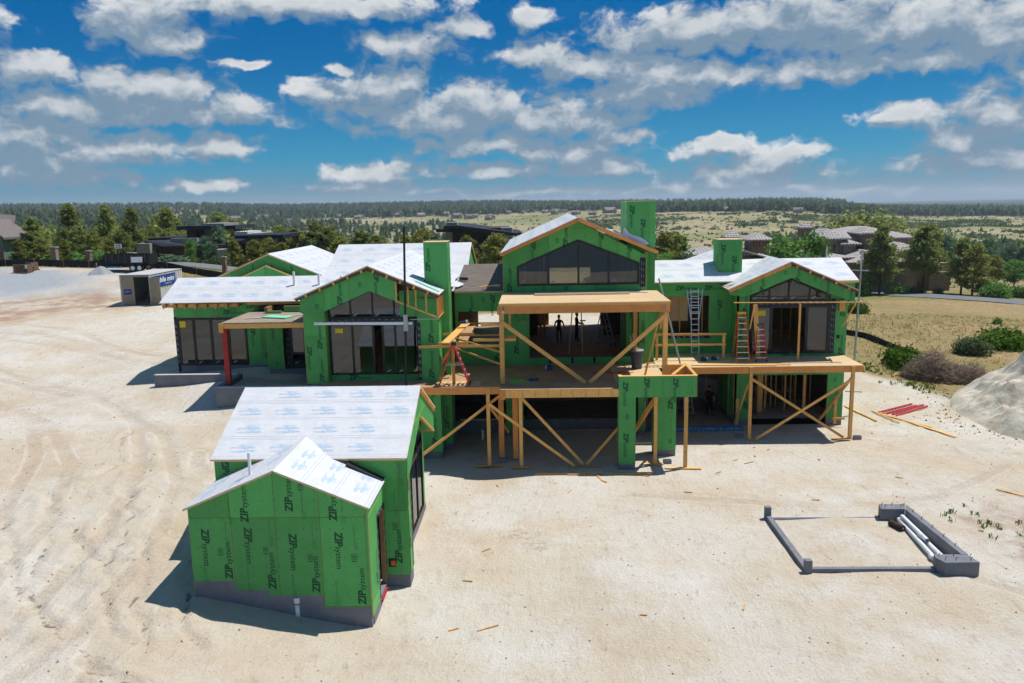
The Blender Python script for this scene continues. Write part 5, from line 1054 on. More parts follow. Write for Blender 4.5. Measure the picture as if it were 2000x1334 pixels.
for (k, px, pb, pt, Y, lab, wd_) in TREES: plant(k, px, pb, pt, Y, lab, wd_)
SHRUBS = [('s0',1766,717,678,None,'bright green shrub just beyond the right end of the deck',1.0),('s1',1902,692,655,None,'dark grey-green shrub behind the brush pile',1.0),('s0',1965,679,643,None,'wide bright green shrub at the right edge behind the dirt mound',1.5),
 ('s2',1949,634,621,None,'small lone green bush out in the dry field',1.3),('s0',1676,612,590,None,'leafy bush peeking out behind the right house corner',.9),('s3',1948,583,549,None,'large dark rounded bush beside the road at right',1.0),('s3',1998,582,555,None,'bush cut by the right picture edge beside the road',.8),
 ('s2',1687,562,547,125,'clipped round bush at the villa corner',1.0),('s2',1765,566,556,125,'low bush behind the villa driveway pillar',1.3),('s2',1740,566,557,125,'tiny shrub in the villa bed',1.0),('s1',1785,568,558,125,'grey bush in the villa bed',.7),('s1',1800,568,560,125,'second grey bush in the villa bed',.7),('s1',1832,570,560,125,'grey bush right of the open pine trunk',.8),
 ('s4',330,503,497,97,'pale sagebrush clump in front of the brick garage',3.5),('s4',346,505,500,96,'reddish sage clump right of the pale one',3),('s2',180,505,494,98,'bright green bush between the stone pillars',2.5),('s2',150,505,496,98,'bright green bush beside the first stone pillar',2.5),('s1',420,510,500,98,'dark low shrub left of the mailbox pillar',1.3),('s2',112,506,492,98,'green hedge bush left of the first stone pillar',2.4),('s2',198,507,497,97,'bright bush right of the second stone pillar',2.2)]
for (k, px, pb, pt, Y, lab, wd_) in SHRUBS: plant(k, px, pb, pt, Y, lab, wd_)
# ---- far woods, scrub and meadow growth: nobody could count these
def far_tree_batch(xs, ys, hs, rng):
    n = len(xs); zs = ground_z(xs, ys, False); out = []; tn = []
    for lv in range(3):
        k = 5
        for i in range(k):
            a = 2*np.pi*(i+rng.random(n))/k; r0 = hs*(.40-.07*lv)*(.7+.6*rng.random(n)); zb = hs*(.10+.26*lv); ztp = hs*(.55+.24*lv)*(.85+.3*rng.random(n))
            b = a+2*np.pi/k*1.15
            P = np.stack([xs+np.cos(a)*r0, ys+np.sin(a)*r0, zs+zb+hs*.08*rng.random(n)], -1); Q = np.stack([xs+np.cos(b)*r0, ys+np.sin(b)*r0, zs+zb], -1); T = np.stack([xs+(rng.random(n)-.5)*hs*.4, ys+(rng.random(n)-.5)*hs*.4, zs+ztp], -1)
            out.append(np.stack([P, Q, T], 1)); tn.append(np.repeat(np.clip(rng.random(n), 0, 1), 3).reshape(n, 3))
    V = np.concatenate(out).reshape(-1, 3); return V, np.concatenate(tn).ravel()
def pol(px, D): a = math.atan((px-1057)/F_PX); return D*math.sin(a), D*math.cos(a)
rng = np.random.default_rng(5)
def scatter(n, px0, px1, d0, d1, h0, h1, dens=None, pw=1.0):
    px = rng.uniform(px0, px1, n); D = np.exp(rng.uniform(np.log(d0), np.log(d1), n)); a = np.arctan((px-1057)/F_PX); x, y = D*np.sin(a), D*np.cos(a)
    keep = np.ones(n, bool) if dens is None else (vnoise(x/dens, y/dens, 31) > .45)
    return x[keep], y[keep], rng.uniform(h0, h1, keep.sum())
parts = [scatter(3400,-500,680,420,1500,6,11,90), scatter(5000,400,1280,1180,2100,8,14,60), scatter(2200,1250,1700,920,1300,7,12), scatter(2600,1600,2500,1100,1500,7,13,80), scatter(3400,-600,1640,1700,3000,9,15),
         scatter(240,640,900,500,1000,4,8,50), scatter(70,1550,2500,230,700,2,5,70)]
X_ = np.concatenate([p[0] for p in parts]); Y_ = np.concatenate([p[1] for p in parts]); H_ = np.concatenate([p[2] for p in parts])
V_, T_ = far_tree_batch(X_, Y_, H_, rng)
fw_ = obj('far_woods', grid_mesh('far_woods', V_, len(V_)//3, 'far_forest', T_, 3)); tag(fw_, 'dark wooded ridge of distant pines along the horizon', 'woods', kind='stuff')
# the nearer wood in the hollow, one mass of pines
def wood(n, px0, px1, d0, d1, h0, h1, seed):
    rg = np.random.default_rng(seed); Vs = []; Ts = []
    src = [VAR[k][1] for k in ('p0','p1','p2','p3')]; data = []
    for me in src:
        co = np.empty(len(me.vertices)*3, np.float32); me.vertices.foreach_get('co', co); q = co.reshape(-1, 4, 3); tt = np.empty(len(me.vertices), np.float32); me.attributes['tone'].data.foreach_get('value', tt); data.append((q, tt.reshape(-1, 4)))
    for i in range(n):
        px = rg.uniform(px0, px1); D = math.exp(rg.uniform(math.log(d0), math.log(d1))); x, y = pol(px, D); z = float(ground_z(np.array([x]), np.array([y]), False)[0]); h = rg.uniform(h0, h1); q, tt = data[i % 4]
        k = rg.choice(len(q), 420, replace=False); Q = q[k].copy(); c = Q.mean(1, keepdims=True); Q = c+(Q-c)*2.6; s_ = h/10; a = rg.random()*6.28
        R2 = np.array([[math.cos(a), -math.sin(a)], [math.sin(a), math.cos(a)]]); Q[..., :2] = (Q[..., :2] @ R2.T)*.9; Q = Q*s_+np.array([x, y, z]); Vs.append(Q.reshape(-1, 3)); Ts.append(tt[k].ravel()*.8+rg.random()*.2)
    return np.concatenate(Vs), np.concatenate(Ts)
V1, T1 = wood(230, -320, 580, 165, 480, 6, 12, 3); V2, T2 = wood(46, 540, 760, 165, 420, 6, 10, 4); V3, T3 = wood(9, 1880, 2300, 200, 420, 3, 6, 6)
V_ = np.concatenate([V1, V2, V3]); T_ = np.concatenate([T1, T2, T3]); o = obj('pine_wood', grid_mesh('pine_wood', V_, len(V_)//4, 'needles', T_)); tag(o, 'mass of pines filling the hollow behind the neighbouring houses', 'woods', kind='stuff')
# scrub oak on the far slope and low brush of the meadow
def clumps(xs, ys, hs, ws, rng, k=7):
    n = len(xs); zs = ground_z(xs, ys, False); C = np.repeat(np.stack([xs, ys, zs], -1), k, 0); h = np.repeat(hs, k); w = np.repeat(ws, k)
    C += np.stack([(rng.random(n*k)-.5)*w, (rng.random(n*k)-.5)*w, h*(.2+.6*rng.random(n*k))], -1); return C, h
px = rng.uniform(1150, 2300, 18000); D = np.exp(rng.uniform(np.log(190), np.log(880), 18000)); a = np.arctan((px-1057)/F_PX); x, y = D*np.sin(a), D*np.cos(a)
msk = (vnoise(x/45, y/45, 15)*.6+vnoise(x/14, y/14, 16)*.4 > .60) & (px < 2200); x, y = x[msk], y[msk]
C, h = clumps(x, y, rng.uniform(.8, 2.2, len(x)), rng.uniform(2, 5, len(x)), rng, 6)
me = quads_mesh('scrub_oak', C, .9, 'scrub_dark', rng=rng); o = obj('scrub_oak', me); tag(o, 'patches of low scrub oak on the tan far slope', 'scrub', kind='stuff')
px = rng.uniform(500, 2600, 2400); D = np.exp(rng.uniform(np.log(330), np.log(1200), 2400)); a = np.arctan((px-1057)/F_PX); x, y = D*np.sin(a), D*np.cos(a)
C, h = clumps(x, y, rng.uniform(.5, 1.6, len(x)), rng.uniform(1.5, 4, len(x)), rng, 4)
o = obj('meadow_brush', quads_mesh('meadow_brush', C, .8, 'scrub_dark', rng=rng)); tag(o, 'scattered dark brush dotting the far tan meadows', 'brush', kind='stuff')
# dry grass standing in the field right of the house and along the lot's edge
n = 26000; x = rng.uniform(17, 120, n); y = rng.uniform(48, 135, n); k = (poly_sd(x, y, SITE) > .3); x, y = x[k], y[k]
n2 = 9000; x2 = rng.uniform(-75, 10, n2); y2 = rng.uniform(60, 100, n2); k = (poly_sd(x2, y2, SITE) > .4); x, y = np.concatenate([x, x2[k]]), np.concatenate([y, y2[k]])
k = y < 96; k |= (x < 30); x, y = x[k], y[k]; z = ground_z(x, y); C = np.stack([x, y, z+.09], -1)
def tufts(name, C, mt, hh, rng):
    n = len(C); a = rng.random(n)*6.28; w = .012+.018*rng.random(n); h = hh*(.5+rng.random(n)); d = np.stack([np.cos(a)*w, np.sin(a)*w, 0*a], -1); ln = np.stack([rng.normal(size=n)*.35*h, rng.normal(size=n)*.35*h, h], -1)
    B = C-np.array([0,0,.1]); V = np.stack([B-d, B+d, B+d*1.6+ln, B-d*1.3+ln*.8], 1).reshape(-1, 3); return grid_mesh(name, V, n, mt, np.repeat(rng.random(n), 4))
C = np.repeat(C, 3, 0)+rng.normal(size=(len(C)*3, 3))*np.array([.12,.12,0]); o = obj('dry_grass', tufts('dry_grass', C, 'dry_grass', .14, rng)); tag(o, 'dry tan grass of the field beside the lot', 'grass', kind='stuff')
wx, wy = [], []
for (cx, cy, r, n) in ((18.8,29.2,1.5,26),(17.2,30.5,1.5,8),(19.5,27,1.0,10),(25.4,53.5,1.6,40),(24.5,58,1.6,40),(-30,72,4,40),(27.2,57.5,2.2,60)):
    wx += list(rng.normal(cx, r*.5, n)); wy += list(rng.normal(cy, r*.5, n))
wx, wy = np.array(wx), np.array(wy); wx = np.repeat(wx, 7)+rng.normal(size=len(wx)*7)*.07; wy = np.repeat(wy, 7)+rng.normal(size=len(wy)*7)*.07; o = obj('weeds', tufts('weeds', np.stack([wx, wy, ground_z(wx, wy)+.08], -1), 'scrub_green', .16, rng)); tag(o, 'sparse green weeds sprouting at the edges of the bare lot', 'weeds', kind='stuff')
# ================================================================== neighbours
mat('tile', (0.47,0.43,0.41), 0.85, (0.35,0.315,0.30), 2.5, amt=.9, col3=(0.52,0.46,0.42), scale3=9, amt3=.5)
def tile_mat():
    m = MATS['tile']; t = m.node_tree; b = [n for n in t.nodes if n.type == 'BSDF_PRINCIPLED'][0]
    c = nd(t, 'ShaderNodeTexCoord').outputs['Object']
    w1 = nd(t, 'ShaderNodeTexWave', {'Vector': c, 'Scale': .62, 'Distortion': .3}, bands_direction='X'); w2 = nd(t, 'ShaderNodeTexWave', {'Vector': c, 'Scale': .62, 'Distortion': .3}, bands_direction='Y')
    h = mth(t, 'MAXIMUM', w1.outputs[1], w2.outputs[1]); t.links.new(nd(t, 'ShaderNodeBump', {'Height': h, 'Strength': .8, 'Distance': .15}).outputs[0], b.inputs['Normal']); lk = b.inputs['Base Color'].links[0].from_socket; hv = mth(t, 'MULTIPLY_ADD', h, .55, .5); t.links.new(mixc(t, 1.0, lk, nd(t, 'ShaderNodeCombineXYZ', {0: hv, 1: hv, 2: hv}).outputs[0], 'MULTIPLY'), b.inputs['Base Color'])
tile_mat()
mat('villa_wall', (0.28,0.225,0.16), 0.9, (0.23,0.18,0.125), 1.5); mat('stone', (0.24,0.17,0.13), 0.9, (0.13,0.085,0.065), 3.0, amt=.9, bump=.6, bscale=4)
mat('villa_trim', (0.42,0.36,0.27), 0.9); mat('dark_roof', (0.022,0.023,0.03), 0.6); mat('dark_wood', (0.065,0.05,0.045), 0.8, (0.045,0.035,0.03), 2, stretch=(.2,.2,4)); mat('brick_brown', (0.13,0.065,0.045), 0.9, (0.09,0.05,0.035), 5)
mat('pale_stone', (0.33,0.31,0.28), 0.9, (0.24,0.22,0.20), 3, amt=.8); mat('white_render', (0.60,0.60,0.58), 0.9); mat('sage_wall', (0.12,0.20,0.15), 0.85); mat('shingle', (0.20,0.175,0.165), 0.9, (0.13,0.115,0.11), 6, amt=.9, bump=.3, bscale=9)
mat('dark_glass', (0.02,0.025,0.03), 0.08, spec=.8); mat('asphalt', (0.17,0.175,0.185), 0.9, (0.14,0.145,0.15), .6); mat('far_wall', (0.36,0.31,0.26), 0.9, rnd=.7); mat('far_roof', (0.20,0.17,0.155), 0.9, rnd=.7)
def hip(parent, x0, x1, y0, y1, ze, zr, m='tile', oh=.6, name='roof', along=None):
    x0, x1, y0, y1 = x0-oh, x1+oh, y0-oh, y1+oh; w, d = x1-x0, y1-y0
    if w >= d: r0, r1 = (x0+d/2, (y0+y1)/2, zr), (x1-d/2, (y0+y1)/2, zr); 
    else: r0, r1 = ((x0+x1)/2, y0+w/2, zr), ((x0+x1)/2, y1-w/2, zr)
    a, b_, c, d_ = (x0,y0,ze), (x1,y0,ze), (x1,y1,ze), (x0,y1,ze); B = MB(); V = [a, b_, c, d_, r0, r1]
    F = [(0,1,5,4),(1,2,5),(2,3,4,5),(3,0,4)] if w >= d else [(0,1,4),(1,2,5,4),(2,3,5),(3,0,4,5)]
    B.add(V, F+[(3,2,1,0)]); B.box(x0+.05,x1-.05,y0+.05,y1-.05,ze-.25,ze-.01)
    return B.build(name, m, parent)
def wbox(parent, px0, px1, pyt, pyb, Y, depth, m, name='wall'):
    a, b_ = W(px0, pyt, Y), W(px1, pyb, Y); x0, x1 = min(a.x, b_.x), max(a.x, b_.x)
    return MB().box(x0, x1, Y, Y+depth, min(a.z, b_.z), max(a.z, b_.z)).build(name, m, parent)
def win_px(parent, px0, px1, pyt, pyb, Y, m='dark_glass', fr='villa_trim'):
    a, b_ = W(px0, pyt, Y), W(px1, pyb, Y); x0, x1, z0, z1 = a.x, b_.x, b_.z, a.z
    w = MB().box(x0-.12, x1+.12, Y-.06, Y-.02, z0-.12, z1+.12).build('window', fr, parent); MB().box(x0, x1, Y-.10, Y-.065, z0, z1).build('pane', m, w); return w
# -- tiled villa on the right
VL = thing('tiled_villa', (58, 138, -2.6), 'large tan villa with grey-brown barrel tile hip roofs beyond the road', 'house')
Yv = 126
def blk(px0, px1, pye, pyr, Y, dep, m='villa_wall', pyb=575, oh=.8, kx=0):
    Y += 12; a, b_ = W(px0, pye, Y), W(px1, pye, Y); z0 = -4.0; ze = a.z; yr = Y+dep/2; zr = W((px0+px1)/2, pyr, yr).z
    MB().box(a.x, b_.x, Y, Y+dep, z0, ze-.05).build('wall', m, VL); hip(VL, a.x, b_.x, Y, Y+dep, ze, zr, oh=oh)
blk(1612, 1790, 466, 441, 132, 13); blk(1600, 1648, 466, 445, 127, 8); blk(1688, 1712, 455, 443, 129, 5, 'stone'); blk(1648, 1672, 476, 466, 126.5, 5); blk(1662, 1770, 512, 487, 119, 12, 'villa_wall'); blk(1745, 1795, 490, 472, 123, 7, 'villa_wall')
blk(1352, 1420, 497, 482, 117, 9, 'villa_wall'); blk(1470, 1503, 468, 455, 121, 5.2, 'stone'); blk(1500, 1545, 496, 478, 122, 10); blk(1420, 1475, 496, 480, 123, 9); blk(1612, 1660, 503, 494, 121, 7); blk(1545, 1612, 492, 474, 128, 9)
for (px0, px1, t_, b__, m_) in ((1418,1448,463,467,'stone'),(1565,1585,444,454,'stone')):
    a = W(px0, t_, 146); c = W(px1, t_, 146); MB().box(a.x, c.x, 146, 148, a.z-4, a.z).build('chimney', m_, VL); hip(VL, a.x, c.x, 146, 148, a.z+.02, a.z+1.0, oh=.3)
for px in (1611, 1626): win_px(VL, px, px+8, 477, 491, 138.9)
for px in (1474, 1485, 1496): win_px(VL, px, px+4, 474, 479, 132.95, fr='stone')
win_px(VL, 1656, 1661, 480, 489, 138.4); win_px(VL, 1694, 1700, 469, 475, 140.9); wbox(VL, 1758, 1850, 515, 551, 136, 6, 'villa_wall'); wbox(VL, 1757, 1852, 551, 572, 135.9, 6, 'stone', 'stone_base')
MB().box(W(1815,555,133).x, W(1855,555,133).x, 133, 135.5, -4, .0).build('garden_wall', 'stone', VL); 
# -- dark modern house behind the centre
MH = thing('modern_house', (-7, 122, 0), 'dark brown modern house with black shed roof and pale chimney boxes behind the middle roofs', 'house')
wbox(MH, 880, 992, 447, 500, 122, 9, 'dark_wood'); wbox(MH, 984, 1001, 459, 471, 121, 3, 'white_render', 'white_box'); wbox(MH, 925, 985, 475, 530, 119, 8, 'dark_wood'); wbox(MH, 870, 884, 445, 480, 121, 4, 'pale_stone', 'stone_pier')
for (pts, n_) in ((((868,441),(893,440),(958,448),(1010,455)), 'roof'), (((853,447),(882,447)), 'side_roof')):
    a = [W(x, y, 119.5) for x, y in pts]; B = MB()
    for p, q in zip(a, a[1:]): B.prism([(p.x,118.5,p.z),(q.x,118.5,q.z),(q.x,118.5,q.z-.45),(p.x,118.5,p.z-.45)], (0,14,0))
    B.build(n_, 'dark_roof', MH)
wbox(MH, 871, 893, 435, 444, 121, 2.5, 'pale_stone', 'chimney_box'); wbox(MH, 978, 1000, 445, 456, 121, 2.5, 'pale_stone', 'chimney_box'); wbox(MH, 990, 1018, 455, 459, 119.5, 6, 'dark_roof', 'side_roof')
for (a, c, t_, b__) in ((887,891,457,466),(900,904,457,466),(929,940,458,468),(942,947,458,467),(950,965,460,469)): win_px(MH, a, c, t_, b__, 121.9, fr='dark_roof')
for px in (933, 942): win_px(MH, px, px+7, 482, 496, 118.9, fr='dark_roof'); win_px(MH, px, px+7, 499, 513, 118.9, fr='dark_roof')
for px in (988, 995): win_px(MH, px, px+3, 464, 467, 120.9, fr='white_render')
# -- flat roofed house on the left
FH = thing('flat_roofed_house', (-52, 112, 5), 'dark modern house with stacked flat roofs, brick garage and pale stone walls at left', 'house')
wbox(FH, 266, 295, 476, 508, 108, 3, 'pale_stone', 'chimney'); wbox(FH, 294, 362, 480, 508, 110, 8, 'brick_brown'); win_px(FH, 297, 309, 488, 492, 109.9, fr='dark_wood')
a, c = W(280,469,114), W(362,481,108.8); b_ = W(315,481,108.8); d_ = W(356,468,116)
MB().prism([W(282,470,109), W(316,481,108.5), W(366,480,109), W(334,468,118)], (0,0,-.35)).build('garage_roof', 'dark_roof', FH)
wbox(FH, 332, 386, 466, 480, 113, 6, 'pale_stone'); wbox(FH, 364, 392, 447, 470, 116, 6, 'dark_wood'); win_px(FH, 370, 386, 451, 466, 115.9, fr='dark_roof'); wbox(FH, 398, 412, 446, 470, 117, 5, 'pale_stone'); wbox(FH, 344, 412, 442, 448, 114, 10, 'dark_roof', 'roof'); wbox(FH, 392, 438, 437, 446, 117, 6, 'pale_stone', 'parapet')
wbox(FH, 430, 460, 441, 447, 117, 8, 'dark_roof', 'roof'); wbox(FH, 457, 484, 453, 468, 116, 6, 'white_render'); wbox(FH, 480, 508, 456, 464, 118, 6, 'pale_stone', 'parapet'); wbox(FH, 458, 553, 460, 465, 111, 10, 'dark_roof', 'roof'); wbox(FH, 478, 508, 465, 510, 113, 5, 'pale_stone'); wbox(FH, 508, 538, 464, 505, 115, 5, 'dark_wood'); wbox(FH, 536, 541, 466, 500, 112, 1, 'pale_stone', 'pillar')
wbox(FH, 440, 480, 473, 477, 110, 8, 'dark_roof', 'roof'); wbox(FH, 415, 478, 478, 508, 113, 4, 'dark_wood'); wbox(FH, 412, 445, 488, 508, 110, 3, 'pale_stone', 'garden_wall'); wbox(FH, 288, 345, 465, 469, 119, 8, 'dark_roof', 'roof')
for px in (457, 462, 467, 472, 477, 482): wbox(FH, px, px+1, 448, 454, 115.5, .1, 'dark_roof', 'rail_post')
wbox(FH, 456, 484, 448, 449, 115.4, .1, 'dark_roof', 'terrace_rail')
# -- gabled house at the left edge
GH = thing('gabled_house', (-66, 100, 6.8), 'sage green gabled house with stone base and grey shingle roof at the left edge', 'house')
Yg = 100; zb = 5.5
x1 = W(8,500,Yg).x; xa = W(-34,428,Yg).x; x0 = 2*xa-x1; ze = W(8,462,Yg).z; za = W(-34,434,Yg).z
MB().prism([(x0,Yg,zb),(x1,Yg,zb),(x1,Yg,ze),(xa,Yg,za),(x0,Yg,ze)], (0,5,0)).build('wall', 'sage_wall', GH); MB().box(x0-.1,x1+.1,Yg-.15,Yg-.01,zb,W(10,483,Yg).z).build('stone_base', 'stone', GH)
for s, xe in ((1, x1+.7), (-1, x0-.7)):
    MB().prism([(xa,Yg-.7,za+.35),(xe,Yg-.7,ze-.1),(xe,Yg+5,ze-.1),(xa,Yg+5,za+.35)], (0,0,-.28)).build('roof', 'shingle', GH)
x2 = W(38,460,Yg+4).x; MB().prism([(x1-3,Yg+2,ze+.2),(x2,Yg+2.5,ze+.1),(x2-1.5,Yg+6,ze+2.6),(x1-4,Yg+6,ze+2.8)], (0,0,-.25)).build('side_roof', 'shingle', GH)
# -- the village on the far slope
FARH = [(462,430),(300,405),(340,407),(365,410),(410,412),(440,414),(478,422),(500,418),(520,425),(566,431),(555,432),(405,403),(280,408),(350,413),(672,422),(705,424),(712,423),(786,420),(828,421),(876,418),(893,420),(898,422),(922,424),(932,422),(962,427),(975,415),(998,414),(1025,413),(1040,411),(1070,413),(1090,414),(1105,412),(1128,416),(1160,417),(1192,414),(1420,410),(1480,409),(1550,411),(1640,408),(1710,408),(1722,410),(1755,408),(1790,409),(1862,409),(1900,410),(1945,411),(1975,413)]
hw = MB(); hw.box(-7,7,-4.5,4.5,-3,5); HWM = hw.mesh('wall', 'far_wall'); hr = MB(); hr.prism([(-7.6,-5.2,4.9),(-7.6,5.2,4.9),(-7.6,0,8.2)], (15.2,0,0)); HRM = hr.mesh('roof', 'far_roof')
hg = MB(); hg.prism([(1,-4.52,-3),(6,-4.52,-3),(6,-4.52,4.5),(3.5,-4.52,7),(1,-4.52,4.5)], (0,-2.5,0)); HGM = hg.mesh('front_gable', 'far_wall'); 
hwi = MB(); hwi.box(-.7,.7,-.08,0,-.8,.8); HWI = hwi.mesh('window', 'dark_glass')
T_ = ['','twenty','thirty','forty']; U_ = ['','first','second','third','fourth','fifth','sixth','seventh','eighth','ninth']
ORDS = U_[1:]+['tenth','eleventh','twelfth','thirteenth','fourteenth','fifteenth','sixteenth','seventeenth','eighteenth','nineteenth']
for t_ in ('twent','thirt','fort'): ORDS += [t_+'ieth']+[t_+'y-'+u for u in U_[1:]]
ORD = ['first','second','third','fourth','fifth','sixth','seventh','eighth','ninth','tenth']
FARH.sort()
for i, (px, py) in enumerate(FARH):
    best = None
    for D in np.geomspace(420, 2200, 160):
        x, y = pol(px, D); z = float(ground_z(np.array([x]), np.array([y]), False)[0]); d = Vector((x, y, z))-CPOS; yy = 667-F_PX*d.dot(UP)/d.dot(FW)
        e_ = abs(yy-(py+4));
        if best is None or e_ < best[0]: best = (e_, x, y, z)
    _, x, y, z = best
    side = 'left' if px < 600 else ('middle' if px < 1250 else 'right')
    nm_ = sum(1 for q in FARH[:i] if (q[0] < 600) == (px < 600) and (q[0] < 1250) == (px < 1250))
    lab = 'tiny distant house on the wooded ridge, %s one from the left' % ORDS[i]
    o = thing('distant_house', (x, y, z), lab, 'house', 'distant houses on the wooded ridge')
    for me, n_ in ((HWM,'wall'),(HRM,'roof'),(HGM,'front_gable')):
        c = bpy.data.objects.new(n_, me); COL.objects.link(c); c.parent = o
    for k in range(4):
        c = bpy.data.objects.new('window', HWI); COL.objects.link(c); c.parent = o; c.location = (-5.5+k*1.9 if k < 3 else 3.5, -4.5 if k < 3 else -7.02, 2.2)
    o.rotation_euler = (0, 0, random.uniform(-.7, .7)); s = random.uniform(.55, .95); o.scale = (s, s, s)
# ================================================================== road, silt fences, things on the lot
def ribbon(pts, w, dz, name, m, kind=None):
    B = MB(); P = []
    fine = []
    for (x0, y0), (x1, y1) in zip(pts, pts[1:]):
        n = max(1, int(math.hypot(x1-x0, y1-y0)/2.0)); fine += [(x0+(x1-x0)*i/n, y0+(y1-y0)*i/n) for i in range(n)]
    fine.append(pts[-1])
    for i, (x, y) in enumerate(fine):
        a = fine[max(0, i-1)]; c = fine[min(len(fine)-1, i+1)]; d = Vector((c[0]-a[0], c[1]-a[1], 0)).normalized(); s = Vector((-d.y, d.x, 0))*w/2
        zc = max(gz(x, y), gz(x+s.x, y+s.y), gz(x-s.x, y-s.y))
        for k in (-1, 1): B.v.append((x+s.x*k, y+s.y*k, zc+dz))
    for i in range(len(fine)-1): B.f.append((2*i, 2*i+2, 2*i+3, 2*i+1)); B.mi.append(0)
    return B.build(name, m)
rd_pts = [tuple(ghit(x, y)[:2]) for x, y in ((1560,560),(1680,571),(1760,577),(1850,583),(2000,594),(2150,606),(2400,628))]
r_ = ribbon(rd_pts, 5.0, .06, 'road', 'asphalt'); tag(r_, 'grey asphalt lane in front of the tiled villa', kind='structure')
r_ = ribbon([(-120,93),(-75,92.5),(-50,91.5),(-34,92),(-20,96),(0,104)], 4.5, .06, 'driveway', 'asphalt'); tag(r_, 'pale lane running past the stone pillars', kind='structure')
def silt(pts, h, label):
    fine = []
    for (x0, y0), (x1, y1) in zip(pts, pts[1:]):
        n = max(1, int(math.hypot(x1-x0, y1-y0)/1.5)); fine += [(x0+(x1-x0)*i/n, y0+(y1-y0)*i/n) for i in range(n)]
    fine.append(pts[-1]); o = thing('silt_fence', (*pts[0], gz(*pts[0])), label, 'fence'); B = MB(); n = len(fine)
    for (x, y) in fine:
        z = gz(x, y); t = random.uniform(-.06, .04)
        for dy in (0, .03): B.v += [(x, y+dy, z-.1), (x+random.uniform(-.05,.05), y+dy, z+h+t)]
    for i in range(n-1):
        a, b_ = 4*i, 4*i+4
        B.f += [(a, b_, b_+1, a+1), (a+2, a+3, b_+3, b_+2), (a+1, b_+1, b_+3, a+3)]; B.mi += [0]*3
    B.build('fabric', 'silt', o)
    for (x, y) in fine[::2]: z = gz(x, y); MB().box(x-.025, x+.025, y-.06, y-.02, z-.1, z+h+.12).build('stake', 'framing', o)
    return o
mat('silt', (0.012,0.012,0.014), 0.7, (0.03,0.03,0.03), 3)
def gp(px, py, z): g = G(px, py, z); return (g.x, g.y)
silt([(-110,86.5),(-80,86.5),(-62,86),(-52,85.5),(-46,85),(-40,84.5)], .75, 'long black silt fence along the far left edge of the gravel lot')
silt([(-40,84.4),(-36,82.5),(-32,80.5),(-31,78),(-32.5,76.5),(-36,75)], .7, 'black silt fence curving in a loop behind the white container')
silt([gp(1640,655,.1),gp(1690,664,0),gp(1740,679,0),gp(1775,690,0)], .55, 'black silt fence crossing the dry field right of the house')
# stone pillars of the neighbours
def pillar(px, pyb, pyt, Y, w, label, m='brick_brown'):
    a = W(px, pyt, Y); g = gz(a.x, Y); o = thing('stone_pillar', (a.x, Y, g), label, 'pillar')
    MB().box(a.x-w/2, a.x+w/2, Y-w/2, Y+w/2, g-.3, a.z-.14).build('shaft', m, o); MB().box(a.x-w*.62, a.x+w*.62, Y-w*.62, Y+w*.62, a.z-.139, a.z).build('cap', 'pale_stone', o)
pillar(105, 505, 482, 90, .62, 'square brick pillar beside the lane, leftmost one', 'villa_wall'); pillar(172, 507, 489, 89.5, .5, 'short stone pillar with pale cap, second from left', 'stone'); pillar(257, 500, 493, 95, .7, 'stone pillar half hidden behind the dump trailer', 'stone')
pillar(437, 520, 501, 88, .45, 'reddish stone mailbox pillar left of the green back gable', 'stone'); pillar(1744, 570, 549, ghit(1744, 570).y, .75, 'stone pillar beside the lane in front of the villa garage', 'stone')
# basketball hoop
a = W(231, 481, 92); g = gz(a.x, 92); o = thing('basketball_hoop', (a.x, 92, g), 'basketball hoop with white backboard on a black pole by the dump trailer', 'basketball hoop')
MB().cyl((a.x-.3,92.3,g),(a.x-.3,92.3,a.z-.3),.09,n=8).build('pole', 'black_plastic', o); MB().beam((a.x-.3,92.3,a.z-.4),(a.x,92.0,a.z),.08).build('arm', 'black_plastic', o)
bb = MB().box(a.x-.42,a.x+.42,91.9,91.95,a.z-.27,a.z+.27).build('backboard', 'white_pvc', o); MB().box(a.x-.2,a.x+.2,91.88,91.895,a.z-.14,a.z+.14).build('target_square', 'grey_plastic', bb); MB().box(a.x-.16,a.x+.16,91.86,91.875,a.z-.10,a.z+.10).build('target_fill', 'white_pvc', bb)
rim = MB(); [rim.beam((a.x+.23*math.cos(t_), 91.6+.23*math.sin(t_), a.z-.35), (a.x+.23*math.cos(t_+.8), 91.6+.23*math.sin(t_+.8), a.z-.35), .03) for t_ in np.arange(0, 6.28, .785)]; rim.build('rim', 'orange_fibre', o)
# dump trailer
TX, TY = -42.5, 81.5; tz = gz(TX, TY); o = thing('dump_trailer', (TX, TY, tz), 'black dump trailer with white toolbox parked at the far edge of the lot', 'trailer')
L0, L1 = TX-2.3, TX+2.4
MB().box(L0,L1,TY-1,TY-.94,tz+.95,tz+1.75).build('bed_side', 'black_plastic', o); MB().box(L0,L1,TY+.94,TY+1,tz+.95,tz+1.75).build('bed_side', 'black_plastic', o); MB().box(L0,L0+.06,TY-.94,TY+.94,tz+.95,tz+1.6).build('bed_front', 'black_plastic', o); MB().box(L1-.06,L1+.1,TY-.94,TY+.94,tz+.7,tz+1.8).build('tailgate', 'black_plastic', o); MB().box(L0,L1,TY-.93,TY+.93,tz+.85,tz+.94).build('bed_floor', 'black_plastic', o)
for k in range(7): MB().box(L0+.3+k*.68,L0+.36+k*.68,TY-1.06,TY-1.0,tz+.95,tz+1.75).build('bed_rib', 'grey_plastic', o)
MB().box(L0-.2,L1-.2,TY-.6,TY-.5,tz+.55,tz+.72).build('chassis_rail', 'black_plastic', o); MB().box(L0-.2,L1-.2,TY+.5,TY+.6,tz+.55,tz+.72).build('chassis_rail', 'black_plastic', o)
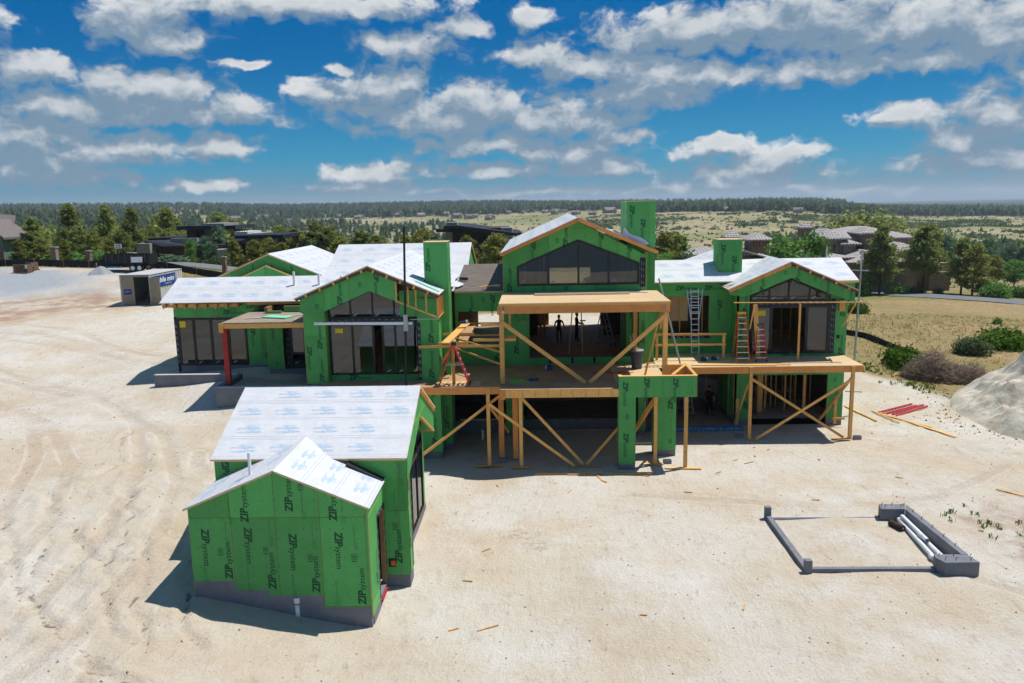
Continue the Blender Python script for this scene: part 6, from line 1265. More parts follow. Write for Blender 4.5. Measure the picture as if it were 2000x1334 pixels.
MB().beam((L0-.2,TY-.55,tz+.6),(L0-1.6,TY,tz+.55),.1).build('drawbar', 'black_plastic', o); MB().beam((L0-.2,TY+.55,tz+.6),(L0-1.6,TY,tz+.55),.1).build('drawbar', 'black_plastic', o); MB().beam((L0-1.3,TY,tz+.9),(L0-1.3,TY,tz),.08).build('jack', 'galv', o)
MB().box(L0+.1,L0+2.0,TY-1.08,TY-.7,tz+.42,tz+.56).build('ramp', 'blue_wrap', o); MB().box(L1-1.7,L1-.55,TY-1.15,TY-1.07,tz+.95,tz+1.5).build('tarp_box', 'white_pvc', o)
for k, wx_ in enumerate((TX+.75, TX+1.45)):
    for sy in (-1.05, .85):
        if k == 0 and sy > 0: pass
        w_ = MB().cyl((wx_,TY+sy,tz+.36),(wx_,TY+sy+.2,tz+.36),.36,n=18).build('wheel', 'black_plastic', o); MB().cyl((wx_,TY+sy-.015,tz+.36),(wx_,TY+sy+.0,tz+.36),.22,n=14).build('rim', 'white_pvc', w_)
    MB().box(wx_-.42,wx_+.42,TY-1.12,TY-.85,tz+.76,tz+.82).build('mudguard', 'black_plastic', o)
# storage container
mat('container_white', (0.52,0.52,0.50), 0.6, (0.42,0.42,0.41), 2, amt=.6); mat('container_tan', (0.30,0.255,0.19), 0.7, (0.24,0.20,0.15), 2); mat('sign_blue', (0.01,0.05,0.22), 0.5); mat('print_white', (0.75,0.77,0.8), 0.5)
cz = 4.85; o = thing('storage_container', (-33.8, 67, cz), 'white corrugated storage container with an open door behind the left wing', 'container')
cx0, cx1, cy0, cy1 = -34.85, -32.3, 64.8, 70.8; ct = cz+2.62
def corr(x, y0, y1, z0, z1, n, nm):
    B = MB(); st = (y1-y0)/n
    for k in range(n): B.box(x-.02, x+(.03 if k % 2 else .0)+.005, y0+k*st, y0+(k+1)*st, z0, z1)
    return B.build(nm, 'container_white', o)
corr(cx1, cy0+.12, cy1, cz+.15, ct-.12, 26, 'side_panel'); MB().box(cx0,cx0+.04,cy0+.1,cy1,cz+.1,ct-.05).build('side_panel', 'container_white', o)
MB().box(cx0,cx1+.03,cy0,cy1,ct-.05,ct).build('roof', 'container_white', o); MB().box(cx0,cx1,cy0,cy1,cz+.02,cz+.12).build('floor', 'dark_interior', o); MB().box(cx0,cx1,cy1-.05,cy1,cz+.1,ct-.05).build('back_panel', 'container_white', o)
for x in (cx0, cx1-.1): MB().box(x,x+.12,cy0-.01,cy0+.1,cz,ct-.06).build('corner_post', 'container_white', o)
MB().box(cx0+.12,cx1-.1,cy0-.01,cy0+.1,ct-.2,ct-.06).build('door_header', 'container_tan', o)
d1 = MB().box(cx0+.13,cx0+1.18,cy0-.03,cy0+.02,cz+.06,ct-.2).build('door', 'container_tan', o)
d2 = MB().beam((cx1-.02,cy0-.02,cz+1.22),(cx1+1.02,cy0-.40,cz+1.22),.06,2.3).build('door', 'container_tan', o)
MB().box(cx0+.3,cx0+.95,cy0-.05,cy0-.035,cz+.98,cz+1.42).build('door_sign', 'sign_blue', d1)
mm, msz = text_mesh('sign_lettering', [('mobile mini', .15, 0, .12, .003, .2), ('800 456 1751', .075, .05, 0, 0, 0)], 'print_white'); place_flat(mm, 'sign_lettering', d1, (cx0+.625, cy0-.056, cz+1.2), (1,0,0), (0,-1,0)).scale = (.62,.62,.62)
sg = MB().box(cx1+.045,cx1+.06,cy0+.25,cy0+4.6,cz+1.42,cz+2.40).build('side_sign', 'sign_blue', o)
mm2, _ = text_mesh('sign_lettering', [('mobile mini', .78, 0, .28, .02, .25), ('mobilemini.com', .2, 1.9, 0, 0, .1)], 'print_white'); place_flat(mm2, 'sign_lettering', sg, (cx1+.066, cy0+2.45, cz+1.92), (0,1,0), (1,0,0)).scale = (1.02,.8,1)
for (x, y, z, s) in ((-33.4,66.2,.5,.45),(-33.0,66.6,1.2,.35),(-33.3,65.9,.2,.3),(-32.9,67,1.7,.3)): MB().box(x-s/2,x+s/2,y,y+s,cz+z-.2,cz+z+s*.7).build('stored_box', random.choice(('dark_interior','grey_plastic','framing')), o)
# crates of stone on pallets
mat('crate_stone', (0.19,0.11,0.065), 0.9, (0.10,0.06,0.04), 6)
for i, (px, py, lab) in enumerate(((50,557,'wire crate of brown stone with white wrap on the sand at far left'),(69,554,'smaller stone crate with white tag touching the larger one at far left'))):
    x, y = gp(px, py, 5.35); z = gz(x, y); o = thing('stone_crate', (x, y, z), lab, 'crate'); w = .75 if i == 0 else .42
    for k in range(3): MB().box(x-w,x+w,y-.5+k*.4,y-.36+k*.4,z,z+.12).build('pallet_runner', 'framing', o)
    for k in range(4 if i == 0 else 2):
        for j in range(3): MB().box(x-w+k*.37+.01,x-w+k*.37+.35,y-.45+.03*((k+j) % 2),y+.4,z+.13+j*.24,z+.35+j*.24).build('stone_block', 'crate_stone', o)
    MB().box(x+w-.28,x+w+.01,y-.47,y-.455,z+.45,z+.85).build('tag', 'white_pvc', o)
    bm(o, (x-w,y-.48,z+.13), (x-w,y-.48,z+.9), .05, m='framing', name='crate_post'); bm(o, (x+w,y-.48,z+.13), (x+w,y-.48,z+.9), .05, m='framing', name='crate_post'); bm(o, (x-w,y-.49,z+.86), (x+w,y-.49,z+.86), .05, m='framing', name='crate_rail')
# heaps
def heap(name, cx, cy, rx, ry, h, m, label, cat='mound', n=46, rough=.25, seed=1, pw=1.15, kind=None):
    B = MB(); rn = 22 if n < 100 else 90; z0 = gz(cx, cy)
    R_, T_ = np.meshgrid(np.linspace(0, 1, rn), np.linspace(0, 2*np.pi, n, endpoint=False), indexing='ij')
    wob = 1+(.05 if n > 200 else .22)*(vnoise(np.cos(T_)*2+seed*7, np.sin(T_)*2, seed)-.5)*2
    X = cx+R_*rx*wob*np.cos(T_); Y = cy+R_*ry*wob*np.sin(T_); prof = np.clip(1-R_**pw, 0, 1)
    Z = ground_z(X, Y)-.12*R_+h*prof*(1+rough*(vnoise(X/1.6, Y/1.6, seed)-.5)*2*np.clip(R_*3, 0, 1))+ (vnoise(X/.5, Y/.5, seed+1)-.5)*rough*.7*np.clip(prof*4, 0, 1) + (vnoise(X/1.1, Y/1.1, seed+5)-.5)*.10*h*np.clip(prof*5, 0, 1) + (vnoise(X/.4, Y/.4, seed+6)-.5)*.035*h*np.clip(prof*6, 0, 1) - .25*np.maximum(0, np.sin(T_*9+vnoise(X, Y, 3)*5))*prof*R_*(rough*3*(h/5) if n < 200 else .0)
    Z[-1] -= .15
    B.v = [tuple(p) for p in np.stack([X, Y, Z], -1).reshape(-1, 3)]
    for i in range(rn-1):
        for j in range(n): B.f.append((i*n+j, (i+1)*n+j, (i+1)*n+(j+1) % n, i*n+(j+1) % n)); B.mi.append(0)
    o = B.build(name, m, smooth=(n < 200)); tag(o, label, cat, kind=kind); return o
mat('pale_dirt', (0.58,0.535,0.45), 0.95, (0.45,0.385,0.30), .9, 9, .9, bump=1.0, bscale=5.0, col3=(0.25,0.195,0.135), scale3=2.4, amt3=.8); mat('red_dirt', (0.28,0.16,0.105), 0.95, (0.18,0.095,0.06), 1.2, 7, .9, bump=.8, bscale=3); mat('grey_gravel', (0.36,0.37,0.38), 0.95, (0.26,0.27,0.29), 4, 6, .9, bump=.4, bscale=12)
heap('dirt_mound', 36.4, 45.6, 12.2, 11.0, 8.4, 'pale_dirt', 'big pale dirt mound rising at the right picture edge', n=320, rough=.3, seed=3, pw=1.0)
heap('dirt_mound', 19.9, 28.6, 2.0, 1.9, .75, 'red_dirt', 'low reddish dirt heap with weeds at the right edge of the lot', rough=.5, seed=5, n=60)
heap('dirt_mound', -52, 57.5, 7.0, 2.8, .8, 'red_dirt', 'long red-brown dirt spread at the far left', rough=.7, seed=7, n=70)
a = W(195, 515, 80); heap('gravel_pile', a.x, 80, 1.35, 1.2, .75, 'grey_gravel', 'grey gravel cone left of the dump trailer', 'gravel pile', rough=.12, seed=9)
# brush pile of torn out shrubs
bx, by = gp(1862, 742, .1); by += 1.4; bz = gz(bx, by); o = thing('brush_pile', (bx, by, bz), 'grey-purple pile of uprooted brush between the bright green shrub and dirt mound', 'brush pile')
rng = np.random.default_rng(77); n = 5200; an = rng.random(n)*6.28; rr = np.sqrt(rng.random(n)); hx = bx+np.cos(an)*rr*2.8; hy = by+np.sin(an)*rr*1.5; hz = bz+rng.random(n)*2.6*(1-rr**2*.8)*(.35+1.1*vnoise(hx/.9, hy/.9, 4))
C = np.stack([hx, hy, hz], -1); dv = rng.normal(size=(n, 3)); dv[:, 2] *= .6; dv /= np.linalg.norm(dv, axis=1)[:, None]; sd_ = np.cross(dv, rng.normal(size=(n, 3))); sd_ /= np.linalg.norm(sd_, axis=1)[:, None]; ln = (.10+.55*rng.random(n)**2)[:, None]
V = np.stack([C-dv*ln-sd_*.02, C-dv*ln+sd_*.02, C+dv*ln+sd_*.008, C+dv*ln-sd_*.008], 1).reshape(-1, 3); obj('twigs', grid_mesh('twigs', V, n, 'twigs', np.repeat(rng.random(n), 4)), o)
B = MB(); B.cyl((bx-.8,by-.3,bz),(bx+.2,by-.6,bz+1.0),.28,.15,8); obj('root_clump', B.mesh('root_clump', 'crate_stone'), o)
# ---------------------------------------------------------------- concrete footing outline with pipes
FT = thing('footing_frame', (12, 28.5, 0), 'grey concrete footing outline with thick U shaped end, lower right on the sand', 'foundation')
MB().prism([(9.0,26.1,-.3),(9.2,26.1,-.3),(9.2,30.8,-.3),(9.0,30.8,-.3)], (0,0,.42)).build('side_curb', 'concrete', FT); MB().box(9.22,13.42,26.02,26.2,-.3,.12).build('side_curb', 'concrete', FT); MB().box(9.22,13.4,30.75,30.9,-.3,.045).build('side_curb', 'concrete_top', FT)
for (x, y) in ((9.1,26.03),(9.08,30.87)): MB().box(x-.11,x+.12,y-.11,y+.11,-.2,.46).build('corner_post', 'concrete', FT)
U = [('u_wall',[(13.44,26.08),(13.58,25.7),(14.73,25.72),(14.60,26.33),(13.5,26.35)]),('u_wall',[(14.44,26.352),(14.66,26.352),(14.62,30.99),(14.36,30.45)]),('u_wall',[(13.42,30.46),(14.352,30.46),(14.60,31.0),(13.55,31.0)])]
for nm, poly in U: MB().prism([(x,y,-.3) for x, y in poly], (0,0,.79)).build(nm, 'concrete', FT)
for (x, y) in ((13.6,26.2),(13.68,25.9),(14.0,25.85),(14.5,25.85),(14.6,26.1),(14.55,27.0),(14.54,27.8),(14.52,28.6),(14.5,29.4),(14.48,30.1),(14.45,30.8),(14.3,30.7),(14.0,30.85),(13.65,30.65),(13.6,30.85),(14.1,26.2)):
    r = MB(); r.cyl((x,y,.48),(x,y,.59),.011,n=5); r.cyl((x,y,.59),(x+.05,y,.61),.011,n=5); r.build('anchor_bolt', 'black_plastic', FT)
for i, (x0, y0, x1, y1, z, lab) in enumerate(((14.10,30.4,13.78,26.5,.09,'white plastic pipe lying inside the footing, lower left of the bundle'),(14.26,30.42,14.12,26.6,.09,'white plastic pipe lying inside the footing, against the thick wall'),(14.18,30.3,14.08,28.0,.25,'short white plastic pipe resting on top of two longer pipes'))):
    o = thing('plastic_pipe', (x0, y0, z), lab, 'pipe'); B = MB(); B.cyl((x0,y0,z),(x1,y1,z),.085,n=14,caps=False); B.cyl((x1,y1,z),(x0,y0,z),.07,n=14,caps=False); B.build('pipe_tube', 'white_pvc', o, smooth=True)
    MB().cyl((x1,y1+.35,z),(x1,y1+.6,z),.10,n=14).build('pipe_socket', 'white_pvc', o)
o = thing('metal_roll', (13.7,29.65,.12), 'dark brown rolled cylinder lying on sand left of the white pipes', 'roll'); MB().cyl((13.58,29.95,.13),(13.82,29.38,.13),.13,n=14).build('roll_body', 'rust_roll', o, smooth=False); MB().cyl((13.822,29.377,.13),(13.828,29.365,.13),.04,n=10).build('core', 'galv', o)
x, y = gp(583, 1213, 0.15); z = gz(x, y); o = thing('standpipe', (x, y, z), 'white capped plastic standpipe in front of the small outbuilding', 'pipe'); MB().cyl((x,y,z-.2),(x,y,z+.42),.075,n=14).build('pipe_tube', 'white_pvc', o, smooth=True); MB().cyl((x,y,z+.42),(x,y,z+.60),.095,n=14).build('cap', 'white_pvc', o); MB().cyl((x,y,z+.395),(x,y,z+.42),.10,n=14).build('band', 'black_plastic', o)
x, y = -3.25, 42.0; o = thing('standpipe', (x, y, 0), 'white capped plastic standpipe in the shade below the deck', 'pipe'); MB().cyl((x,y,0),(x,y,.4),.07,n=12).build('pipe_tube', 'white_pvc', o); MB().cyl((x,y,.4),(x,y,.56),.09,n=12).build('cap', 'white_pvc', o)
# concrete blocks
def cmu(x, y, lab, z=0, rz=0, s=1):
    o = thing('concrete_block', (x, y, z+gz(x, y)), lab, 'block'); g = z+gz(x, y); w, d, h = .2*s, .1*s, .2*s
    B = MB(); B.box(x-w,x+w,y-d,y-d+.03,g,g+h); B.box(x-w,x+w,y+d-.03,y+d,g,g+h); B.box(x-w,x-w+.03,y-d+.03,y+d-.03,g,g+h); B.box(x+w-.03,x+w,y-d+.03,y+d-.03,g,g+h); B.box(x-.015,x+.015,y-d+.03,y+d-.03,g,g+h-.01); B.build('block_shell', 'cmu', o)
cmu(*gp(1444,855,0), 'small grey concrete block just left of the right deck prop'); cmu(*gp(1674,856,0), 'grey concrete block right of the rightmost deck prop'); cmu(*gp(1303,905,0), 'grey concrete block in sunlight between the two right props'); cmu(-2.0, 38.15, 'concrete block at the foot of the dark orange deck post', s=1.1)
# lumber left on the ground at right
for (p, q, w, lab) in (((1650,793),(1712,820),.14,'short bent board lying on sand right of the house corner'),((1703,800),(1757,825),.09,'thin board lying beside the red ladder'),((1716,803),(1868,853),.16,'long timber lying on the sand below the red ladder'),((1722,807),(1820,833),.10,'second long timber touching the longest one'),((1945,960),(2010,975),.05,'thin dark stick lying near the right edge'),((1108,929),(1280,925),.10,'flat batten on the sand in front of the green pier')):
    a = Vector((*gp(*p, 0), 0)); b_ = Vector((*gp(*q, 0), 0)); a.z = gz(a.x, a.y)+.06; b_.z = gz(b_.x, b_.y)+.06
    o = thing('timber_board', a, lab, 'board'); m_ = (a+b_)/2; bm(o, a, m_, w, .045, 'lumber', 'board_length'); bm(o, m_, b_, w*.95, .04, 'lumber', 'board_length')
# ---------------------------------------------------------------- ladders
def ladder(name, foot, top, w0, w1, n, m, label, rung='aluminium', cat='ladder', rail=.06):
    foot, top = Vector(foot), Vector(top); d = (top-foot); side = Vector((d.y, -d.x, 0)); side = side.normalized() if side.length > .05 else Vector((1,0,0))
    o = thing(name, foot, label, cat)
    return o, foot, top, side
def straight_ladder(foot, top, w0, w1, n, m, label, side=None, rail=.05):
    o, f, t_, s = ladder('extension_ladder', foot, top, w0, w1, n, m, label); s = Vector(side).normalized() if side else s
    for k in (-1, 1): bm(o, f+s*k*w0/2, t_+s*k*w1/2, rail, rail*1.4, m, 'side_rail')
    for i in range(n):
        q = (i+.6)/n; c = f+(t_-f)*q; w = w0+(w1-w0)*q; bm(o, c-s*w/2, c+s*w/2, .04, .035, 'aluminium', 'rung')
    return o
def step_ladder(x, y, z, h, w, m, label, face=-1, top_m='yellow_plastic', n=8, spread=None, rz=0.0):
    """stepladder seen from its step side; face is the Y direction the steps look"""
    o = thing('step_ladder', (x, y, z), label, 'ladder'); sp = (spread or h*.28); wt = w*.5
    R = Matrix.Rotation(rz, 3, 'Z'); T = lambda a, b_, c: Vector((x, y, z))+R @ Vector((a, b_, c))
    for k in (-1, 1):
        bm(o, T(k*w/2, face*sp, 0), T(k*wt/2, 0, h), .05, .08, m, 'front_rail'); bm(o, T(k*w/2*.95, -face*sp, 0), T(k*wt/2, -face*.08, h), .04, .05, m, 'rear_rail')
        bm(o, T(k*w/2, face*sp, 0), T(k*w/2*.9, face*sp*.94, h*.06), .07, .09, top_m, 'foot'); bm(o, T(k*w*.42, face*sp*.5, h*.5), T(k*w*.42, -face*sp*.5, h*.5), .02, .03, 'aluminium', 'spreader')
    for i in range(n):
        q = (i+.7)/(n+.5); ww = w+(wt-w)*q; bm(o, T(-ww/2, face*sp*(1-q), h*q), T(ww/2, face*sp*(1-q), h*q), .10, .04, 'aluminium', 'step')
        if i % 2 == 0: bm(o, T(-ww/2*.95, -face*sp*(1-q), h*q), T(ww/2*.95, -face*sp*(1-q), h*q), .03, .03, m, 'rear_bar')
    bm(o, T(-wt/2-.04, 0, h), T(wt/2+.04, 0, h), .22, .12, top_m, 'top_cap'); return o
step_ladder(10.92, 43.2, 4.0, 2.62, .70, 'orange_fibre', 'tall orange-red stepladder with yellow cap on the right deck', n=8, spread=.55)
step_ladder(11.93, 43.2, 4.0, 1.95, .62, 'red_fibre', 'shorter red stepladder beside the tall one on the right deck', n=6, top_m='grey_plastic', spread=.45)
step_ladder(-4.25, 38.15, 4.0, 2.05, .55, 'red_fibre', 'red stepladder seen sideways under the plank on the left deck', n=7, top_m='black_plastic', spread=.75, rz=math.pi/2)
straight_ladder((8.75,44.7,4.0), (8.75,45.25,7.75), .42, .42, 12, 'aluminium', 'flared aluminium ladder leaning on the right link wall', side=(1,0,0), rail=.045)
o = [q for q in COL.objects if q.name.startswith('extension_ladder')][-1]
bm(o, (8.54,44.98,5.9), (8.30,45.2,7.75), .04, .05, 'aluminium', 'flared_rail'); bm(o, (8.96,44.98,5.9), (9.20,45.2,7.75), .04, .05, 'aluminium', 'flared_rail')
for k in range(4): q = .3+k*.2; wv = .21+.24*q; bm(o, (8.75-wv,44.97+.2*q,5.9+1.85*q), (8.75+wv,44.97+.2*q,5.9+1.85*q), .035, .03, 'aluminium', 'rung')
straight_ladder((7.45,41.9,4.0), (6.35,42.7,8.6), .40, .40, 14, 'galv', 'weathered aluminium ladder leaning beside the right porch post', side=(.1,1,0), rail=.05)
step_ladder(3.9, 48.5, 4.0, 2.2, .6, 'aluminium', 'aluminium stepladder in the dark middle room', n=6, top_m='grey_plastic', rz=.9); step_ladder(7.6, 47.6, 4.0, 2.2, .6, 'aluminium', 'stepladder in the dark room behind the flared ladder', n=6, top_m='grey_plastic', rz=1.2)
step_ladder(8.6, 46.6, .04, 2.2, .6, 'aluminium', 'aluminium stepladder on the slab beside the standing worker', n=6, top_m='grey_plastic', rz=.2)
a = Vector((*gp(1720,805,0), 0)); b_ = Vector((*gp(1786,785,0), 0)); a.z = gz(a.x, a.y)+.08; b_.z = gz(b_.x, b_.y)+.08
straight_ladder(a, b_, .42, .42, 11, 'red_fibre', 'red ladder lying on the sand right of the house', side=(.3,-1,0), rail=.07)
straight_ladder(a+Vector((.65,-.35,0)), b_+Vector((.6,-.2,0)), .34, .34, 9, 'red_fibre', 'second red ladder lying against the first on the sand', side=(.3,-1,0), rail=.07)
# ---------------------------------------------------------------- small things on the decks
x, y = 5.05, 41.4; o = thing('trash_can', (x, y, 4.0), 'grey round trash can full of trim offcuts on the deck', 'trash can')
MB().cyl((x,y,4.02),(x,y,4.95),.27,.34,18).build('can_body', 'grey_plastic', o, smooth=False); MB().cyl((x,y,4.95),(x,y,5.0),.37,n=18).build('can_rim', 'galv', o)
for k in range(7): bm(o, (x+random.uniform(-.2,.2),y+random.uniform(-.1,.1),4.9), (x-.15-random.random()*.45,y+random.uniform(-.2,.2),5.4+random.random()*.7), .05, .03, 'lumber' if k % 2 else 'osb', 'offcut')
o = thing('power_saw', (.4, 41.2, 4.02), 'blue and black power saw on the deck near the doorway sill', 'tool'); B = MB(); B.cyl((.2,41.2,4.14),(.3,41.2,4.14),.13,n=14); B.build('blade_guard', 'aluminium', o); MB().box(.3,.62,41.1,41.3,4.03,4.22).build('saw_body', 'tool_blue', o); MB().box(.35,.55,41.17,41.23,4.22,4.30).build('handle', 'black_plastic', o)
o = thing('nail_gun', (-.35, 38.6, 4.02), 'black nail gun on the deck beside the left porch post', 'tool'); MB().beam((-.65,38.6,4.08),(-.15,38.75,4.08),.10).build('gun_body', 'tool_blue', o); MB().beam((-.3,38.72,4.08),(-.25,38.95,4.06),.07).build('magazine', 'black_plastic', o)
o = thing('hose_coil', (-1.2, 38.55, 4.02), 'bright lime green coiled hose by the left porch post', 'hose'); B = MB()
for r in (.13,.18,.22): [B.beam((-1.2+r*1.5*math.cos(t_),38.55+r*math.sin(t_),4.03),(-1.2+r*1.5*math.cos(t_+.42),38.55+r*math.sin(t_+.42),4.04),.045) for t_ in np.arange(0,6.28,.42)]
B.build('hose_loops', 'lime', o); MB().beam((-.9,38.5,4.03),(-.6,38.3,4.03),.035).build('hose_end', 'lime', o)
for (x, y, z, lab) in ((9.55,43.3,4.0,'black cordless saw on the right deck by the rail'),(8.95,43.2,4.0,'grey impact driver on the right deck'),(-3.95,40.6,6.62,'black and silver circular saw lying on the scaffold plank'),(4.2,43.6,4.0,'dark tool heap just inside the doorway sill')):
    o = thing('power_tool', (x, y, z), lab, 'tool'); MB().box(x-.2,x+.1,y-.08,y+.08,z+.03,z+.16).build('tool_body', 'tool_blue', o); MB().cyl((x+.1,y,z+.12),(x+.2,y,z+.12),.1,n=12).build('blade', 'aluminium', o); MB().beam((x-.15,y,z+.15),(x-.02,y,z+.24),.05).build('grip', 'black_plastic', o)
o = thing('extension_cord', (3.1, 40.5, 4.02), 'thin red extension cord curled on the deck edge of sunlight', 'hose'); B = MB()  # an extension cord, not a hose, though filed with the hoses
pts = [(2.6+.35*math.sin(k*.5)+k*.05, 40.4+.2*math.cos(k*.6), 4.02) for k in range(40)]; [B.beam(p, q, .025) for p, q in zip(pts, pts[1:])]; B.build('cord_line', 'red_fibre', o)
# small stones and crumbs scattered over the sand
rng = np.random.default_rng(99); n = 5200; x = rng.uniform(-34, 34, n); y = 18+rng.random(n)**1.3*44; k = (poly_sd(x, y, SITE) < -.5) & ~((x > -12) & (x < 17.5) & (y > 35.5)) & ~((x > -11) & (x < -4.4) & (y > 22.3) & (y < 32.2)); x, y = x[k], y[k]; z = ground_z(x, y)
mat('crumb', (0.36,0.29,0.21), 0.95, (0.20,0.155,0.11), 1.3, amt=.95, col3=(0.55,0.5,0.42), scale3=2, amt3=.8)
s = .015+.05*rng.random(len(x))**3; V = []; 
tet = np.array([(1,0,-.2),(-.5,.87,-.2),(-.5,-.87,-.2),(.1,.05,.75)]); Fi = [(0,1,3),(1,2,3),(2,0,3)]
rot = rng.random(len(x))*6.28
Vt = np.stack([np.stack([x+s*(t_[0]*np.cos(rot)-t_[1]*np.sin(rot)), y+s*(t_[0]*np.sin(rot)+t_[1]*np.cos(rot)), z+s*t_[2]], -1) for t_ in tet], 1)
V = np.stack([Vt[:, list(f)] for f in Fi], 1).reshape(-1, 3)
cn = 900; ca = rng.uniform(2.4, 5.2, cn); cr = rng.normal(1.0, .09, cn); cx_ = 36.4+12.3*cr*np.cos(ca); cy_ = 45.6+11.2*cr*np.sin(ca); cs_ = .02+.13*rng.random(cn)**3; cz_ = ground_z(cx_, cy_); cro = rng.random(cn)*6.28
Vc = np.stack([np.stack([cx_+cs_*(t_[0]*np.cos(cro)-t_[1]*np.sin(cro)), cy_+cs_*(t_[0]*np.sin(cro)+t_[1]*np.cos(cro)), cz_+cs_*t_[2]], -1) for t_ in tet], 1); V = np.concatenate([V, np.stack([Vc[:, list(f)] for f in Fi], 1).reshape(-1, 3)])
o = obj('pebbles', grid_mesh('pebbles', V, len(V)//3, 'crumb', rng.random(len(V)), 3)); tag(o, 'small stones and crumbs scattered over the bare sand', 'pebbles', kind='stuff')
for i, (px, py, lab, c) in enumerate(((497,1040,'x','x'),)): pass
B = MB(); rs = random.Random(4)
for k in range(0, 90, 4):
    if k < 30: x, y = rs.uniform(-4, 18), rs.uniform(33.5, 36)
    elif k < 60: x, y = rs.uniform(7, 20), rs.uniform(36, 41)
    else: x, y = rs.uniform(-3, 18), rs.uniform(22, 34)
    if poly_sd(np.array([x]), np.array([y]), [(8.8,25.4),(15,25.4),(15,31.3),(8.8,31.3)])[0] < 0: continue
    a_ = rs.uniform(0, 3.1); L_ = rs.uniform(.08, .4) if k % 14 else rs.uniform(.4, .9); z_ = gz(x, y)+.025; d_ = Vector((math.cos(a_), math.sin(a_), 0))*L_/2
    B.beam(Vector((x, y, z_))-d_, Vector((x, y, z_))+d_, rs.uniform(.03, .09), .03)
o = B.build('offcuts', 'lumber'); tag(o, 'small timber offcuts and splinters strewn over the sand before the decks', 'offcuts', kind='stuff')
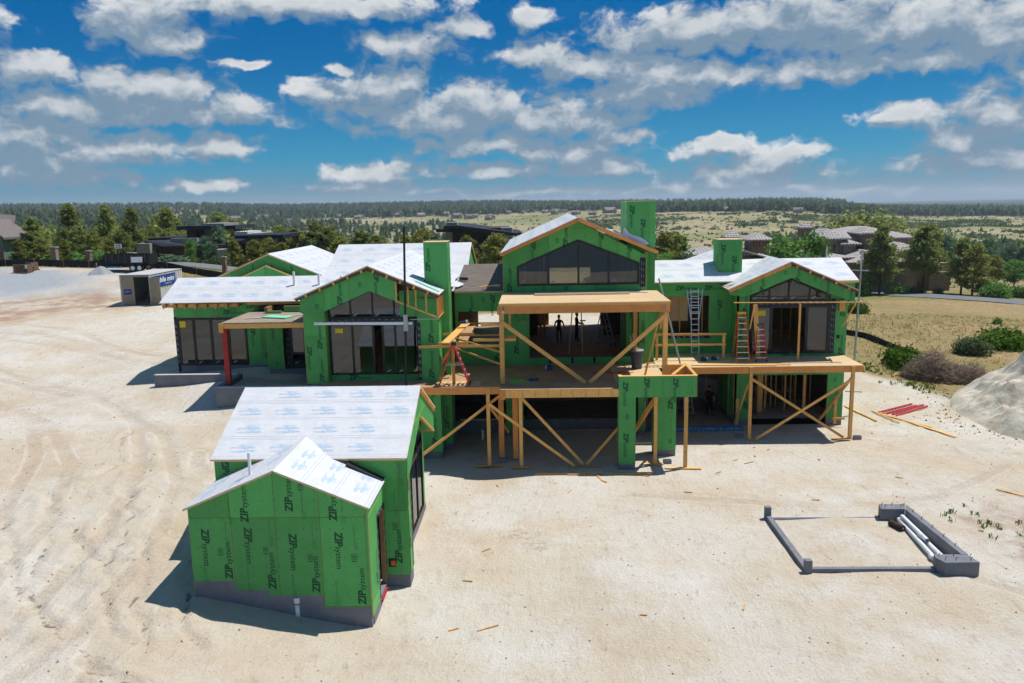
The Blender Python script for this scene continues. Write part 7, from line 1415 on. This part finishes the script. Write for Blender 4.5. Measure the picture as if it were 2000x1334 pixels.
# ================================================================== workers
mat('skin', (0.42,0.25,0.17), 0.6); mat('cloth_black', (0.012,0.012,0.015), 0.9); mat('cloth_navy', (0.012,0.016,0.03), 0.9); mat('hair', (0.02,0.013,0.01), 0.8); mat('boots', (0.03,0.022,0.016), 0.8)
def person(x, y, z, rz, label, arms, legs, h=1.78, shirt='cloth_black', tilt=0.0):
    s = h/1.78; o = thing('person', (x, y, z), label, 'person')
    V = [(0,0,.96),(0,.01,1.12),(0,.015,1.30),(0,.02,1.44),(0,.01,1.52),(0,-.01,1.58),(0,-.015,1.66),(0,-.01,1.74)]
    Rr = [(.155,.11),(.14,.10),(.165,.11),(.15,.095),(.06,.06),(.062,.065),(.075,.092),(.06,.075)]; E = [(i, i+1) for i in range(7)]
    def chain(start, pts, rads):
        k = start
        for p, r in zip(pts, rads): V.append(p); Rr.append(r if isinstance(r, tuple) else (r, r)); E.append((k, len(V)-1)); k = len(V)-1
        return k
    for sx, (el, ha) in zip((-1, 1), arms):
        sh = (sx*.19,.02,1.42); k = chain(3, [sh, el, tuple(np.array(el)*.45+np.array(ha)*.55), ha], [.062,.047,.044,.032])
        d = np.array(ha)-np.array(el); d /= np.linalg.norm(d); pk = chain(k, [tuple(np.array(ha)+d*.06)], [(.040,.022)])
        side = np.cross(d, (0,1,0)); side /= np.linalg.norm(side)+1e-9
        for q, L in ((-1.5,.075),(-.5,.09),(.5,.085),(1.5,.065)):
            b0 = np.array(ha)+d*.07+side*q*.019; chain(pk, [tuple(b0), tuple(b0+d*L*.55+np.array((0,-.012,0))), tuple(b0+d*L+np.array((0,-.03,0)))], [.0095,.009,.007])
        th = np.array(ha)+d*.03+side*.035*(-sx); chain(k, [tuple(th), tuple(th+d*.05+side*.02*(-sx))], [.011,.009])
    for sx, (kn, an) in zip((-1, 1), legs):
        k = chain(0, [(sx*.09,0,.90), kn, tuple(np.array(kn)*.5+np.array(an)*.5), an, (an[0]+sx*.02,an[1]-.10,.045), (an[0]+sx*.03,an[1]-.17,.04)], [.098,.066,.062,.045,(.048,.04),(.04,.03)])
    me = bpy.data.meshes.new('body'); me.from_pydata([tuple(c*s for c in v) for v in V], E, []); ob = bpy.data.objects.new('tmp', me); COL.objects.link(ob)
    md = ob.modifiers.new('skin', 'SKIN'); 
    for i, r in enumerate(Rr): me.skin_vertices[0].data[i].radius = (r[0]*s, r[1]*s)
    me.skin_vertices[0].data[0].use_root = True
    sb = ob.modifiers.new('sub', 'SUBSURF'); sb.levels = 2; sb.render_levels = 2
    dg = bpy.context.evaluated_depsgraph_get(); m2 = bpy.data.meshes.new_from_object(ob.evaluated_get(dg)); bpy.data.objects.remove(ob)
    for mn in ('skin', shirt, 'cloth_navy', 'boots'): m2.materials.append(MATS[mn])
    for p in m2.polygons:
        c = p.center/s; far = abs(c.x) > .225 or (c.y < -.16 and c.z > .8)
        p.material_index = 3 if c.z < .10 else (2 if c.z < .98 and not far else (1 if c.z < 1.50 and not (far and c.z < 1.25) else 0)); p.use_smooth = True
    b = bpy.data.objects.new('body', m2); COL.objects.link(b); b.parent = o
    hb_ = bmesh.new(); bmesh.ops.create_uvsphere(hb_, u_segments=14, v_segments=9, radius=.1*s)
    for v in hb_.verts: v.co = Vector((v.co.x*.88, v.co.y*1.08+.008, v.co.z*.95+1.735*s)) if v.co.z > -.02*s else Vector((v.co.x*.84, max(v.co.y, .0)*1.08+.008, v.co.z*.9+1.735*s))
    hm = bpy.data.meshes.new('hair'); hb_.to_mesh(hm); hb_.free(); hm.materials.append(MATS['hair']); q = bpy.data.objects.new('hair', hm); COL.objects.link(q); q.parent = o
    fb = MB()
    for sx in (-1, 1): fb.cyl((sx*.03*s,-.102*s,1.675*s),(sx*.03*s,-.112*s,1.675*s),.011*s,n=6)
    fb.build('eyes', 'hair'); e_ = [k for k in COL.objects if k.name.startswith('eyes')][-1]; e_.parent = o
    nb = MB(); nb.cyl((0,-.09*s,1.665*s),(0,-.125*s,1.635*s),.010*s,.016*s,6); nb.build('nose', 'skin'); n_ = [k for k in COL.objects if k.name.startswith('nose')][-1]; n_.parent = o
    eb = MB(); [eb.cyl((sx*.082*s,.0,1.66*s),(sx*.092*s,.012*s,1.66*s),.028*s,.02*s,7) for sx in (-1, 1)]; eb.build('ears', 'skin'); n_ = [k for k in COL.objects if k.name.startswith('ears')][-1]; n_.parent = o
    o.rotation_euler = (tilt, 0, rz); return o
hang = lambda sx: ((sx*.27,.05,1.15), (sx*.27,-.06,.90)); stand = lambda sx, dy=0: ((sx*.11,-.03+dy,.50), (sx*.12,.02+dy,.08))
person(9.95, 46.3, .035, math.radians(150), 'worker in black sleeveless shirt and dark trousers standing under the right link', (hang(-1), ((.24,.10,1.18),(.12,-.10,1.02))), (((-.14,-.06,.50),(-.22,-.02,.08)), ((.10,.02,.50),(.10,.05,.08))), 1.80)
person(1.15, 49.2, 4.0, math.radians(185), 'dark silhouetted worker standing in the middle room, left of two', (((-.30,.05,1.17),(-.36,-.04,.92)), ((.28,.08,1.16),(.20,-.14,1.0))), (((-.13,-.05,.50),(-.15,.0,.08)), ((.10,-.08,.50),(.10,.04,.08))), 1.78)
person(2.3, 50.0, 4.0, math.radians(100), 'dark silhouetted worker holding a tool in the middle room, right of two', (((-.26,-.06,1.18),(-.15,-.30,1.10)), ((.26,-.06,1.18),(.12,-.30,1.12))), (stand(-1), stand(1, .06)), 1.78)
x, y = 2.45, 51.0; o = thing('power_drill', (x, y, 5.0), 'small dark drill in the hands of the right silhouetted worker', 'tool'); MB().beam((2.65,50.0,5.12),(2.61,49.95,5.3),.06).build('grip', 'black_plastic', o); MB().beam((2.5,49.95,5.3),(2.85,50.02,5.3),.07).build('drill_body', 'tool_blue', o)
# ================================================================== the air between here and the ridge
hz_ = MB().box(-4200, 4200, -70, 7500, -170, 45).build('haze', 'ground'); hz_.data.materials.clear()
m = bpy.data.materials.new('haze'); m.use_nodes = True; t = m.node_tree; t.nodes.clear()
pv = nd(t, 'ShaderNodeVolumePrincipled', {'Color': (0.72, 0.86, 1.0, 1), 'Density': 0.00014, 'Anisotropy': 0.2}); o_ = t.nodes.new('ShaderNodeOutputMaterial'); t.links.new(pv.outputs[0], o_.inputs['Volume'])
hz_.data.materials.append(m); tag(hz_, 'thin pale haze over the far land', 'haze', kind='stuff')
